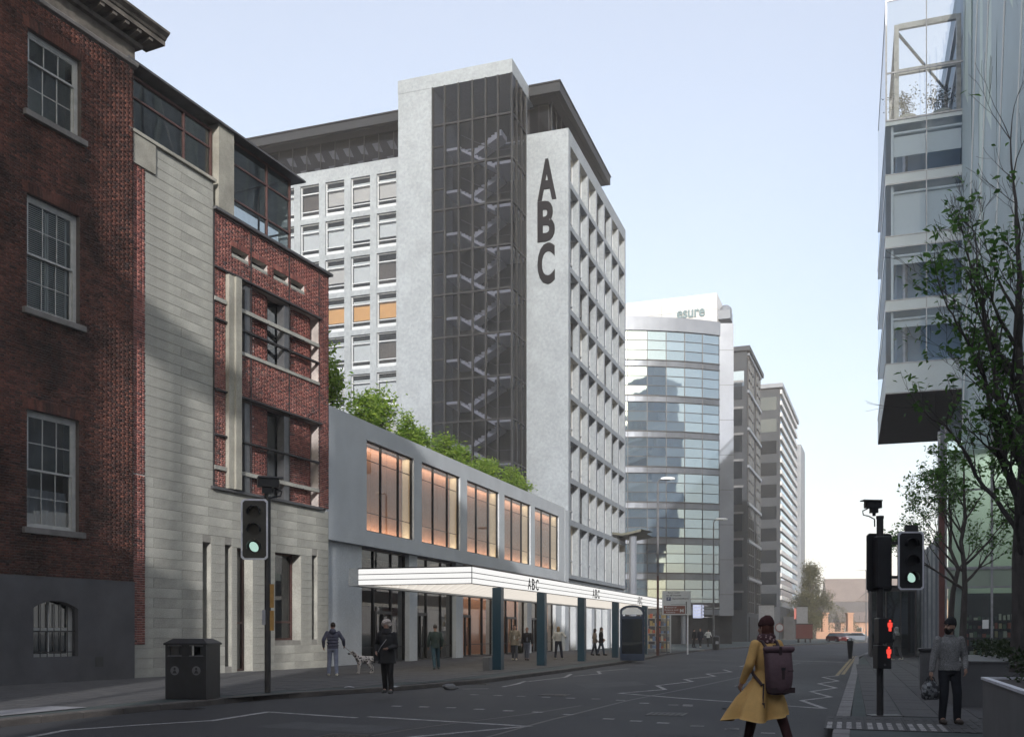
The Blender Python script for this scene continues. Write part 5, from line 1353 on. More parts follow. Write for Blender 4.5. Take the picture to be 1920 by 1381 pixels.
for j, (a, b) in enumerate(gl):
    for p0, p1 in ((O0 + .05, MID - .03), (MID + .03, O1 - .05)):
        p = MB(); p.quad((T0 + .03, -p0, a), (T0 + .03, -p1, a), (T0 + .03, -p1, b), (T0 + .03, -p0, b)); p.build('pane', 'tower_glass' if j < 4 else 'glass_clear', gb)
    for k in range(6):
        t0 = T0 + .05 + k * 3; p = MB(); p.quad((t0, -O0 - .02, a), (t0, -O0 - .02, b), (t0 + 2.95, -O0 - .02, b), (t0 + 2.95, -O0 - .02, a)); p.build('side_pane', 'tower_glass' if j < 4 else 'glass_clear', gb)
    if j < 4:
        f = MB(); B(f, T0 + .25, O0 + .35, a, T0 + .4, O0 + .5, b); B(f, T0 + .25, O0 + .5, b - .5, T0 + .4, O1 - .15, b - .38); B(f, T0 + .25, O0 + .5, a, T0 + .32, O1 - .15, a + .08); f.build('inner_frame', 'tower_white', gb)
        z0, z1 = [(b - .95, b - .5), (b - .95, b - .5), (a + .06, b - .5), (b - 1.9, b - .62)][j]
        for p0, p1 in ((O0 + .52, MID - .02), (MID + .02, O1 - .2)):
            s = MB(); B(s, T0 + .42, p0, z0, T0 + .46, p1, z1); s.build('blind', 'tower_white', gb)
        s = MB(); s.tube([(T0 + 2.3, -O0 - 1.3, a), (T0 + 2.3, -O0 - 1.3, b)], .16, 8); s.build('inner_column', 'tower_steel', gb)
        l = MB(); B(l, T0 + 1.2, O0 + 2.2, b - .35, T0 + 1.3, O0 + 4.2, b - .28); l.build('strip_lamp', 'lightbox', gb)
m_ = MB(); B(m_, T0 - .02, MID - .03, 18.9, T0 + .1, MID + .03, 43); m_.build('mullion', 'tower_steel', gb)
# open roof frame
f = MB()
for t in (T0 + .35, 40.5):
    for o in (O0 + .55, O1 - .5): B(f, t, o, 34.6, t + .28, o + .28, 41.0)
for z in (37.75, 40.7):
    B(f, T0 + .37, O0 + .84, z, T0 + .6, O1 - .51, z + .34); B(f, T0 + .64, O0 + .57, z, 40.49, O0 + .8, z + .34); B(f, T0 + .64, O1 - .48, z, 40.49, O1 - .25, z + .34)
f.tube([(T0 + .5, -O0 - .7, 40.6), (40.6, -O1 + .4, 40.6)], .1, 6)
f.build('roof_frame', 'tower_steel', gb)
f = MB(); B(f, T0, O0, 34.6, T0 + .1, O0 + .1, 42.5); B(f, T0, O1 - .1, 34.6, T0 + .1, O1, 42.5); B(f, T0, O0 + .1, 42.4, T0 + .08, O1 - .1, 42.5); B(f, T0, O0 + .1, 37.7, T0 + .06, O1 - .1, 37.8); B(f, T0 + .1, O0, 42.4, 49, O0 + .1, 42.5); B(f, T0 - .05, O0, 34.62, T0 + .02, O1, 34.72); f.build('glass_frame', 'tower_steel', gb)
# pleated wall: strips folded in and out, with slanting crease rails
def PL_(t, i): return 27.5 + (.38 if i % 2 else -.02)
t = 31.55; i = 0; ZB, ZTT = 11.2, 46.0
widths = [.55, .85, .45, 1.1, .6, .9]
ts = [31.55]
while ts[-1] > -6: ts.append(ts[-1] - widths[len(ts) % 6] * 1.15)
for i in range(len(ts) - 1):
    # the crease heights where strips tilt over
    zc = [ZB + (18 + 9 * math.sin(i * 1.7) + 4 * (i % 3)), ZTT]
    a0, a1 = PL_(ts[i], i), PL_(ts[i + 1], i + 1)
    p = MB(); p.quad((ts[i], -a0, ZB), (ts[i], -a0, zc[0]), (ts[i + 1], -a1, zc[0] - 2.5), (ts[i + 1], -a1, ZB)); p.build('pleat_panel', 'pleat_pale' if i % 2 else 'pleat_blue', gb)
    b0, b1 = a0 + .0, a1
    p = MB(); p.quad((ts[i], -a0, zc[0] + .02), (ts[i], -PL_(0, i + 1), ZTT), (ts[i + 1], -PL_(0, i), ZTT), (ts[i + 1], -a1, zc[0] - 2.48)); p.build('pleat_panel', 'pleat_blue' if i % 3 == 0 else 'pleat_pale', gb)
for k in range(5):
    s = MB(); t_ = 30.5 - k * 6.5; s.tube([(t_, -27.4, 14 + 3 * (k % 2)), (t_ - 11, -27.4, 46 + 3 * k)], .05, 5); s.build('crease_rail', 'tower_white', gb)
mb = MB(); B(mb, -6, 27.9, ZB + .3, 31.5, 44, ZTT); mb.build('upper_body', 'tower_in', gb)
mb = MB(); B(mb, -6, 27.45, ZB - .12, 31.5, 44, ZB - .001); mb.build('upper_soffit', 'lobby_green', gb)
mb = MB(); B(mb, 31.6, 27.75, 16.9, 49.6, 44, 46); mb.build('rear_body', 'tower_in', gb)
# lobby front (towards us) and its side along the street
LT, LO = 12.2, 24.85
mb = MB()
for o in (24.85, 26.75, 28.6, 30.5, 32.4, 34.3): B(mb, LT - .06, o, .12, LT + .06, o + .09, ZB - .13)
xs_ = (24.94, 26.84, 28.69, 30.59, 32.49, 34.3)
for z0, z1 in ((4.42, 4.55), (3.58, 3.66), (8.0, 8.08)):
    for k in range(5): B(mb, LT - .05, xs_[k], z0, LT + .05, xs_[k + 1] - (.0 if k == 4 else .09), z1)
mb.build('lobby_frame', 'tower_steel', gb)
for k in range(5):
    for z0, z1, m in ((.15, 3.58, 'lobby_glass'), (3.66, 4.42, 'lobby_green'), (4.55, 8.0, 'lobby_glass'), (8.08, ZB - .13, 'lobby_glass')):
        p = MB(); a, b = xs_[k] - .0, xs_[k + 1]; p.quad((LT, -a, z0), (LT, -b, z0), (LT, -b, z1), (LT, -a, z1)); p.build('lobby_pane', m, gb)
for k in range(16):
    t_ = LT + .3 + k * 1.42; s = MB(); B(s, t_, LO - .16, .12, t_ + .07, LO + .12, 6.2 if k > 1 else ZB - .13); s.build('glass_fin', 'tower_steel' if k % 2 else 'panel_pale', gb)
    p = MB(); p.quad((t_ + .07, -LO, .15), (t_ + .07, -LO, 6.2), (t_ + 1.42, -LO, 6.2), (t_ + 1.42, -LO, .15)); p.build('side_glass', 'lobby_glass', gb)
s = MB(); B(s, LT - .2, LO - .25, .12, LT + .08, LO - .02, 7.7); s.build('corner_column', 'red_steel', gb)
s = MB(); B(s, -80, 29, .1, -6.1, 44, 13); s.build('long_wing', 'concrete_lifted', gb)
# inside the lobby: pale walls, dark shelves with small goods, white panel
mb = MB(); B(mb, 19, 25.6, .12, 19.2, 40, ZB - .2); mb.build('lobby_back_wall', 'lobby_green', gb)
mb = MB(); B(mb, 16.5, 25.9, .12, 17.0, 28.6, 3.5); mb.build('shop_wall', 'room_dark', gb)
mb = MB(); B(mb, LT + .3, 25.15, .12, LT + .45, 25.65, 4.3); mb.build('white_panel', 'tower_white', gb)
mb = MB(); B(mb, LT, 29, .1, 30, 40, .13); mb.build('lobby_floor', 'granite', gb)
SHC = [mat('goods', c, .6, var=.1) for c in ((.5, .42, .25), (.12, .2, .13), (.35, .1, .08), (.55, .55, .5), (.08, .09, .1))]
for r in range(5):
    for k in range(14):
        b_ = MB(); o = 25.95 + k * .185; h = RNG.uniform(.12, .32); B(b_, 16.2, o, .5 + r * .42, 16.4, o + RNG.uniform(.08, .16), .5 + r * .42 + h); b_.build('shelf_goods', RNG.choice(SHC), gb)
    b_ = MB(); B(b_, 16.15, 25.9, .45 + r * .42, 16.48, 28.6, .48 + r * .42); b_.build('shelf', 'steel_dark', gb)
b_ = MB(); B(b_, LT - .08, 26.4, 1.75, LT - .062, 26.66, 2.15); b_.build('poster', 'tower_white', gb)
l = bpy.data.lights.new('lobby_lamp', 'AREA'); l.shape = 'RECTANGLE'; l.size = 6; l.size_y = 3; l.energy = 300; l.color = (.97, 1, .93)
o = bpy.data.objects.new('lobby_lamp', l); COL.objects.link(o); o.parent = gb; o.location = (15.5, -28.5, ZB - .4)
# dark entrance box under the tower
eb = ST.thing('entrance_box', 'dark brown glazed entrance box standing on the right pavement', 'kiosk', None, 24.5, 21.9)
b_ = MB(); b_.box(0, -2.5, .12, 7, 0, 4.15); b_.build('body', 'soffit_dark', eb)
for k in range(3): b_ = MB(); b_.box(-.02, -2.4 + k * .8, .25, -.005, -1.68 + k * .8, 3.95); b_.build('pane', 'glass_dark', eb)
b_ = MB(); b_.box(-.06, -2.56, 4.151, 7.05, .06, 4.3); b_.build('roof', 'black_frame', eb)

# ------------------------------------------------------------------ traffic lights
def head(e, x, y, z, ang, back=False, lit=True, s_=1.0):
    """three-lamp signal head with backing board; z = bottom of the board"""
    def rot(mb):
        c, s = math.cos(ang), math.sin(ang)
        mb.v = [(x + s_ * (a * c - b * s), y + s_ * (a * s + b * c), z + (q - z) * s_) for a, b, q in mb.v]; return mb
    W, H = .225, 1.02
    pts = [(-W + .04, 0), (W - .04, 0), (W, .04), (W, H - .04), (W - .04, H), (-W + .04, H), (-W, H - .04), (-W, .04)]
    b = MB(); n = len(pts)
    b.v = [(p, -.02, z + q) for p, q in pts] + [(p, .01, z + q) for p, q in pts]; b.f = [tuple(range(n)), tuple(range(2 * n - 1, n - 1, -1))] + [(k, k + n, (k + 1) % n + n, (k + 1) % n) for k in range(n)]
    ho = rot(b).build('backing_board', 'black_paint', e)
    t = MB()
    for k in range(n):
        (a, c), (d, f) = pts[k], pts[(k + 1) % n]; s = .87
        t.quad((a, -.023, z + c), (d, -.023, z + f), (d * s, -.023, z + H / 2 + (f - H / 2) * .945), (a * s, -.023, z + H / 2 + (c - H / 2) * .945))
    rot(t).build('pale_border', 'light_edge', ho)
    bx = MB(); bx.bbox(-.13, .012, z + .06, .13, .2, z + .96, .02) if back else bx.box(-.13, .012, z + .06, .13, .2, z + .96); rot(bx).build('lamp_box', 'black_paint', ho)
    for k, zz in enumerate((.80, .51, .22)):
        l = MB(); m = 16; l.poly([(.1 * math.cos(2 * math.pi * q / m), -.03, z + zz + .1 * math.sin(2 * math.pi * q / m)) for q in range(m)])
        rot(l).build('lens', 'lens_off', ho)
        hd = MB()
        for q in range(10):
            a0, a1 = RAD(-20 + 22 * q), RAD(-20 + 22 * (q + 1)); r = .112
            hd.quad((r * math.cos(a0), -.028, z + zz + r * math.sin(a0)), (r * math.cos(a1), -.028, z + zz + r * math.sin(a1)), (r * .96 * math.cos(a1), -.16, z + zz + r * .96 * math.sin(a1) - .01), (r * .96 * math.cos(a0), -.16, z + zz + r * .96 * math.sin(a0) - .01))
        rot(hd).build('hood', 'black_paint', ho)
    if lit and not back:
        l = MB(); m = 14; l.poly([(-.005 + .075 * math.cos(2 * math.pi * q / m) - .02 * math.sin(2 * math.pi * q / m), -.034, z + .215 + .085 * math.sin(2 * math.pi * q / m)) for q in range(m)]); rot(l).build('green_lamp', 'green_on', ho)
    return ho
def cctv(label, x, y, z, ang, s=1.0):
    e = thing('security_camera', label, 'security camera', (x, y, z), ang); e.scale = (s, s, s)
    b = MB(); b.box(-.17, -.07, .16, .16, .07, .3); b.build('housing', 'black_paint', e)
    b = MB(); b.profile_x([(-.1, .302), (.1, .302), (.09, .325), (-.09, .325)], -.24, .16); b.build('sun_hood', 'black_paint', e)
    b = MB(); b.tube([(-.175, 0, .23), (-.18, 0, .23)], .05, 10); b.build('lens', 'black_lens', e)
    b = MB(); b.box(-.06, -.05, .06, .09, .05, .159); b.tube([(.02, 0, 0), (.02, 0, .06)], .035, 8); b.build('pan_head', 'black_paint', e)
    b = MB(); b.tube([(-.1, 0, .16), (-.22, .02, .1), (-.2, .03, .02), (-.08, .04, 0), (.05, .04, -.06), (.05, .03, -.22)], .014, 6); b.build('cable', 'black_paint', e)
    return e
tl = thing('traffic_light', 'traffic light showing green on the left pavement by the stone base', 'traffic light', (*gp(502, 1298, .13), .135))
b = MB(); b.tube([(0, 0, 0), (0, 0, 4.66)], .075, 12); b.tube([(0, 0, 4.66), (0, 0, 4.72)], .082, 12); b.build('pole', 'pole_dark', tl)
b = MB(); b.box(-.2, -.05, 3.4, -.06, .05, 3.46); b.box(-.2, -.05, 4.3, -.06, .05, 4.36); b.build('bracket', 'pole_dark', tl)
head(tl, -.285, -.12, 3.2, RAD(3), s_=1.43)
b = MB(); b.box(-.12, -.075, 1.64, -.04, -.062, 2.0); b.build('notice', 'board_white', tl)
MT['orange_tape'] = mat('orange_tape', (.42, .23, .06), .6, var=.2, vscale=6)
b = MB(); b.box(.062, -.04, 1.5, .15, .04, 1.98); b.box(.062, -.04, 2.05, .15, .04, 2.62); b.build('orange_sleeve', 'orange_tape', tl)
q = gp(502, 1298, .13); cctv('black security camera on top of the left traffic light', q[0], q[1], .135 + 4.72, RAD(200), 1.5)

q = gp(1650, 1341, .13)
tr = thing('traffic_light', 'traffic light with red standing man boxes on the right pavement', 'traffic light', (*q, .135))
b = MB(); b.tube([(0, 0, 0), (0, 0, 3.45)], .058, 12); b.tube([(0, 0, 3.45), (0, 0, 3.5)], .066, 12); b.build('pole', 'pole_dark', tr)
b = MB(); b.box(-.2, -.16, -.001, .36, .16, .012); b.build('base_plate', 'pole_dark', tr)
head(tr, .02, .09, 2.18, math.pi + RAD(4), back=True, lit=False); head(tr, .52, -.04, 2.20, RAD(-2))
b = MB(); b.box(.06, -.03, 2.4, .3, .03, 2.45); b.box(.06, -.03, 3.0, .3, .03, 3.05); b.box(.44, -.02, 3.221, .66, .03, 3.34); b.build('bracket', 'pole_dark', tr)
def ped_box(z, h, w, x):
    b = MB(); b.bbox(x - w, -.30, z, x + w, -.06, z + h, .012); o = b.build('pedestrian_signal', 'black_paint', tr)
    m = MB(); c = (x + .07, -.303, z + h * .70)
    def disc(cx, cz, rx, rz): m.poly([(cx + rx * math.cos(2 * math.pi * k / 12), -.304, cz + rz * math.sin(2 * math.pi * k / 12)) for k in range(12)])
    disc(c[0], c[2] + .075, .02, .022)
    m.poly([(c[0] - .026, -.304, c[2] + .05), (c[0] - .024, -.304, c[2] - .1), (c[0] + .024, -.304, c[2] - .1), (c[0] + .026, -.304, c[2] + .05)][::1])
    m.poly([(c[0] - .042, -.3045, c[2] + .05), (c[0] - .04, -.3045, c[2] - .03), (c[0] + .04, -.3045, c[2] - .03), (c[0] + .042, -.3045, c[2] + .05)]); m.build('red_man', 'red_on', o)
    return o
ped_box(1.27, .44, .12, -.01); o = ped_box(.83, .41, .12, -.03)
b = MB(); b.tube([(-.03, -.305, .9), (-.03, -.32, .9)], .02, 10); b.build('push_button', 'grey_metal', o)
cctv('black security camera on top of the right traffic light', q[0] - .12, q[1], .135 + 3.5, RAD(8), .85)

# ------------------------------------------------------------------ litter bin with two openings
q = gp(362, 1308, .13)
lb = thing('litter_bin', 'wide black double litter bin with two openings on the left pavement', 'litter bin', (*q, .135), RAD(-8))
W, Dp, H = .47, .36, 1.18
b = MB(); b.box(-W, -Dp, 0, W, -Dp + .05, .93); b.box(-W, Dp - .05, 0, W, Dp, .93); b.box(-W, Dp - .05, .931, -W + .12, Dp, 1.18); b.box(-.13, Dp - .05, .931, .13, Dp, 1.18); b.box(W - .12, Dp - .05, .931, W, Dp, 1.18); b.box(-W, -Dp + .05, 0, -W + .05, Dp - .05, 1.18); b.box(W - .05, -Dp + .05, 0, W, Dp - .05, 1.18)
b.box(-W, -Dp, .931, -W + .12, -Dp + .05, 1.18); b.box(-.13, -Dp, .931, .13, -Dp + .05, 1.18); b.box(W - .12, -Dp, .931, W, -Dp + .05, 1.18); b.box(-W + .05, -Dp + .05, .02, W - .05, Dp - .05, .05); b.build('body', 'black_paint', lb)
b = MB(); i = 0
b.v = [(-W - .03, -Dp - .03, 1.181), (W + .03, -Dp - .03, 1.181), (W + .03, Dp + .03, 1.181), (-W - .03, Dp + .03, 1.181), (-W - .03, -Dp - .03, 1.22), (W + .03, -Dp - .03, 1.22), (W + .03, Dp + .03, 1.22), (-W - .03, Dp + .03, 1.22), (-W + .12, -Dp + .12, 1.32), (W - .12, -Dp + .12, 1.32), (W - .12, Dp - .12, 1.32), (-W + .12, Dp - .12, 1.32)]
b.f = [(0, 3, 2, 1)] + [(k, (k + 1) % 4, (k + 1) % 4 + 4, k + 4) for k in range(4)] + [(k + 4, (k + 1) % 4 + 4, (k + 1) % 4 + 8, k + 8) for k in range(4)] + [(8, 9, 10, 11)]; b.build('lid', 'black_paint', lb)
b = MB(); b.box(-W + .06, -.3, .06, W - .06, .3, .8); b.build('liner', 'granite', lb)
for s in (-1, 1):
    b = MB(); n = 20; r = .1; c = s * .25; b.poly([(c + r * math.cos(2 * math.pi * k / n), -Dp - .004, .62 + r * math.sin(2 * math.pi * k / n)) for k in range(n)]); lo = b.build('round_emblem', 'grey_metal', lb)
    b = MB(); b.poly([(c + .028 * math.cos(2 * math.pi * k / 10), -Dp - .007, .66 + .028 * math.sin(2 * math.pi * k / 10)) for k in range(10)]); b.poly([(c - .05, -Dp - .007, .56), (c + .05, -Dp - .007, .56), (c + .02, -Dp - .007, .625), (c - .02, -Dp - .007, .625)]); b.build('emblem_figure', 'black_paint', lo)
    b = MB(); b.box(c - .16, -Dp - .012, 1.155, c + .16, -Dp - .002, 1.178); b.box(c - .16, -Dp - .012, .932, c + .16, -Dp - .002, .955); b.build('opening_trim', 'grey_metal', lb)

# ------------------------------------------------------------------ dark bag at the kerb, litter scraps
q = gp(843, 1292, .0); b = MB(); b.ball((0, 0, .07), .21, .13, .085, 14, 9)
for k, v in enumerate(b.v): n_ = mnoise.noise(Vector(v) * 9) * .09; b.v[k] = (v[0] * (1 + n_ * 2), v[1] * (1 + n_ * 2), max(0, v[2] + n_))
b.capsule((.12, 0, .09), (.24, .02, .05), .04, .02, 8)
tag(b.build('rubbish_bag', 'granite', None, True, loc=(q[0], q[1] - .05, .0)), 'small dark grey rubbish bag lying in the gutter at the left kerb', 'rubbish bag')
for i, (px, py, w, lab) in enumerate(((655, 1288, .13, 'flat scrap of white paper on the pavement between dog and curly haired woman'), (744, 1287, .11, 'crumpled white scrap right of the curly haired woman'))):
    x, y = gp(px, py, .135); b = MB(); b.v = [(-w, -w * .7, 0), (0, -w * .8, .02), (w, -w * .6, .005), (-w, w * .7, .012), (0, w * .7, .03), (w, w * .8, .0), ]; b.f = [(0, 1, 4, 3), (1, 2, 5, 4)]
    tag(b.build('paper_scrap', 'board_white', None, loc=(x, y, .138), rotz=i * .8), lab, 'litter')

# ------------------------------------------------------------------ street lamps
def lamp(label, px, base_y, top_y, head_dir, D=None, low=None, hl=1.2):
    x, y = gp(px, base_y, .12); h = CAM_Z + (1184 - top_y) / 1850 * y - .12
    e = thing('street_lamp', label, 'street lamp', (x, y, .12), 0, 'tall street lamps')
    b = MB(); b.tube([(0, 0, 0), (0, 0, 1.6), (0, 0, 1.65), (0, 0, h - .25)], [.11, .11, .08, .055], 10); b.build('pole', low or 'grey_metal', e)
    if low: b = MB(); b.tube([(0, 0, h * .45), (0, 0, h - .25)], [.085, .07], 10, False); b.build('upper_pole', 'grey_metal', e)
    b = MB(); d = head_dir; b.tube([(0, 0, h - .27), (d * .1, 0, h - .08), (d * .3, 0, h)], .05, 8); b.build('arm', 'grey_metal', e)
    b = MB(); b.loft([((d * (.2 + hl * .5), 0, h - .07), hl * .5, .16), ((d * (.2 + hl * .5), 0, h), hl * .56, .2), ((d * (.2 + hl * .5), 0, h + .08), hl * .48, .15), ((d * (.22 + hl * .5), 0, h + .11), hl * .3, .08)], 16); b.build('lamp_head', 'tower_white', e)
    b = MB(); b.box(d * (.2 + hl * .3) - .3, -.1, h - .1, d * (.2 + hl * .3) + .3, .1, h - .071); b.build('lens', 'glass_dark', e)
lamp('street lamp with dark lower pole beside the phone kiosk', 1233.5, 1228, 897, 1, low='steel_red', hl=.85)
lamp('grey street lamp standing before the bowed glass office', 1338, 1217, 973, 1, hl=.95)
lamp('thin street lamp at the far end, head turned left', 1624, 1203, 1067, -1, hl=1.3)

# ------------------------------------------------------------------ direction sign
x, y = gp(1291, 1226, .12); sg = thing('direction_sign', 'white direction sign with brown museum panel on two posts', 'road sign', (x, y, .12), RAD(-3))
k = y / 1850; z0 = CAM_Z + (1184 - 1152) * k - .12; z1 = CAM_Z + (1184 - 1107) * k - .12; x0 = -49 * k; x1 = 4 * k
b = MB(); b.box(x0, -.03, z0, x1, .03, z1); so = b.build('panel', 'win_white', sg)
b = MB(); b.tube([(-.04, .12, 0), (-.04, .12, z1)], .05, 8); b.build('post', 'light_edge', sg); b = MB(); b.tube([(x0 + .3, .12, 0), (x0 + .3, .12, z1)], .05, 8); b.build('post', 'grey_metal', sg)
MT['sign_black'] = mat('sign_black', (.03, .03, .035), .5, var=0); MT['sign_brown'] = mat('sign_brown', (.17, .06, .045), .5, var=.05); MT['sign_blue'] = mat('sign_blue', (.03, .04, .12), .5, var=0)
W, H = x1 - x0, z1 - z0
def put(body, fx, fz, fw, fh, m): link('lettering', text_mesh('lettering', body, fw * W, fh * H, MT[m], .015, .008), so, (x0 + fx * W, -.034, z0 + fz * H))
put('Ring road', .2, .885, .40, .07, 'sign_black'); put('to all routes', .14, .785, .52, .065, 'sign_black'); put('Spinningfields', .36, .635, .58, .075, 'sign_black')
b = MB(); b.box(x0 + .15 * W, -.036, z0 + .59 * H, x0 + .3 * W, -.0305, z0 + .74 * H); b.build('parking_square', 'sign_blue', so); link('lettering', text_mesh('lettering', 'P', .06 * W, .10 * H, MT['win_white'], .03, .006), so, (x0 + .195 * W, -.0375, z0 + .615 * H))
b = MB(); b.box(x0 + .05 * W, -.036, z0 + .05 * H, x0 + .80 * W, -.0305, z0 + .38 * H); b.build('brown_panel', 'sign_brown', so)
for t_, fx, fz, fw in (('Museum of', .1, .28, .4), ('Science and', .08, .175, .48), ('Industry', .14, .07, .32)): link('lettering', text_mesh('lettering', t_, fw * W, .075 * H, MT['win_white'], .012, .006), so, (x0 + fx * W, -.0375, z0 + fz * H))
link('emblem', text_mesh('emblem', 'M', .13 * W, .14 * H, MT['win_white'], .03, .006), so, (x0 + .62 * W, -.0375, z0 + .11 * H))
b = MB(); b.box(x0 + .83 * W, -.036, z0 + .05 * H, x0 + .86 * W, -.0305, z0 + .52 * H); b.v += []; b.build('arrow_line', 'sign_black', so); b = MB(); b.poly([(x0 + .815 * W, -.036, z0 + .5 * H), (x0 + .875 * W, -.036, z0 + .5 * H), (x0 + .845 * W, -.036, z0 + .57 * H)]); b.box(x0 + .3 * W, -.036, z0 + .42 * H, x0 + .83 * W, -.0305, z0 + .435 * H); b.build('arrow_line', 'sign_black', so)
# blue and white banner
MT['banner_blue'] = mat('banner_blue', (.36, .40, .58), .6, var=.1)
x, y = 16.9 - 1.25, 82.6; bn = thing('banner', 'pale blue banner with wavy white edge hung left of the grey street lamp', 'banner', (x, y, 0), RAD(0)); k = y / 1850
zb_, zt_ = CAM_Z + 26 * k, CAM_Z + 51 * k
b = MB(); b.box(-.5, -.02, zb_, .28, .02, zt_)
for i in range(4): b.tube([(.28, -.02, zb_ + (i + .5) * (zt_ - zb_) / 4), (.28, .02, zb_ + (i + .5) * (zt_ - zb_) / 4)], (zt_ - zb_) / 8.2, 10)
bo = b.build('cloth', 'banner_blue', bn)
for i in range(4): b = MB(); zz = zb_ + (i + .5) * (zt_ - zb_) / 4; b.tube([(-.42, -.03, zz + .05), (-.2, -.03, zz - .06), (0, -.03, zz + .05), (.2, -.03, zz - .05), (.33, -.03, zz + .06)], .03, 5); b.build('wave', 'win_white', bo)
b = MB(); b.box(-.5, .021, zt_ - .1, 1.2, .06, zt_ - .04); b.box(-.5, .021, zb_ + .04, 1.2, .06, zb_ + .1); b.build('bracket', 'grey_metal', bn)

# ------------------------------------------------------------------ phone kiosk
x, y = gp(1186, 1237, .12); kk = thing('phone_kiosk', 'dark phone kiosk with arched pale top at the pavement edge', 'phone kiosk', (x, y, .125), ST.rot - math.pi / 2 + RAD(10))
MT['kiosk_blue'] = mat('kiosk_blue', (.025, .04, .075), .4, var=.2)
b = MB(); w, d, h = .58, .5, 2.55
for sx in (-1, 1):
    for sy in (-1, 1): b.box(sx * w - .05, sy * d - .05, 0, sx * w + .05, sy * d + .05, h)
b.box(-w + .05, -d - .04, 0, w - .05, -d + .04, .35); b.box(-w + .05, -d - .04, 2.15, w - .05, -d + .04, 2.3); b.box(w - .04, -d + .05, 0, w + .04, d - .05, .35); b.box(w - .04, -d + .05, 2.15, w + .04, d - .05, 2.3); b.box(-w - .04, -d + .05, 0, -w + .04, d - .05, .35); b.box(-w + .05, d - .03, 0, w - .05, d + .03, 2.3)
b.build('frame', 'kiosk_blue', kk)
b = MB(); n = 12
for i in range(n):
    a0, a1 = math.pi * i / n, math.pi * (i + 1) / n
    b.quad(((w + .06) * math.cos(a0), -d - .05, h + .32 * math.sin(a0)), ((w + .06) * math.cos(a0), d + .05, h + .32 * math.sin(a0)), ((w + .06) * math.cos(a1), d + .05, h + .32 * math.sin(a1)), ((w + .06) * math.cos(a1), -d - .05, h + .32 * math.sin(a1)))
    b.quad(((w + .06) * math.cos(a0), -d - .05, h + .32 * math.sin(a0)), ((w + .06) * math.cos(a1), -d - .05, h + .32 * math.sin(a1)), ((w - .06) * math.cos(a1), -d - .05, h - .02 + .22 * math.sin(a1)), ((w - .06) * math.cos(a0), -d - .05, h - .02 + .22 * math.sin(a0)))
b.build('arched_roof', 'kiosk_blue', kk)
b = MB(); b.poly([((w - .04) * math.cos(math.pi * i / n), -d - .03, h - .16 + (.36 * math.sin(math.pi * i / n)) + .0) for i in range(n + 1)]); b.build('arch_panel', 'tower_white', kk)
for P in (((-w, -d, .35), (w, -d, .35), (w, -d, 2.15), (-w, -d, 2.15)), ((w, -d, .35), (w, d, .35), (w, d, 2.15), (w, -d, 2.15)), ((-w, d, .35), (-w, -d, .35), (-w, -d, 2.15), (-w, d, 2.15))): b = MB(); b.quad(*P); b.build('pane', 'glass_dark', kk)
MT['kiosk_orange'] = mat('kiosk_orange', (.45, .22, .10), .6, var=.2)
for i in range(5): b = MB(); b.box(w + .052, -d + .36, .8 + i * .26, w + .06, -d + .62, .98 + i * .26); b.build('side_emblem', 'kiosk_orange' if i < 4 else 'board_red', kk)

# ------------------------------------------------------------------ market stall goods beyond the kiosk
ms = thing('market_stall', 'open stall of colourful goods behind the dark lamp pole', 'stall', (*gp(1229, 1222, .12), .12), ST.rot - math.pi / 2)
b = MB()
for xx in (-1.1, 0, 1.1): b.box(xx - .04, -.04, 0, xx + .04, .04, 2.7)
for j in range(5): b.box(-1.06, -.2, .25 + j * .55, 1.06, .3, .28 + j * .55)
b.build('frame', 'win_white', ms)
GC = [mat('stall_goods', c, .6, var=.1) for c in ((.55, .16, .1), (.2, .3, .5), (.6, .55, .45), (.5, .4, .2), (.15, .16, .2))]
for j in range(5):
    for i in range(10):
        b = MB(); xx = -1.0 + i * .205; b.box(xx, -.15, .281 + j * .55, xx + RNG.uniform(.1, .19), .15, .281 + j * .55 + RNG.uniform(.15, .42)); b.build('goods', RNG.choice(GC), ms)
o = thing('stone_column', 'beige stone column right of the goods stall', 'column', (*gp(1248, 1221, .12), .12), ST.rot - math.pi / 2); b = MB(); b.bbox(-.3, -.3, 0, .3, .3, 2.75, .03); b.box(-.38, -.38, 2.751, .38, .38, 2.95); b.build('shaft', 'stone', o)
# far bin and bollards
o = thing('litter_bin', 'small dark litter bin beside the foot of the grey street lamp', 'litter bin', (*gp(1343, 1218, .12), .125)); b = MB(); b.tube([(0, 0, 0), (0, 0, 1.0)], .28, 12); b.build('body', 'black_paint', o); b = MB(); b.ball((0, 0, 1.0), .3, .3, .18); b.build('lid', 'black_paint', o); b = MB(); b.box(-.12, -.31, .5, .12, -.28, .72); b.build('emblem', 'board_white', o)
x, y = gp(1594, 1234, .12); o = thing('kerb_bollard', 'dark bollard with white band at the right kerb beyond the yellow lines', 'bollard', (x, y, .12)); b = MB(); b.tube([(0, 0, 0), (0, 0, .2), (0, 0, .6), (0, 0, 1.0)], [.1, .11, .15, .18], 10); b.ball((0, 0, 1.0), .18, .18, .16); b.build('body', 'black_paint', o)
b = MB(); b.box(-.15, -.21, 1.0, -.03, -.15, 1.12); b.box(.03, -.21, 1.0, .15, -.15, 1.12); b.build('reflector', 'win_white', o)
x, y = gp(1737, 1292, .13); o = thing('stone_post', 'thick grey stone post behind the man in the knitted jumper', 'post', (x, y, .13), ST.rot); b = MB(); b.bbox(-.16, -.16, 0, .16, .16, .98, .015); b.build('shaft', 'granite', o); b = MB(); b.bbox(-.2, -.2, .981, .2, .2, 1.06, .02); b.build('cap', 'black_paint', o)
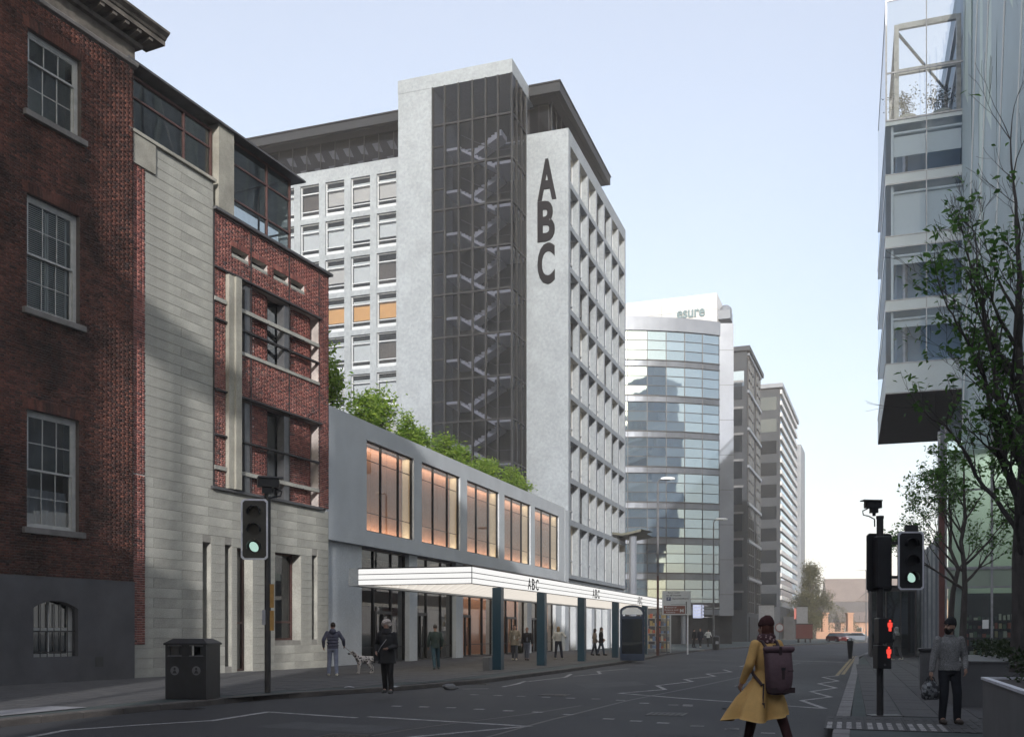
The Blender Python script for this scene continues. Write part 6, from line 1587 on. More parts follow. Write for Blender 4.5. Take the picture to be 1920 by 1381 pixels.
# ------------------------------------------------------------------ granite planters with hedges
def hedge(mb, x0, x1, y0, y1, z, n, h, rng):
    for k in range(n):
        p = Vector((rng.uniform(x0, x1), rng.uniform(y0, y1), z + h * rng.random() ** .7)); d = Vector((rng.gauss(0, 1), rng.gauss(0, 1), rng.gauss(.3, .7))).normalized(); s = rng.uniform(.05, .1); w = d.orthogonal().normalized(); w.rotate(Matrix.Rotation(rng.uniform(0, 6.28), 3, d))
        i = len(mb.v); mb.v += [tuple(p), tuple(p + d * s * .5 + w * s * .28), tuple(p + d * s), tuple(p + d * s * .5 - w * s * .28)]; mb.f.append((i, i + 1, i + 2, i + 3))
pa = ST.thing('granite_planter', 'near grey granite planter with pale top edge at the right frame side', 'planter', None, -21.9, 22.45)
b = MB(); b.box(-4.5, -3.6, .1, 0, -.0, .95); b.build('wall', 'granite', pa); b = MB(); b.box(-4.52, -.06, .951, .02, .02, .985); b.box(-.06, -3.6, .951, .02, -.0601, .985); b.build('coping', 'light_edge', pa)
b = MB(); b.box(-4.4, -3.5, .951, -.1, -.12, .96); b.build('soil', 'bark', pa)
hd = ST.thing('hedge', 'dark clipped hedge growing in the near granite planter', 'hedge', None, -21.9, 22.45); b = MB(); hedge(b, -4.3, -.15, -3.4, -.25, .95, 9000, .42, random.Random(3)); b.build('foliage', 'leaf_hedge', hd)
b = MB()
for k in range(30): xx, yy = RNG.uniform(-4.2, -.3), RNG.uniform(-3.3, -.4); b.tube([(xx, yy, .95), (xx + RNG.gauss(0, .05), yy + RNG.gauss(0, .05), 1.3)], .008, 4)
b.build('stem', 'bark', hd)
pb = ST.thing('granite_planter', 'dark granite planter behind the man in the knitted jumper', 'planter', None, -15.6, 22.7)
b = MB(); b.box(0, -5, .1, 6, 0, 1.0); b.build('wall', 'granite', pb); b = MB(); b.box(-.02, -5, 1.001, 6, .02, 1.03); b.build('coping', 'granite', pb)
hd = ST.thing('hedge', 'low dark shrubs growing in the planter behind the jumper man', 'hedge', None, -15.6, 22.7); b = MB(); hedge(b, .1, 5.8, -4.9, -.9, 1.02, 9000, .38, random.Random(5)); b.build('foliage', 'leaf_hedge', hd)
b = MB()
for k in range(30): xx, yy = RNG.uniform(.3, 5.6), RNG.uniform(-4.6, -1.1); b.tube([(xx, yy, 1.0), (xx + RNG.gauss(0, .05), yy + RNG.gauss(0, .05), 1.35)], .008, 4)
b.build('stem', 'bark', hd)
# roof terrace plants on the glass tower
for i, (o_, lab) in enumerate(((24.3, 'leafy shrub in a white tub, left one on the roof terrace'), (26.4, 'leafy shrub in a white tub, right one on the roof terrace'))):
    e = ST.thing('potted_shrub', lab, 'plant', 'shrubs on the roof terrace', T0 + 1.2, o_, 34.6)
    b = MB(); b.loft([((0, 0, 0), .42, .42), ((0, 0, .5), .62, .62), ((0, 0, .66), .60, .60), ((0, 0, .6), .5, .5)], 16); b.build('tub', 'tower_white', e, True)
    s_, l_ = plant_mesh(50 + i, 1.6, 1.1, 6, 500, .17, MT['leaf_hedge']); a = link('stem', s_, e, (0, 0, .55)); a = link('foliage', l_, e, (0, 0, .55))

# ------------------------------------------------------------------ trees
def make_tree(e, seed, h_trunk, r0, H, targets, leaf, n_leaf, bare_top, m='leaf_dark', single=0, droop=.35, limbs=(), xmax=2.55):
    """trunk, rising limbs that fork into twigs, and leaves hung in loose clumps"""
    r = random.Random(seed); tk = MB(); br = MB(); tips = []
    def grow(p, d, L, rad, lev):
        n = 5; pts = [p]; dd = d.copy(); q = p.copy()
        for k in range(n):
            dd = (dd + Vector((r.gauss(0, .09), r.gauss(0, .09), r.gauss(.05, .05)))).normalized(); q = q + dd * (L / n); pts.append(q.copy())
        rads = [max(rad * (1 - .75 * k / n), .003) for k in range(n + 1)]
        br.tube(pts, rads, 6 if rad > .02 else 4, False)
        if lev >= 3: tips.append((pts[-1], dd, lev)); tips.append((pts[3], dd, lev)); return
        kids = r.choice((3, 4)) if lev < 2 else r.choice((3, 3, 4, 5))
        for k in range(kids):
            i = r.randint(2, n); b = pts[i]; ax = dd.orthogonal().normalized(); ax.rotate(Matrix.Rotation(r.uniform(0, 6.28), 3, dd))
            nd = (dd + ax * r.uniform(.35, .8) + Vector((0, 0, .12))).normalized(); grow(b, nd, L * r.uniform(.45, .68), rads[i] * .68, lev + 1)
        grow(pts[-1], dd, L * .5, rads[-1], lev + 1)
    pts = [Vector((0, 0, 0))]
    for k in range(1, 9): pts.append(Vector((r.gauss(0, .025) * k * .5, r.gauss(0, .025) * k * .5, H * .82 * k / 8)))
    rads = [r0 * (1 - .82 * k / 8) + .006 for k in range(9)]; rads[0] *= 1.25
    tk.tube(pts, rads, 12, False); tk.build('trunk', 'bark', e, True)
    def trunk_at(z):
        f = min(z / (H * .82) * 8, 7.999); i = int(f); return pts[i].lerp(pts[i + 1], f - i), rads[i] + (rads[i + 1] - rads[i]) * (f - i)
    for z, az, up, L in targets:
        b, rr = trunk_at(z); d = Vector((math.cos(az) * math.cos(up), math.sin(az) * math.cos(up), math.sin(up))); grow(b, d, L, min(rr * .62, .07), 0)
    grow(pts[-1], Vector((0, 0, 1)), H * .2, rads[-1], 1)
    for lb in limbs:
        P = [Vector(p) for p in lb[1]]; Q = []
        for k in range(len(P) - 1):
            for f in range(4): Q.append(P[k].lerp(P[k + 1], f / 4) + Vector((r.gauss(0, .025), r.gauss(0, .03), r.gauss(0, .025))))
        Q.append(P[-1]); n = len(Q) - 1; rr = [lb[0] * (1 - .85 * k / n) for k in range(n + 1)]
        br.tube(Q, rr, 8, False)
        for k in range(3, n + 1):
            for _ in range(2 if k % 2 else 1):
                d = (Q[k] - Q[k - 1]).normalized(); ax = d.orthogonal().normalized(); ax.rotate(Matrix.Rotation(r.uniform(0, 6.28), 3, d))
                grow(Q[k], (d * .8 + ax * r.uniform(.4, .9) + Vector((0, 0, .25))).normalized(), r.uniform(.4, .75), max(rr[k] * .55, .008), 2)
        tips.append((Q[-1], d, 3)); tips.append((Q[-2], d, 3))
    bo = br.build('branches', 'bark', e); bo['kind'] = 'stuff'
    lf = []
    low = [t for t in tips if t[0].z < bare_top or r.random() < .18]
    low = [t for t in low if abs(t[0].x) < xmax]; r.shuffle(low)
    for k in range(n_leaf):
        p, d, lev = r.choice(low) if k % 3 else r.choice(low[:max(4, len(low) // 3)])
        q = p + Vector((r.gauss(0, .075), r.gauss(0, .075), r.gauss(-.02, .06))); lf.append((q, (d * .3 + Vector((r.gauss(0, .7), r.gauss(0, .7), -droop + r.gauss(0, .4)))).normalized(), leaf * r.uniform(.6, 1.25)))
    L = MB(); L.v = [(0, 0, 0), (.5, .24, .03), (1.0, 0, -.1), (.5, -.24, .03), (.5, 0, -.05), (.22, .17, .015), (.22, -.17, .015)]; L.f = [(0, 6, 4), (0, 4, 5), (6, 3, 4), (5, 4, 1), (3, 2, 4), (4, 2, 1)]
    me = L.mesh('leaf', MT[m]); base = [Vector(v) for v in L.v]
    F = MB()
    order = sorted(range(len(lf)), key=lambda i: -lf[i][2]); ones = set(order[:single])
    for i, (q, d, s) in enumerate(lf):
        R_ = d.to_track_quat('X', 'Z').to_matrix() @ Matrix.Rotation(r.uniform(-1, 1), 3, 'X')
        if i in ones:
            o = link('leaf', me, e, q); o.rotation_euler = R_.to_euler(); o.scale = (s, s, s)
        else:
            j = len(F.v); F.v += [tuple(q + R_ @ (b * s)) for b in base]; F.f += [tuple(j + a for a in f) for f in L.f]
    fo = F.build('foliage', m, e); fo['kind'] = 'stuff'
P_ = math.pi
e = thing('street_tree', 'near dark trunked tree with sparse green leaves at the right frame side', 'tree', (8.85, 17.2, .9), 0, 'street trees on the right')
make_tree(e, 4, 3.2, .135, 9.6, [(2.9, P_ * .97, RAD(55), 1.1), (3.5, P_ * .86, RAD(58), 1.3), (4.1, P_ * 1.0, RAD(58), 1.3), (4.4, P_ * 1.25, RAD(50), 1.8), (5.0, P_ * .8, RAD(56), 1.8), (5.6, P_ * 1.05, RAD(58), 1.6), (3.6, P_ * .3, RAD(50), 1.8), (4.7, -P_ * .25, RAD(50), 1.8), (6.2, P_ * .9, RAD(62), 1.4), (2.7, P_ * 1.5, RAD(40), 1.6)], .15, 2300, 7.8, single=300, xmax=2.05, limbs=[
    (.06, [(0.00, 0, 3.0), (-0.36, -.1, 3.7), (-0.72, -.3, 4.9), (-1.08, -.4, 5.7), (-1.56, -.5, 6.4)]), (.05, [(0.00, 0, 2.3), (-0.48, .3, 3.3), (-0.92, .5, 4.25), (-1.56, .6, 4.75)]),
    (.05, [(0.00, 0, 4.9), (-0.32, .3, 5.9), (-0.60, .45, 6.9), (-0.88, .4, 8.1)]), (.045, [(0.00, 0, 5.4), (-0.12, -.3, 6.7), (-0.32, -.4, 8.4)]), (.05, [(0.00, 0, 3.6), (-0.56, -.5, 4.5), (-1.00, -.8, 5.9), (-1.20, -.9, 7.3)]),
    (.05, [(0.00, 0, 2.0), (-0.28, -.5, 2.9), (-0.64, -.8, 3.6), (-1.20, -1.0, 4.0)])])
x, y = 12.9, 28.2
e = thing('street_tree', 'middle sized leafy tree rising from the planter behind the signal head', 'tree', (x, y, .9), 0, 'street trees on the right')
make_tree(e, 9, 2.4, .10, 6.4, [(1.9, P_ * 1.0, RAD(36), 1.5), (2.1, P_ * .1, RAD(36), 1.5), (2.4, P_ * .75, RAD(42), 1.5), (2.6, -P_ * .2, RAD(42), 1.5), (2.9, P_ * 1.2, RAD(46), 1.5), (3.2, P_ * .4, RAD(48), 1.4), (3.5, P_ * .95, RAD(52), 1.3), (3.9, 0, RAD(54), 1.2), (4.2, P_ * 1.1, RAD(58), 1.1)], .12, 4200, 9.0, droop=.15)
e = thing('street_tree', 'slim tree partly hidden behind the middle sized street tree', 'tree', (14.9, 33.5, .12), 0, 'street trees on the right')
make_tree(e, 15, 3, .13, 7.0, [(3.2, P_, RAD(45), 1.4), (3.6, .2, RAD(45), 1.3), (4.2, P_ * .8, RAD(52), 1.2), (4.6, P_ * 1.3, RAD(52), 1.2)], .11, 900, 9.0)
# big far tree
e = thing('far_tree', 'tall yellow green tree at the street end beside the striped block', 'tree', (60.5, 200, 0))
r = random.Random(2); tk = MB(); tk.tube([(0, 0, 0), (0.1, 0, 5), (0, 0, 12)], [.4, .3, .12], 8); tk.build('trunk', 'bark', e)
br = MB(); cl = []
for k in range(60):
    z = r.uniform(3, 14.5); w = 3.6 * math.sin(min(1, (15.6 - z) / 9) * P_ / 2) * r.uniform(.35, 1); a = r.uniform(0, 6.28); c = (math.cos(a) * w, math.sin(a) * w, z); cl.append(c); br.tube([(0, 0, max(2, z - 2)), (c[0] * .6, c[1] * .6, z - .5), c], [.12, .07, .03], 5, False)
o = br.build('branches', 'bark', e); o['kind'] = 'stuff'
lf = MB()
for k in range(16000):
    c = r.choice(cl); g = .62; p = Vector((c[0] + r.gauss(0, g), c[1] + r.gauss(0, g), c[2] + r.gauss(0, g))); d = Vector((r.gauss(0, 1), r.gauss(0, 1), r.gauss(0, 1))).normalized(); w = d.orthogonal().normalized(); s = r.uniform(.2, .42)
    i = len(lf.v); lf.v += [tuple(p), tuple(p + d * s * .5 + w * s * .3), tuple(p + d * s), tuple(p + d * s * .5 - w * s * .3)]; lf.f.append((i, i + 1, i + 2, i + 3))
lf.build('foliage', 'leaf_autumn', e)
def low_shrubs(name, label, x, y, w, h, seed):
    e = thing(name, label, 'shrub', (x, y, 0)); r = random.Random(seed); f = MB(); s_ = MB()
    for k in range(12): a = r.uniform(-w, w); s_.tube([(a, 0, 0), (a * 1.1, r.gauss(0, .3), h * .7)], .04, 4)
    s_.build('stem', 'bark', e)
    for k in range(2500):
        u = r.uniform(-1, 1); p = Vector((u * w, r.gauss(0, .8), h * (1 - u * u) * r.random() ** .6)); d = Vector((r.gauss(0, 1), r.gauss(0, 1), r.gauss(0, 1))).normalized(); w_ = d.orthogonal().normalized(); s = r.uniform(.2, .45); i = len(f.v)
        f.v += [tuple(p), tuple(p + d * s * .5 + w_ * s * .3), tuple(p + d * s), tuple(p + d * s * .5 - w_ * s * .3)]; f.f.append((i, i + 1, i + 2, i + 3))
    f.build('foliage', 'leaf_autumn', e)
low_shrubs('shrub', 'brownish shrubs between the far tree and the brick row', 73, 222, 6, 7.5, 8)
low_shrubs('shrub', 'dark shrub clump beside the thin far street lamp', 90, 222, 5, 5.0, 9)

# ------------------------------------------------------------------ people
QUEUE = []
def blob(mb, name, m, parent, voxel=0.013, smooth=4, wrinkle=0.0, freq=14.0, extra=None):
    """one continuous surface grown from overlapping shapes (done together at the end)"""
    me = mb.mesh(name, MT[m] if isinstance(m, str) else m)
    o = bpy.data.objects.new(name, me); COL.objects.link(o); o.parent = parent
    r = o.modifiers.new('r', 'REMESH'); r.mode = 'VOXEL'; r.voxel_size = voxel; r.use_smooth_shade = True
    s = o.modifiers.new('s', 'SMOOTH'); s.iterations = smooth; s.factor = 0.5
    QUEUE.append((o, wrinkle, freq)); return o
def finish_blobs():
    bpy.context.view_layer.update(); dg = bpy.context.evaluated_depsgraph_get(); out = []
    for o, w, f in QUEUE: out.append(bpy.data.meshes.new_from_object(o.evaluated_get(dg)))
    for (o, w, f), me in zip(QUEUE, out):
        o.modifiers.clear(); old_ = o.data; nm = old_.name
        for m_ in old_.materials:
            if not len(me.materials): me.materials.append(m_)
        o.data = me; bpy.data.meshes.remove(old_); me.name = nm
        if w:
            n = len(me.vertices); co = np.zeros(n * 3, np.float32); me.vertices.foreach_get('co', co); no = np.zeros(n * 3, np.float32); me.vertices.foreach_get('normal', no)
            co = co.reshape(-1, 3); no = no.reshape(-1, 3)
            d = np.array([mnoise.noise(Vector((c[0] * f, c[1] * f, c[2] * f * .45))) + .5 * mnoise.noise(Vector((c[0] * f * 2, c[1] * f * 2, c[2] * f))) for c in co.tolist()], np.float32)
            co += no * d[:, None] * w; me.vertices.foreach_set('co', co.ravel())
        me.polygons.foreach_set('use_smooth', [True] * len(me.polygons)); me.update()
def ik(a, b, l1, l2, pole):
    a, b = Vector(a), Vector(b); d = b - a; L = min(d.length, (l1 + l2) * .999); u = d.normalized(); b = a + u * L
    x = (l1 * l1 - l2 * l2 + L * L) / (2 * L); h = math.sqrt(max(l1 * l1 - x * x, 0)); p = Vector(pole); p = (p - u * p.dot(u)).normalized()
    return a, a + u * x + p * h, b
CLOTH = {}
def cm(name, col, rough=.85, var=.18, vscale=9, **k):
    if name not in CLOTH: CLOTH[name] = mat('cloth_' + name, col, rough, var=var, vscale=vscale, fine=.15, fscale=120, bump=.25, bscale=160, spec=.25, **k)
    return CLOTH[name]
def person(label, loc, face, H=1.75, lfoot=(-.1, .12, 0), rfoot=(.1, -.12, .0), lhand=(-.27, .05, .80), rhand=(.27, .05, .80), head_yaw=0, head_pitch=0, lean=0.0,
           top='grey', hem=.88, trousers='navy', shoes='black', hair='brown', hair_style='short', hat=None, skin='skin', skirt=None, scarf=None, fine=False, hood=False, sleeves=True, extra=None, coat_open=None, top_rough=0, quilt=False):
    S = H / 1.75; e = thing('person', label, 'person', loc, RAD(face)); e.scale = (S, S, S); vx = .0085 if fine else .0115
    cy = lean
    hipL, hipR = (-.088, 0, .93), (.088, 0, .93)
    legs = []
    for hip, ft in ((hipL, lfoot), (hipR, rfoot)):
        an = (ft[0], ft[1] - .05, .085 + ft[2]); legs.append(ik(hip, an, .43, .425, (0.0 + (hip[0] * .3), 1, .1)))
    shL, shR = (-.185, cy, 1.415), (.185, cy, 1.415); arms = []
    for sh, hd, sg in ((shL, lhand, -1), (shR, rhand, 1)): arms.append(ik(sh, hd, .29, .26, (sg * .55, -1, -.15)))
    hc = Vector((0, cy + .03, 1.635)); nk = Vector((0, cy * .9, 1.44))
    RH = Matrix.Rotation(RAD(head_yaw), 3, 'Z') @ Matrix.Rotation(RAD(head_pitch), 3, 'X')
    def hp(v): return tuple(hc + RH @ Vector(v))
    def head_mb(fn):
        m_ = MB(); fn(m_); m_.v = [hp(v) for v in m_.v]; return m_
    b = MB()
    b.loft([((0, 0, .84), .12, .09), ((0, 0, .93), .165, .112), ((0, cy * .2, 1.08), .138, .10), ((0, cy * .6, 1.25), .162, .112), ((0, cy * .9, 1.37), .172, .105), ((0, cy, 1.44), .12, .075), ((0, cy, 1.47), .06, .055)], 18)
    b.capsule(nk, hc + Vector((0, -.015, -.03)), .056, .052)
    def hf(m_):
        m_.ball((0, -.008, .012), .075, .094, .105, 16, 12); m_.ball((0, .035, -.06), .05, .05, .055, 12, 8); m_.capsule((0, .086, .012), (0, .105, -.022), .011, .015, 8)
        for s in (-1, 1): m_.ball((s * .077, -.008, -.005), .012, .022, .032, 8, 6); m_.ball((s * .034, .075, -.03), .024, .016, .02, 8, 6)
        m_.capsule((-.035, .084, .036), (.035, .084, .036), .012, .012, 8); m_.capsule((-.02, .083, -.066), (.02, .083, -.066), .010, .010, 8)
    t = head_mb(hf); i = len(b.v); b.v += t.v; b.f += [tuple(i + q for q in f) for f in t.f]
    for (a, k, c), ft in zip(legs, (lfoot, rfoot)):
        b.chain([a, k, c], [.082, .056, .040]); b.capsule(c, (ft[0] * 1.06, ft[1] + .10, .04 + ft[2]), .042, .034)
    hands = []
    for (a, k, c), sg in zip(arms, (-1, 1)):
        b.chain([a, k, c], [.05, .04, .029]); u = (c - k).normalized(); f_ = Vector((0, 1, 0)); f_ = (f_ - u * f_.dot(u)).normalized(); s_ = u.cross(f_)
        pm_ = c + u * .05; hands.append((c, u, f_, s_))
        b.capsule(c, pm_ + u * .012, .026, .030)
        for q, ln in zip((-.033, -.011, .011, .030), (.062, .075, .072, .055)):
            r0 = pm_ + f_ * q + u * .025; m1 = r0 + u * ln * .55 - s_ * sg * .006; m2 = m1 + u * ln * .35 - s_ * sg * .026
            b.chain([r0, m1, m2], [.0105, .0098, .0085], 7)
        r0 = c + u * .022 + f_ * .026; b.chain([r0, r0 + u * .026 + f_ * .024 - s_ * sg * .01, r0 + u * .055 + f_ * .026 - s_ * sg * .02], [.0125, .011, .0095], 7)
    blob(b, 'body', skin, e, vx, 3)
    # trousers or legs
    p = MB(); g = .016
    p.loft([((0, 0, .83), .14, .11), ((0, 0, .93), .178, .125), ((0, 0, 1.03), .158, .118)], 18)
    for (a, k, c), ft in zip(legs, (lfoot, rfoot)): p.chain([a, k, Vector(c) + Vector((0, 0, .0))], [.082 + g, .058 + g, .046 + g * .9])
    blob(p, 'trousers' if not skirt else 'tights', cm(trousers[0], trousers[1]) if isinstance(trousers, tuple) else trousers, e, .0125, 3, .004, 11)
    for (a, k, c), ft in zip(legs, (lfoot, rfoot)):
        s = MB(); s.capsule(c - Vector((0, .012, .03)), (ft[0] * 1.08, ft[1] + .115, .042 + ft[2]), .05, .042); s.capsule(c - Vector((0, .02, .045)), c + Vector((0, -.005, .03)), .046, .048)
        blob(s, 'shoe', cm(shoes[0], shoes[1]), e, .010, 2)
    tm = cm(top[0], top[1]); tw = MB(); g = .030
    zb = hem; fl = skirt or 1.0
    if zb < .8: tw.loft([((0, 0, zb), .20 * fl, .16 * fl), ((0, 0, (zb + .95) / 2), .195 * (1 + (fl - 1) * .45), .15 * (1 + (fl - 1) * .4)), ((0, 0, .96), .192, .14), ((0, cy * .2, 1.08), .168, .13), ((0, cy * .6, 1.25), .19, .142), ((0, cy * .9, 1.37), .19, .128), ((0, cy, 1.45), .13, .092), ((0, cy, 1.485), .074, .07)], 22)
    else: tw.loft([((0, 0, zb), .185, .137), ((0, 0, .96), .182, .135), ((0, cy * .2, 1.08), .162, .125), ((0, cy * .6, 1.25), .188, .14), ((0, cy * .9, 1.37), .188, .126), ((0, cy, 1.45), .13, .09), ((0, cy, 1.485), .072, .07)], 22)
    if sleeves:
        for a, k, c in arms: tw.chain([a, k, Vector(k).lerp(c, .93)], [.05 + g * .55, .04 + g * .75, .034 + g * .45])
    if quilt:
        for z in (1.0, 1.1, 1.2, 1.3): tw.loft([((0, cy * .5, z - .035), .17, .13), ((0, cy * .5, z), .205, .157), ((0, cy * .5, z + .035), .17, .13)], 20)
    blob(tw, 'jacket', tm, e, .0125, 3, .006, 10)
    if hood: h_ = MB(); h_.ball((0, cy - .10, 1.46), .115, .09, .10); h_.ball((0, cy - .02, 1.485), .10, .09, .05); blob(h_, 'hood', tm, e, .012, 3, .004)
    if coat_open: q = MB(); q.loft([((0, .075, 1.0), .07, .06), ((0, cy + .085, 1.2), .075, .06), ((0, cy + .07, 1.4), .06, .05)], 12); blob(q, 'shirt', cm(*coat_open), e, .012, 2)
    if scarf: q = MB(); q.loft([((0, cy, 1.40), .10, .09), ((0, cy + .01, 1.45), .135, .125), ((0, cy + .01, 1.52), .12, .115), ((0, cy + .005, 1.56), .085, .09)], 18); blob(q, 'scarf', scarf, e, .011, 2, .014, 17)
    hm = cm('hair_' + hair[0], hair[1], .7) if isinstance(hair, tuple) else hair
    def hairf(m_):
        if hair_style == 'short': m_.ball((0, -.02, .035), .081, .096, .095, 16, 12)
        elif hair_style == 'long':
            m_.ball((0, -.018, .03), .086, .10, .10, 16, 12)
            for k in range(7): a = RAD(-200 + 38 * k); m_.capsule((.062 * math.cos(a), -.035 + .055 * math.sin(a), .0), (.075 * math.cos(a), -.05 + .05 * math.sin(a), -.25), .03, .018, 8)
        elif hair_style == 'curly':
            rr = random.Random(6); m_.ball((0, -.02, .04), .095, .105, .10, 14, 10)
            for k in range(60):
                a = rr.uniform(0, 6.28); z = rr.uniform(-.4, 1); q = math.sqrt(max(0, 1 - z * z)); x, y = math.cos(a) * q * .105, math.sin(a) * q * .11 - .02
                if y > .05 and z < .35: continue
                m_.ball((x, y, .035 + z * .10), .027, n=7, m=5)
        elif hair_style == 'bun': m_.ball((0, -.02, .03), .083, .098, .096, 16, 12); m_.ball((0, -.09, .09), .045, n=10, m=8)
    if hair_style: blob(head_mb(hairf), 'hair', hm, e, .010, 1, .006, 40)
    if hat: blob(head_mb(lambda m_: (m_.loft([((0, -.012, .03), .088, .108), ((0, -.012, .06), .091, .11), ((0, -.018, .10), .086, .10), ((0, -.03, .14), .062, .072), ((0, -.045, .168), .03, .03)], 18), m_.loft([((0, -.01, .028), .092, .112), ((0, -.01, .065), .094, .114), ((0, -.01, .07), .09, .11)], 18))), 'hat', cm(*hat), e, .009, 2, .006, 22)
    for s in (-1, 1):
        y = head_mb(lambda m_: m_.ball((s * .031, .076, .02), .0115, n=8, m=6)); yo = y.build('eye', 'black_lens', e, True)
    y = head_mb(lambda m_: m_.ball((0, .090, -.066), .022, .005, .006, 10, 6)); y.build('mouth', 'board_red', e, True)
    return e, dict(hands=hands, arms=arms, S=S, hp=hp)
def at(px, py, z=.133): x, y = gp(px, py, z); return (x, y, z)
C_ = dict(navy=('navy', (.02, .022, .035)), black=('black', (.016, .016, .018)), grey=('grey', (.12, .125, .16)), white=('white', (.62, .62, .6)))
W_SH = ('pale_shoe', (.55, .52, .45)); B_SH = ('black_shoe', (.02, .02, .02))
# 1 man with the dog, seen from behind
pl, I = person('person in grey quilted hooded jacket, seen from behind, holding a dog lead', at(624, 1266), 8, 1.78, (-.13, .10, 0), (.13, -.06, 0), (-.30, .06, .95), (.36, .16, 1.0), 20, 0, 0, ('puffer', (.085, .085, .12)), .90, ('bluegrey', (.20, .22, .30)), W_SH, ('dark', (.03, .022, .018)), 'short', hood=True, quilt=True)
# 3 curly grey hair
person('person with curly pale grey hair and black coat, looking down, by the kerb', at(726, 1299), 168, 1.74, (-.12, .10, 0), (.10, -.10, 0), (-.10, .24, 1.08), (.24, .10, 1.0), 8, -22, .02, ('blackcoat', (.028, .028, .030)), .72, ('blacktr', (.022, .021, .022)), ('grey_boot', (.10, .10, .10)), ('pale', (.42, .36, .33)), 'curly', scarf=cm('blackscarf', (.035, .034, .036)), skirt=1.12)
b = MB(); b.tube([(-.13, .02, 1.47), (-.02, .15, 1.28), (.10, .165, 1.12), (.2, .10, .98)], .009, 5)
o = thing('shoulder_bag', 'dark bag on a thin pale strap worn by the curly haired person', 'bag', at(726, 1299), RAD(168)); b.build('strap', 'board_white', o); b = MB(); b.bbox(.16, -.05, .78, .30, .14, 1.0, .02); b.build('pouch', 'black_paint', o)
# 4 man in green jacket seen from behind
person('person in dark green jacket and blue trousers walking towards the glass lobby', at(816, 1254), 12, 1.76, (-.06, -.22, .0), (.16, .26, .0), (-.27, .02, .88), (.26, .04, .9), 0, 0, .02, ('greenjk', (.05, .075, .07)), .82, ('tealjean', (.05, .10, .13)), ('tealshoe', (.10, .13, .14)), ('grey', (.09, .085, .08)), 'short')
# 5, 6 the couple at the door
person('person in open beige coat over white top, walking out beside a companion', at(965, 1237), 172, 1.84, (-.1, .12, 0), (.1, -.10, 0), (-.20, .20, 1.05), (.28, .03, .86), 0, 0, 0, ('beige', (.28, .25, .20)), .74, ('greytr', (.10, .11, .13)), W_SH, ('dark', (.03, .022, .018)), 'short', coat_open=C_['white'], skirt=1.15)
o = thing('tote_bag', 'dark olive bag hanging beside the person in the beige coat', 'bag', at(973, 1236.5), RAD(172)); b = MB(); b.loft([((0, 0, .36), .14, .07), ((0, 0, .42), .17, .09), ((0, 0, .72), .13, .06), ((0, 0, .76), .11, .04)], 14); b.build('body', cm('olive', (.045, .05, .035)), o, True); b = MB(); b.tube([(-.08, 0, .75), (-.06, 0, .98), (.06, 0, .98), (.08, 0, .75)], .012, 6); b.build('handle', 'black_paint', o)
person('person in black jacket and blue grey dress walking beside the beige coat', at(988, 1237), 184, 1.70, (-.05, .18, 0), (.05, -.14, 0), (-.27, .04, .86), (.27, .06, .88), -10, 0, 0, ('blackjk', (.03, .03, .032)), .95, ('bluedress', (.13, .15, .20)), ('strappy', (.05, .045, .045)), ('bl', (.16, .11, .07)), 'bun', coat_open=('bluetop', (.14, .15, .19)), skirt=1.0)
# 7
person('person in loose white jumper and dark jeans, seen from behind between two posts', at(1047, 1235), -18, 1.76, (-.14, -.1, 0), (.2, .06, 0), (-.2, .2, 1.1), (.36, .22, 1.15), -10, 0, 0, ('whitejp', (.60, .60, .57)), .98, ('darkjean', (.03, .035, .05)), W_SH, ('blond', (.28, .2, .12)), 'long')
# 8, 9
person('person in short beige coat walking right, before the fourth canopy post', at(1115, 1228), -75, 1.68, (-.06, .22, 0), (.06, -.2, 0), (-.2, .15, .95), (.2, .12, .95), 0, 0, 0, ('beige2', (.25, .21, .17)), .80, ('navytr', (.04, .045, .06)), B_SH, ('dark', (.03, .022, .018)), 'long')
person('person in black coat beside the short beige coat, before the fourth post', at(1127, 1228), -95, 1.76, (-.06, -.2, 0), (.06, .24, 0), (-.2, .15, 1.0), (.2, .12, .95), 0, 0, 0, ('blackcoat2', (.02, .02, .022)), .78, ('bluejean', (.07, .09, .13)), B_SH, ('brown', (.06, .04, .03)), 'long', scarf=cm('palescarf', (.3, .29, .27)))
# 10 yellow coat
YC = (3.42, 13.25, 0.0); YF = 24
MT['coat_yellow'] = mat('coat_yellow', (.64, .395, .145), .85, var=.10, vscale=5, fine=.10, fscale=150, bump=.2, bscale=200, spec=.2)
def scarf_mat():
    m, N, L = new_mat('scarf_print'); out = N.new('ShaderNodeOutputMaterial'); p = N.new('ShaderNodeBsdfPrincipled'); L.new(p.outputs[0], out.inputs[0]); p.inputs['Roughness'].default_value = .9
    tc = N.new('ShaderNodeTexCoord'); v = N.new('ShaderNodeTexVoronoi'); v.inputs['Scale'].default_value = 22; L.new(tc.outputs['Object'], v.inputs['Vector'])
    r = N.new('ShaderNodeValToRGB'); L.new(v.outputs['Distance'], r.inputs[0]); r.color_ramp.elements[0].color = (.42, .28, .27, 1); r.color_ramp.elements[0].position = .28; r.color_ramp.elements[1].color = (.07, .03, .035, 1); r.color_ramp.elements[1].position = .42
    L.new(r.outputs[0], p.inputs['Base Color']); return m
MT['scarf_print'] = scarf_mat()
yl, YI = person('person in mustard yellow coat, brown knitted hat and printed scarf, walking away with a backpack', YC, YF, 1.77, (-.13, .30, .0), (.13, -.27, .02), (-.30, .13, .92), (.27, .10, .92), 14, 0, .0, ('yellow_base', (.50, .24, .03)), .86, ('tights', (.055, .022, .022)), ('brownboot', (.05, .03, .025)), ('auburn', (.09, .035, .025)), 'long', ('brownhat', (.055, .022, .022)), scarf=MT['scarf_print'], fine=True)
for ch in list(yl.children):
    if ch.name.startswith('jacket'): ch.data.materials[0] = MT['coat_yellow']
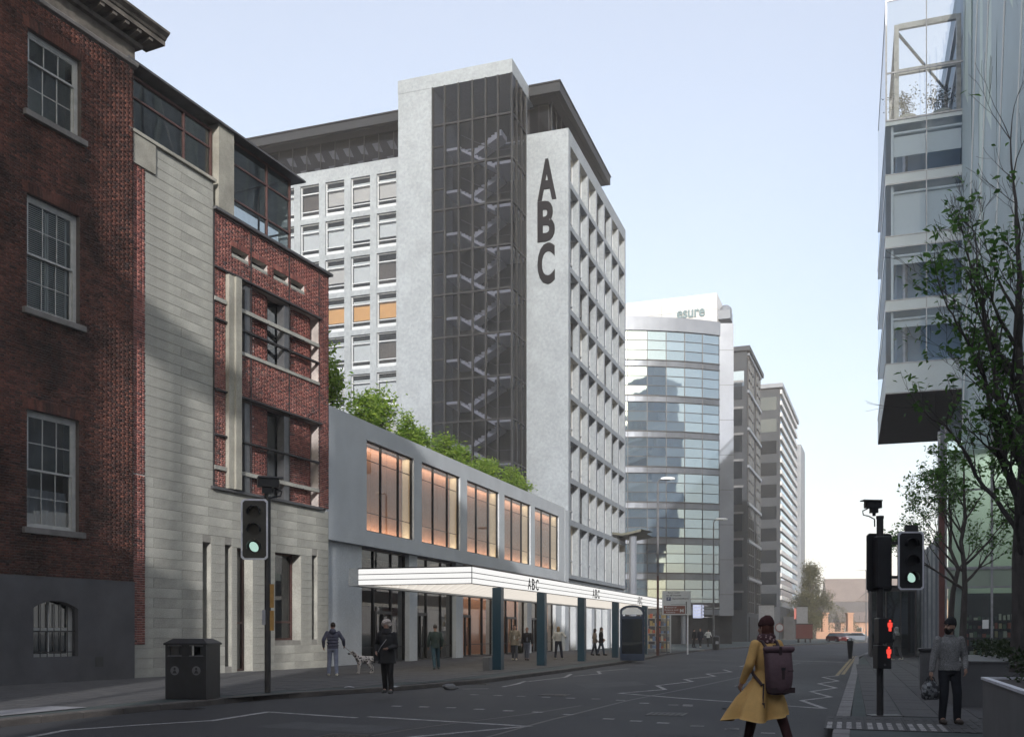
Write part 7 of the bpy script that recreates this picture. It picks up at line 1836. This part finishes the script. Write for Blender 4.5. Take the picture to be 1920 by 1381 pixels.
# flared skirt of the coat: folds swing out to the left and behind
b = MB(); n = 64; rings = []
for z, rx, ry, ox, oy, am in ((1.06, .185, .14, 0, 0, 0), (.96, .20, .155, 0, .0, .004), (.84, .235, .20, -.02, .02, .02), (.72, .285, .25, -.045, .04, .036), (.60, .335, .30, -.07, .06, .05), (.50, .36, .335, -.075, .07, .06), (.46, .37, .345, -.08, .075, .062)):
    i = len(b.v)
    for q in range(n):
        a = 2 * math.pi * q / n; f = 1 + am / .3 * (math.sin(a * 5 + .6) + .6 * math.sin(a * 9 + z * 3)); left = max(0, -math.cos(a)) ** 4 * (1.06 - z) * .10
        b.v.append((ox + rx * f * math.cos(a) - left, oy + ry * f * math.sin(a), z - (.0 if z > .6 else .035 * math.sin(a * 3 + 1) + .05 * max(0, -math.cos(a)))))
    rings.append(i)
for k in range(len(rings) - 1):
    for q in range(n): a_, b_ = rings[k] + q, rings[k] + (q + 1) % n; b.f.append((a_, b_, rings[k + 1] + (q + 1) % n, rings[k + 1] + q))
i = len(b.v)      # inner lining so the hem has thickness
b.v += [(x * .965 - .003, y * .965 + .003, z + .004) for x, y, z in b.v[:i]]; b.f += [tuple(reversed([i + q for q in f])) for f in b.f[:]]
for q in range(n): a_, b_ = rings[-1] + q, rings[-1] + (q + 1) % n; b.f.append((a_, i + a_, i + b_, b_))
b.build('coat_skirt', 'coat_yellow', yl, True)
MT['pack_mauve'] = mat('pack_mauve', (.125, .075, .085), .65, var=.22, vscale=5, fine=.1, fscale=90, bump=.35, bscale=20, spec=.35)
MT['pack_dark'] = mat('pack_dark', (.05, .028, .03), .6, var=.15, vscale=6)
bp = thing('backpack', 'mauve brown roll top backpack worn over the yellow coat', 'backpack', YC, RAD(YF - 6)); 
def rrect(w, d, cx, cy, z, n=28, p=3.2):
    return [(cx + w * math.copysign(abs(math.cos(t)) ** (2 / p), math.cos(t)), cy + d * math.copysign(abs(math.sin(t)) ** (2 / p), math.sin(t)), z) for t in (2 * math.pi * k / n for k in range(n))]
b = MB(); rg = [rrect(w, d, .02, -.25 + (dd), z) for w, d, dd, z in ((.10, .05, 0, .775), (.14, .085, 0, .79), (.16, .105, 0, .86), (.178, .115, -.005, 1.0), (.185, .105, .005, 1.15), (.19, .085, .01, 1.26), (.205, .05, .015, 1.32), (.21, .03, .015, 1.345))]
for r_ in rg: b.v += r_
n = 28
for k in range(len(rg) - 1):
    for q in range(n): b.f.append((k * n + q, k * n + (q + 1) % n, (k + 1) * n + (q + 1) % n, (k + 1) * n + q))
b.f.append(tuple(reversed(range(n)))); b.f.append(tuple((len(rg) - 1) * n + q for q in range(n)))
b.v = [(v[0] + .008 * mnoise.noise(Vector(v) * 9), v[1] + .02 * mnoise.noise(Vector(v) * 7), v[2] + .006 * mnoise.noise(Vector(v) * 6 + Vector((9, 0, 0)))) for v in b.v]
b.build('body', 'pack_mauve', bp, True)
b = MB(); b.loft([((0, 0, -.225), .03, .03), ((0, 0, -.2), .043, .038), ((0, 0, .2), .043, .038), ((0, 0, .225), .03, .03)], 14); b.v = [(.02 + z, -.25 + y - .01, 1.35 + x + .02 * (abs(z) / .2) ** 2) for x, y, z in b.v]; b.build('roll_top', 'pack_mauve', bp, True)
b = MB(); b.box(.0, -.302, 1.10, .04, -.29, 1.40); b.box(0, -.372, .98, .036, -.365, 1.12); b.tube([(.02, -.298, 1.39), (.02, -.25, 1.402), (.02, -.2, 1.37)], .018, 6); b.build('centre_strap', 'pack_dark', bp)
b = MB(); b.box(-.005, -.375, 1.10, .045, -.355, 1.135); b.build('buckle', 'black_paint', bp)
b = MB(); b.box(-.165, -.352, .80, .205, -.345, .87); b.build('bottom_patch', 'pack_dark', bp)
b = MB(); b.tube([(.10, -.357, 1.09), (.19, -.345, 1.09)], .006, 5); b.build('zip', 'pack_dark', bp)
for s in (-1, 1): b = MB(); b.tube([(s * .09 + .01, -.16, 1.36), (s * .11, -.06, 1.475), (s * .125, .04, 1.47), (s * .15, .145, 1.36), (s * .18, .13, 1.2), (s * .21, .0, 1.04), (s * .19 + .01, -.17, .90)], .021, 8); b.build('shoulder_strap', 'pack_dark', bp)
b = MB(); b.tube([(-.17, -.2, .92), (-.19, -.22, .80), (-.205, -.23, .66)], .011, 6); b.box(-.225, -.245, .60, -.185, -.215, .67); b.build('loose_strap', 'pack_dark', bp)
b = MB(); b.tube([(-.03, -.2, 1.36), (-.02, -.19, 1.42), (.05, -.19, 1.42), (.06, -.2, 1.36)], .009, 6); b.build('grab_handle', 'pack_dark', bp)
# 11 man in the knitted jumper
MX, MY = 6.98, 15.75
MT['knit'] = mat('knit', (.25, .25, .25), .95, var=.12, vscale=5, fine=.55, fscale=70, bump=1.0, bscale=75, spec=.15)
mn, MI = person('person with dark hat and beard in grey knitted jumper, standing with a bag', (MX, MY, .133), 176, 1.66, (-.13, .04, 0), (.11, .02, 0), (-.22, .12, .93), (.33, .06, .80), -62, 0, 0, ('knit_base', (.2, .2, .2)), .90, ('darkjean2', (.022, .024, .03)), ('brownboot2', (.075, .06, .05)), ('darkbeard', (.02, .016, .014)), 'short', ('blackhat', (.015, .015, .017)), fine=True, skin='skin_tan')
for ch in list(mn.children):
    if ch.name.startswith('jacket'): ch.data.materials[0] = MT['knit']
def beardf(m_): m_.ball((0, .04, -.075), .058, .056, .055, 12, 9); m_.ball((0, .005, -.05), .072, .06, .045, 12, 8); m_.capsule((-.03, .092, -.048), (.03, .092, -.048), .009, .009, 6)
b = MB(); beardf(b); b.v = [MI['hp'](v) for v in b.v]; blob(b, 'beard', cm('darkbeard', (.02, .016, .014)), mn, .009, 2, .005, 40)
b = MB(); b.loft([((0, 0, 1.45), .08, .078), ((0, .004, 1.475), .092, .088), ((0, .006, 1.50), .085, .084)], 18); blob(b, 'collar', MT['knit'], mn, .010, 2)
def floral():
    m, N, L = new_mat('bag_print'); out = N.new('ShaderNodeOutputMaterial'); p = N.new('ShaderNodeBsdfPrincipled'); L.new(p.outputs[0], out.inputs[0])
    tc = N.new('ShaderNodeTexCoord'); v = N.new('ShaderNodeTexVoronoi'); v.inputs['Scale'].default_value = 26; L.new(tc.outputs['Object'], v.inputs['Vector'])
    r = N.new('ShaderNodeValToRGB'); L.new(v.outputs['Color'], r.inputs[0]); r.color_ramp.elements[0].color = (.03, .032, .035, 1); r.color_ramp.elements[1].color = (.26, .27, .28, 1); r.color_ramp.elements[0].position = .45; r.color_ramp.elements[1].position = .8
    L.new(r.outputs[0], p.inputs['Base Color']); return m
MT['bag_print'] = floral()
h = MI['hands'][1]; hw = mn.matrix_basis @ (h[0] + h[1] * .09); S_ = MI['S']
M4 = Matrix.Translation((MX, MY, .133)) @ Matrix.Rotation(RAD(176), 4, 'Z') @ Matrix.Scale(S_, 4); hw = M4 @ (h[0] + h[1] * .085)
bg = thing('handbag', 'small grey patterned bag held by the person in the knitted jumper', 'bag', (hw.x, hw.y, hw.z), RAD(20))
b = MB(); rg = [rrect(w, d, 0, 0, z, 24, 2.6) for w, d, z in ((.10, .05, -.36), (.15, .08, -.345), (.165, .09, -.27), (.15, .075, -.15), (.11, .045, -.09), (.10, .03, -.08))]
for r_ in rg: b.v += r_
n = 24
for k in range(len(rg) - 1):
    for q in range(n): b.f.append((k * n + q, k * n + (q + 1) % n, (k + 1) * n + (q + 1) % n, (k + 1) * n + q))
b.f.append(tuple(reversed(range(n)))); b.f.append(tuple((len(rg) - 1) * n + q for q in range(n))); b.build('body', 'bag_print', bg, True)
for s in (-1, 1): b = MB(); b.tube([(-.07, s * .025, -.09), (-.05, s * .015, -.02), (0, s * .008, .004), (.05, s * .015, -.02), (.07, s * .025, -.09)], .008, 6); b.build('handle', 'black_paint', bg)
b = MB()
for k in range(12): b.ball((-.13 + k * .024, 0, -.362), .013, n=6, m=4)
b.build('trim_beads', 'granite', bg)
# 12 walker with the speckled head scarf
MT['speckle'] = mat('speckle', (.05, .05, .055), .9, var=.1, col2=(.35, .35, .36), vscale=30)
b_, I2 = person('person with speckled head scarf and dark coat walking beside the dark entrance box', at(1681, 1237), 35, 1.72, (-.06, .2, 0), (.08, -.22, .02), (-.2, .16, 1.0), (.22, .1, .95), 0, 0, .02, ('darkcoat3', (.06, .06, .065)), .70, ('greytr2', (.09, .09, .1)), W_SH, ('dark', (.03, .022, .018)), 'short', skirt=1.25)
q = MB(); q.ball((0, -.005, 1.66), .105, .118, .125, 16, 12); q.loft([((0, 0, 1.30), .20, .15), ((0, 0, 1.42), .19, .14), ((0, 0, 1.52), .12, .115), ((0, 0, 1.6), .10, .11)], 18); blob(q, 'head_scarf', 'speckle', b_, .012, 3, .006)
# 13-15 far people
person('person in dark clothes walking far off, left of three beside the grey lamp', at(1301, 1213), -60, 1.76, (-.06, .2, 0), (.06, -.2, 0), top=C_['black'], trousers=('blk', (.02, .02, .02)), shoes=B_SH, hair=('dark', (.03, .022, .018)))
person('person with fair face and dark coat, middle of three by the grey lamp', at(1313, 1213), 160, 1.78, (-.06, .12, 0), (.06, -.2, 0), top=C_['navy'], hem=.72, trousers=('blk', (.02, .02, .02)), shoes=W_SH, hair=('ginger', (.3, .13, .06)), skin='skin')
person('person in white top and dark trousers, right of three by the grey lamp', at(1328, 1212), -40, 1.76, (-.06, .16, 0), (.06, -.2, 0), (-.3, .2, 1.1), (.3, .1, 1.05), top=C_['white'], trousers=('blk', (.02, .02, .02)), shoes=B_SH, hair=('dark', (.03, .022, .018)))

# ------------------------------------------------------------------ the spotted dog and its lead
def spots():
    m, N, L = new_mat('dog_coat'); out = N.new('ShaderNodeOutputMaterial'); p = N.new('ShaderNodeBsdfPrincipled'); L.new(p.outputs[0], out.inputs[0]); p.inputs['Roughness'].default_value = .8
    tc = N.new('ShaderNodeTexCoord'); v = N.new('ShaderNodeTexVoronoi'); v.inputs['Scale'].default_value = 13; L.new(tc.outputs['Object'], v.inputs['Vector'])
    r = N.new('ShaderNodeValToRGB'); L.new(v.outputs['Distance'], r.inputs[0]); r.color_ramp.elements[0].color = (.02, .018, .018, 1); r.color_ramp.elements[0].position = .36; r.color_ramp.elements[1].color = (.48, .44, .42, 1); r.color_ramp.elements[1].position = .44
    L.new(r.outputs[0], p.inputs['Base Color']); return m
MT['dog_coat'] = spots()
dl = at(685, 1262); dg_ = thing('dog', 'white dog with black spots on a lead, standing on the pavement', 'dog', dl, RAD(205)); dg_.scale = (1.02,) * 3
b = MB()
b.loft([((0, 0, -.34), .06, .06), ((0, 0, -.28), .10, .10), ((.0, 0, -.12), .105, .09), ((-.01, 0, .06), .125, .095), ((-.01, 0, .2), .135, .10), ((.0, 0, .29), .10, .085), ((.03, 0, .34), .06, .06)], 16); b.v = [(z, y, .50 + x) for x, y, z in b.v]
b.chain([(.28, 0, .56), (.38, 0, .66), (.43, 0, .71)], [.085, .065, .06]); b.ball((.46, 0, .73), .072, .06, .06); b.capsule((.49, 0, .715), (.585, 0, .69), .045, .032)
for s in (-1, 1):
    b.chain([(.24, s * .07, .46), (.215, s * .075, .33), (.235, s * .075, .17), (.235, s * .075, .04)], [.065, .045, .028, .022]); b.capsule((.235, s * .075, .03), (.275, s * .075, .024), .026, .022)
    f = .10 if s > 0 else -.02
    b.chain([(-.24, s * .07, .50), (-.17 + f, s * .08, .34), (-.29 + f, s * .08, .20), (-.265 + f, s * .08, .04)], [.085, .055, .028, .022]); b.capsule((-.265 + f, s * .08, .03), (-.22 + f, s * .08, .024), .026, .022)
    b.chain([(.44, s * .055, .765), (.42, s * .078, .72), (.43, s * .08, .67)], [.022, .026, .016])
b.chain([(-.33, 0, .54), (-.45, 0, .46), (-.52, 0, .40)], [.03, .018, .010])
blob(b, 'body', 'dog_coat', dg_, .0105, 3)
for s in (-1, 1): b = MB(); b.ball((.51, s * .045, .75), .011, n=8, m=6); b.build('eye', 'black_lens', dg_, True)
b = MB(); b.ball((.618, 0, .70), .016, .018, .014, 8, 6); b.build('nose', 'black_lens', dg_, True)
b = MB(); b.tube([(.345 + .01 * math.sin(a), .074 * math.cos(a), .635 + .072 * math.sin(a)) for a in [2 * math.pi * k / 14 for k in range(15)]], .011, 6, False); b.build('collar', 'board_red', dg_)
hh = I['hands'][1]; M4 = Matrix.Translation(at(624, 1266)) @ Matrix.Rotation(RAD(8), 4, 'Z') @ Matrix.Scale(I['S'], 4); hw = M4 @ (hh[0] + hh[1] * .07)
cw = Matrix.Translation(dl) @ Matrix.Rotation(RAD(205), 4, 'Z') @ Vector((.34, 0, .71))
b = MB(); mid = (hw + cw) / 2 - Vector((0, 0, .05)); b.tube([hw + Vector((0, 0, .03)), hw, mid, cw], .009, 6); b.ball(hw, .02, n=8, m=6); tag(b.build('dog_lead', cm('lead', (.22, .18, .15)), None), 'thin pale lead stretched from the quilted jacket person to the spotted dog', 'lead')
finish_blobs()
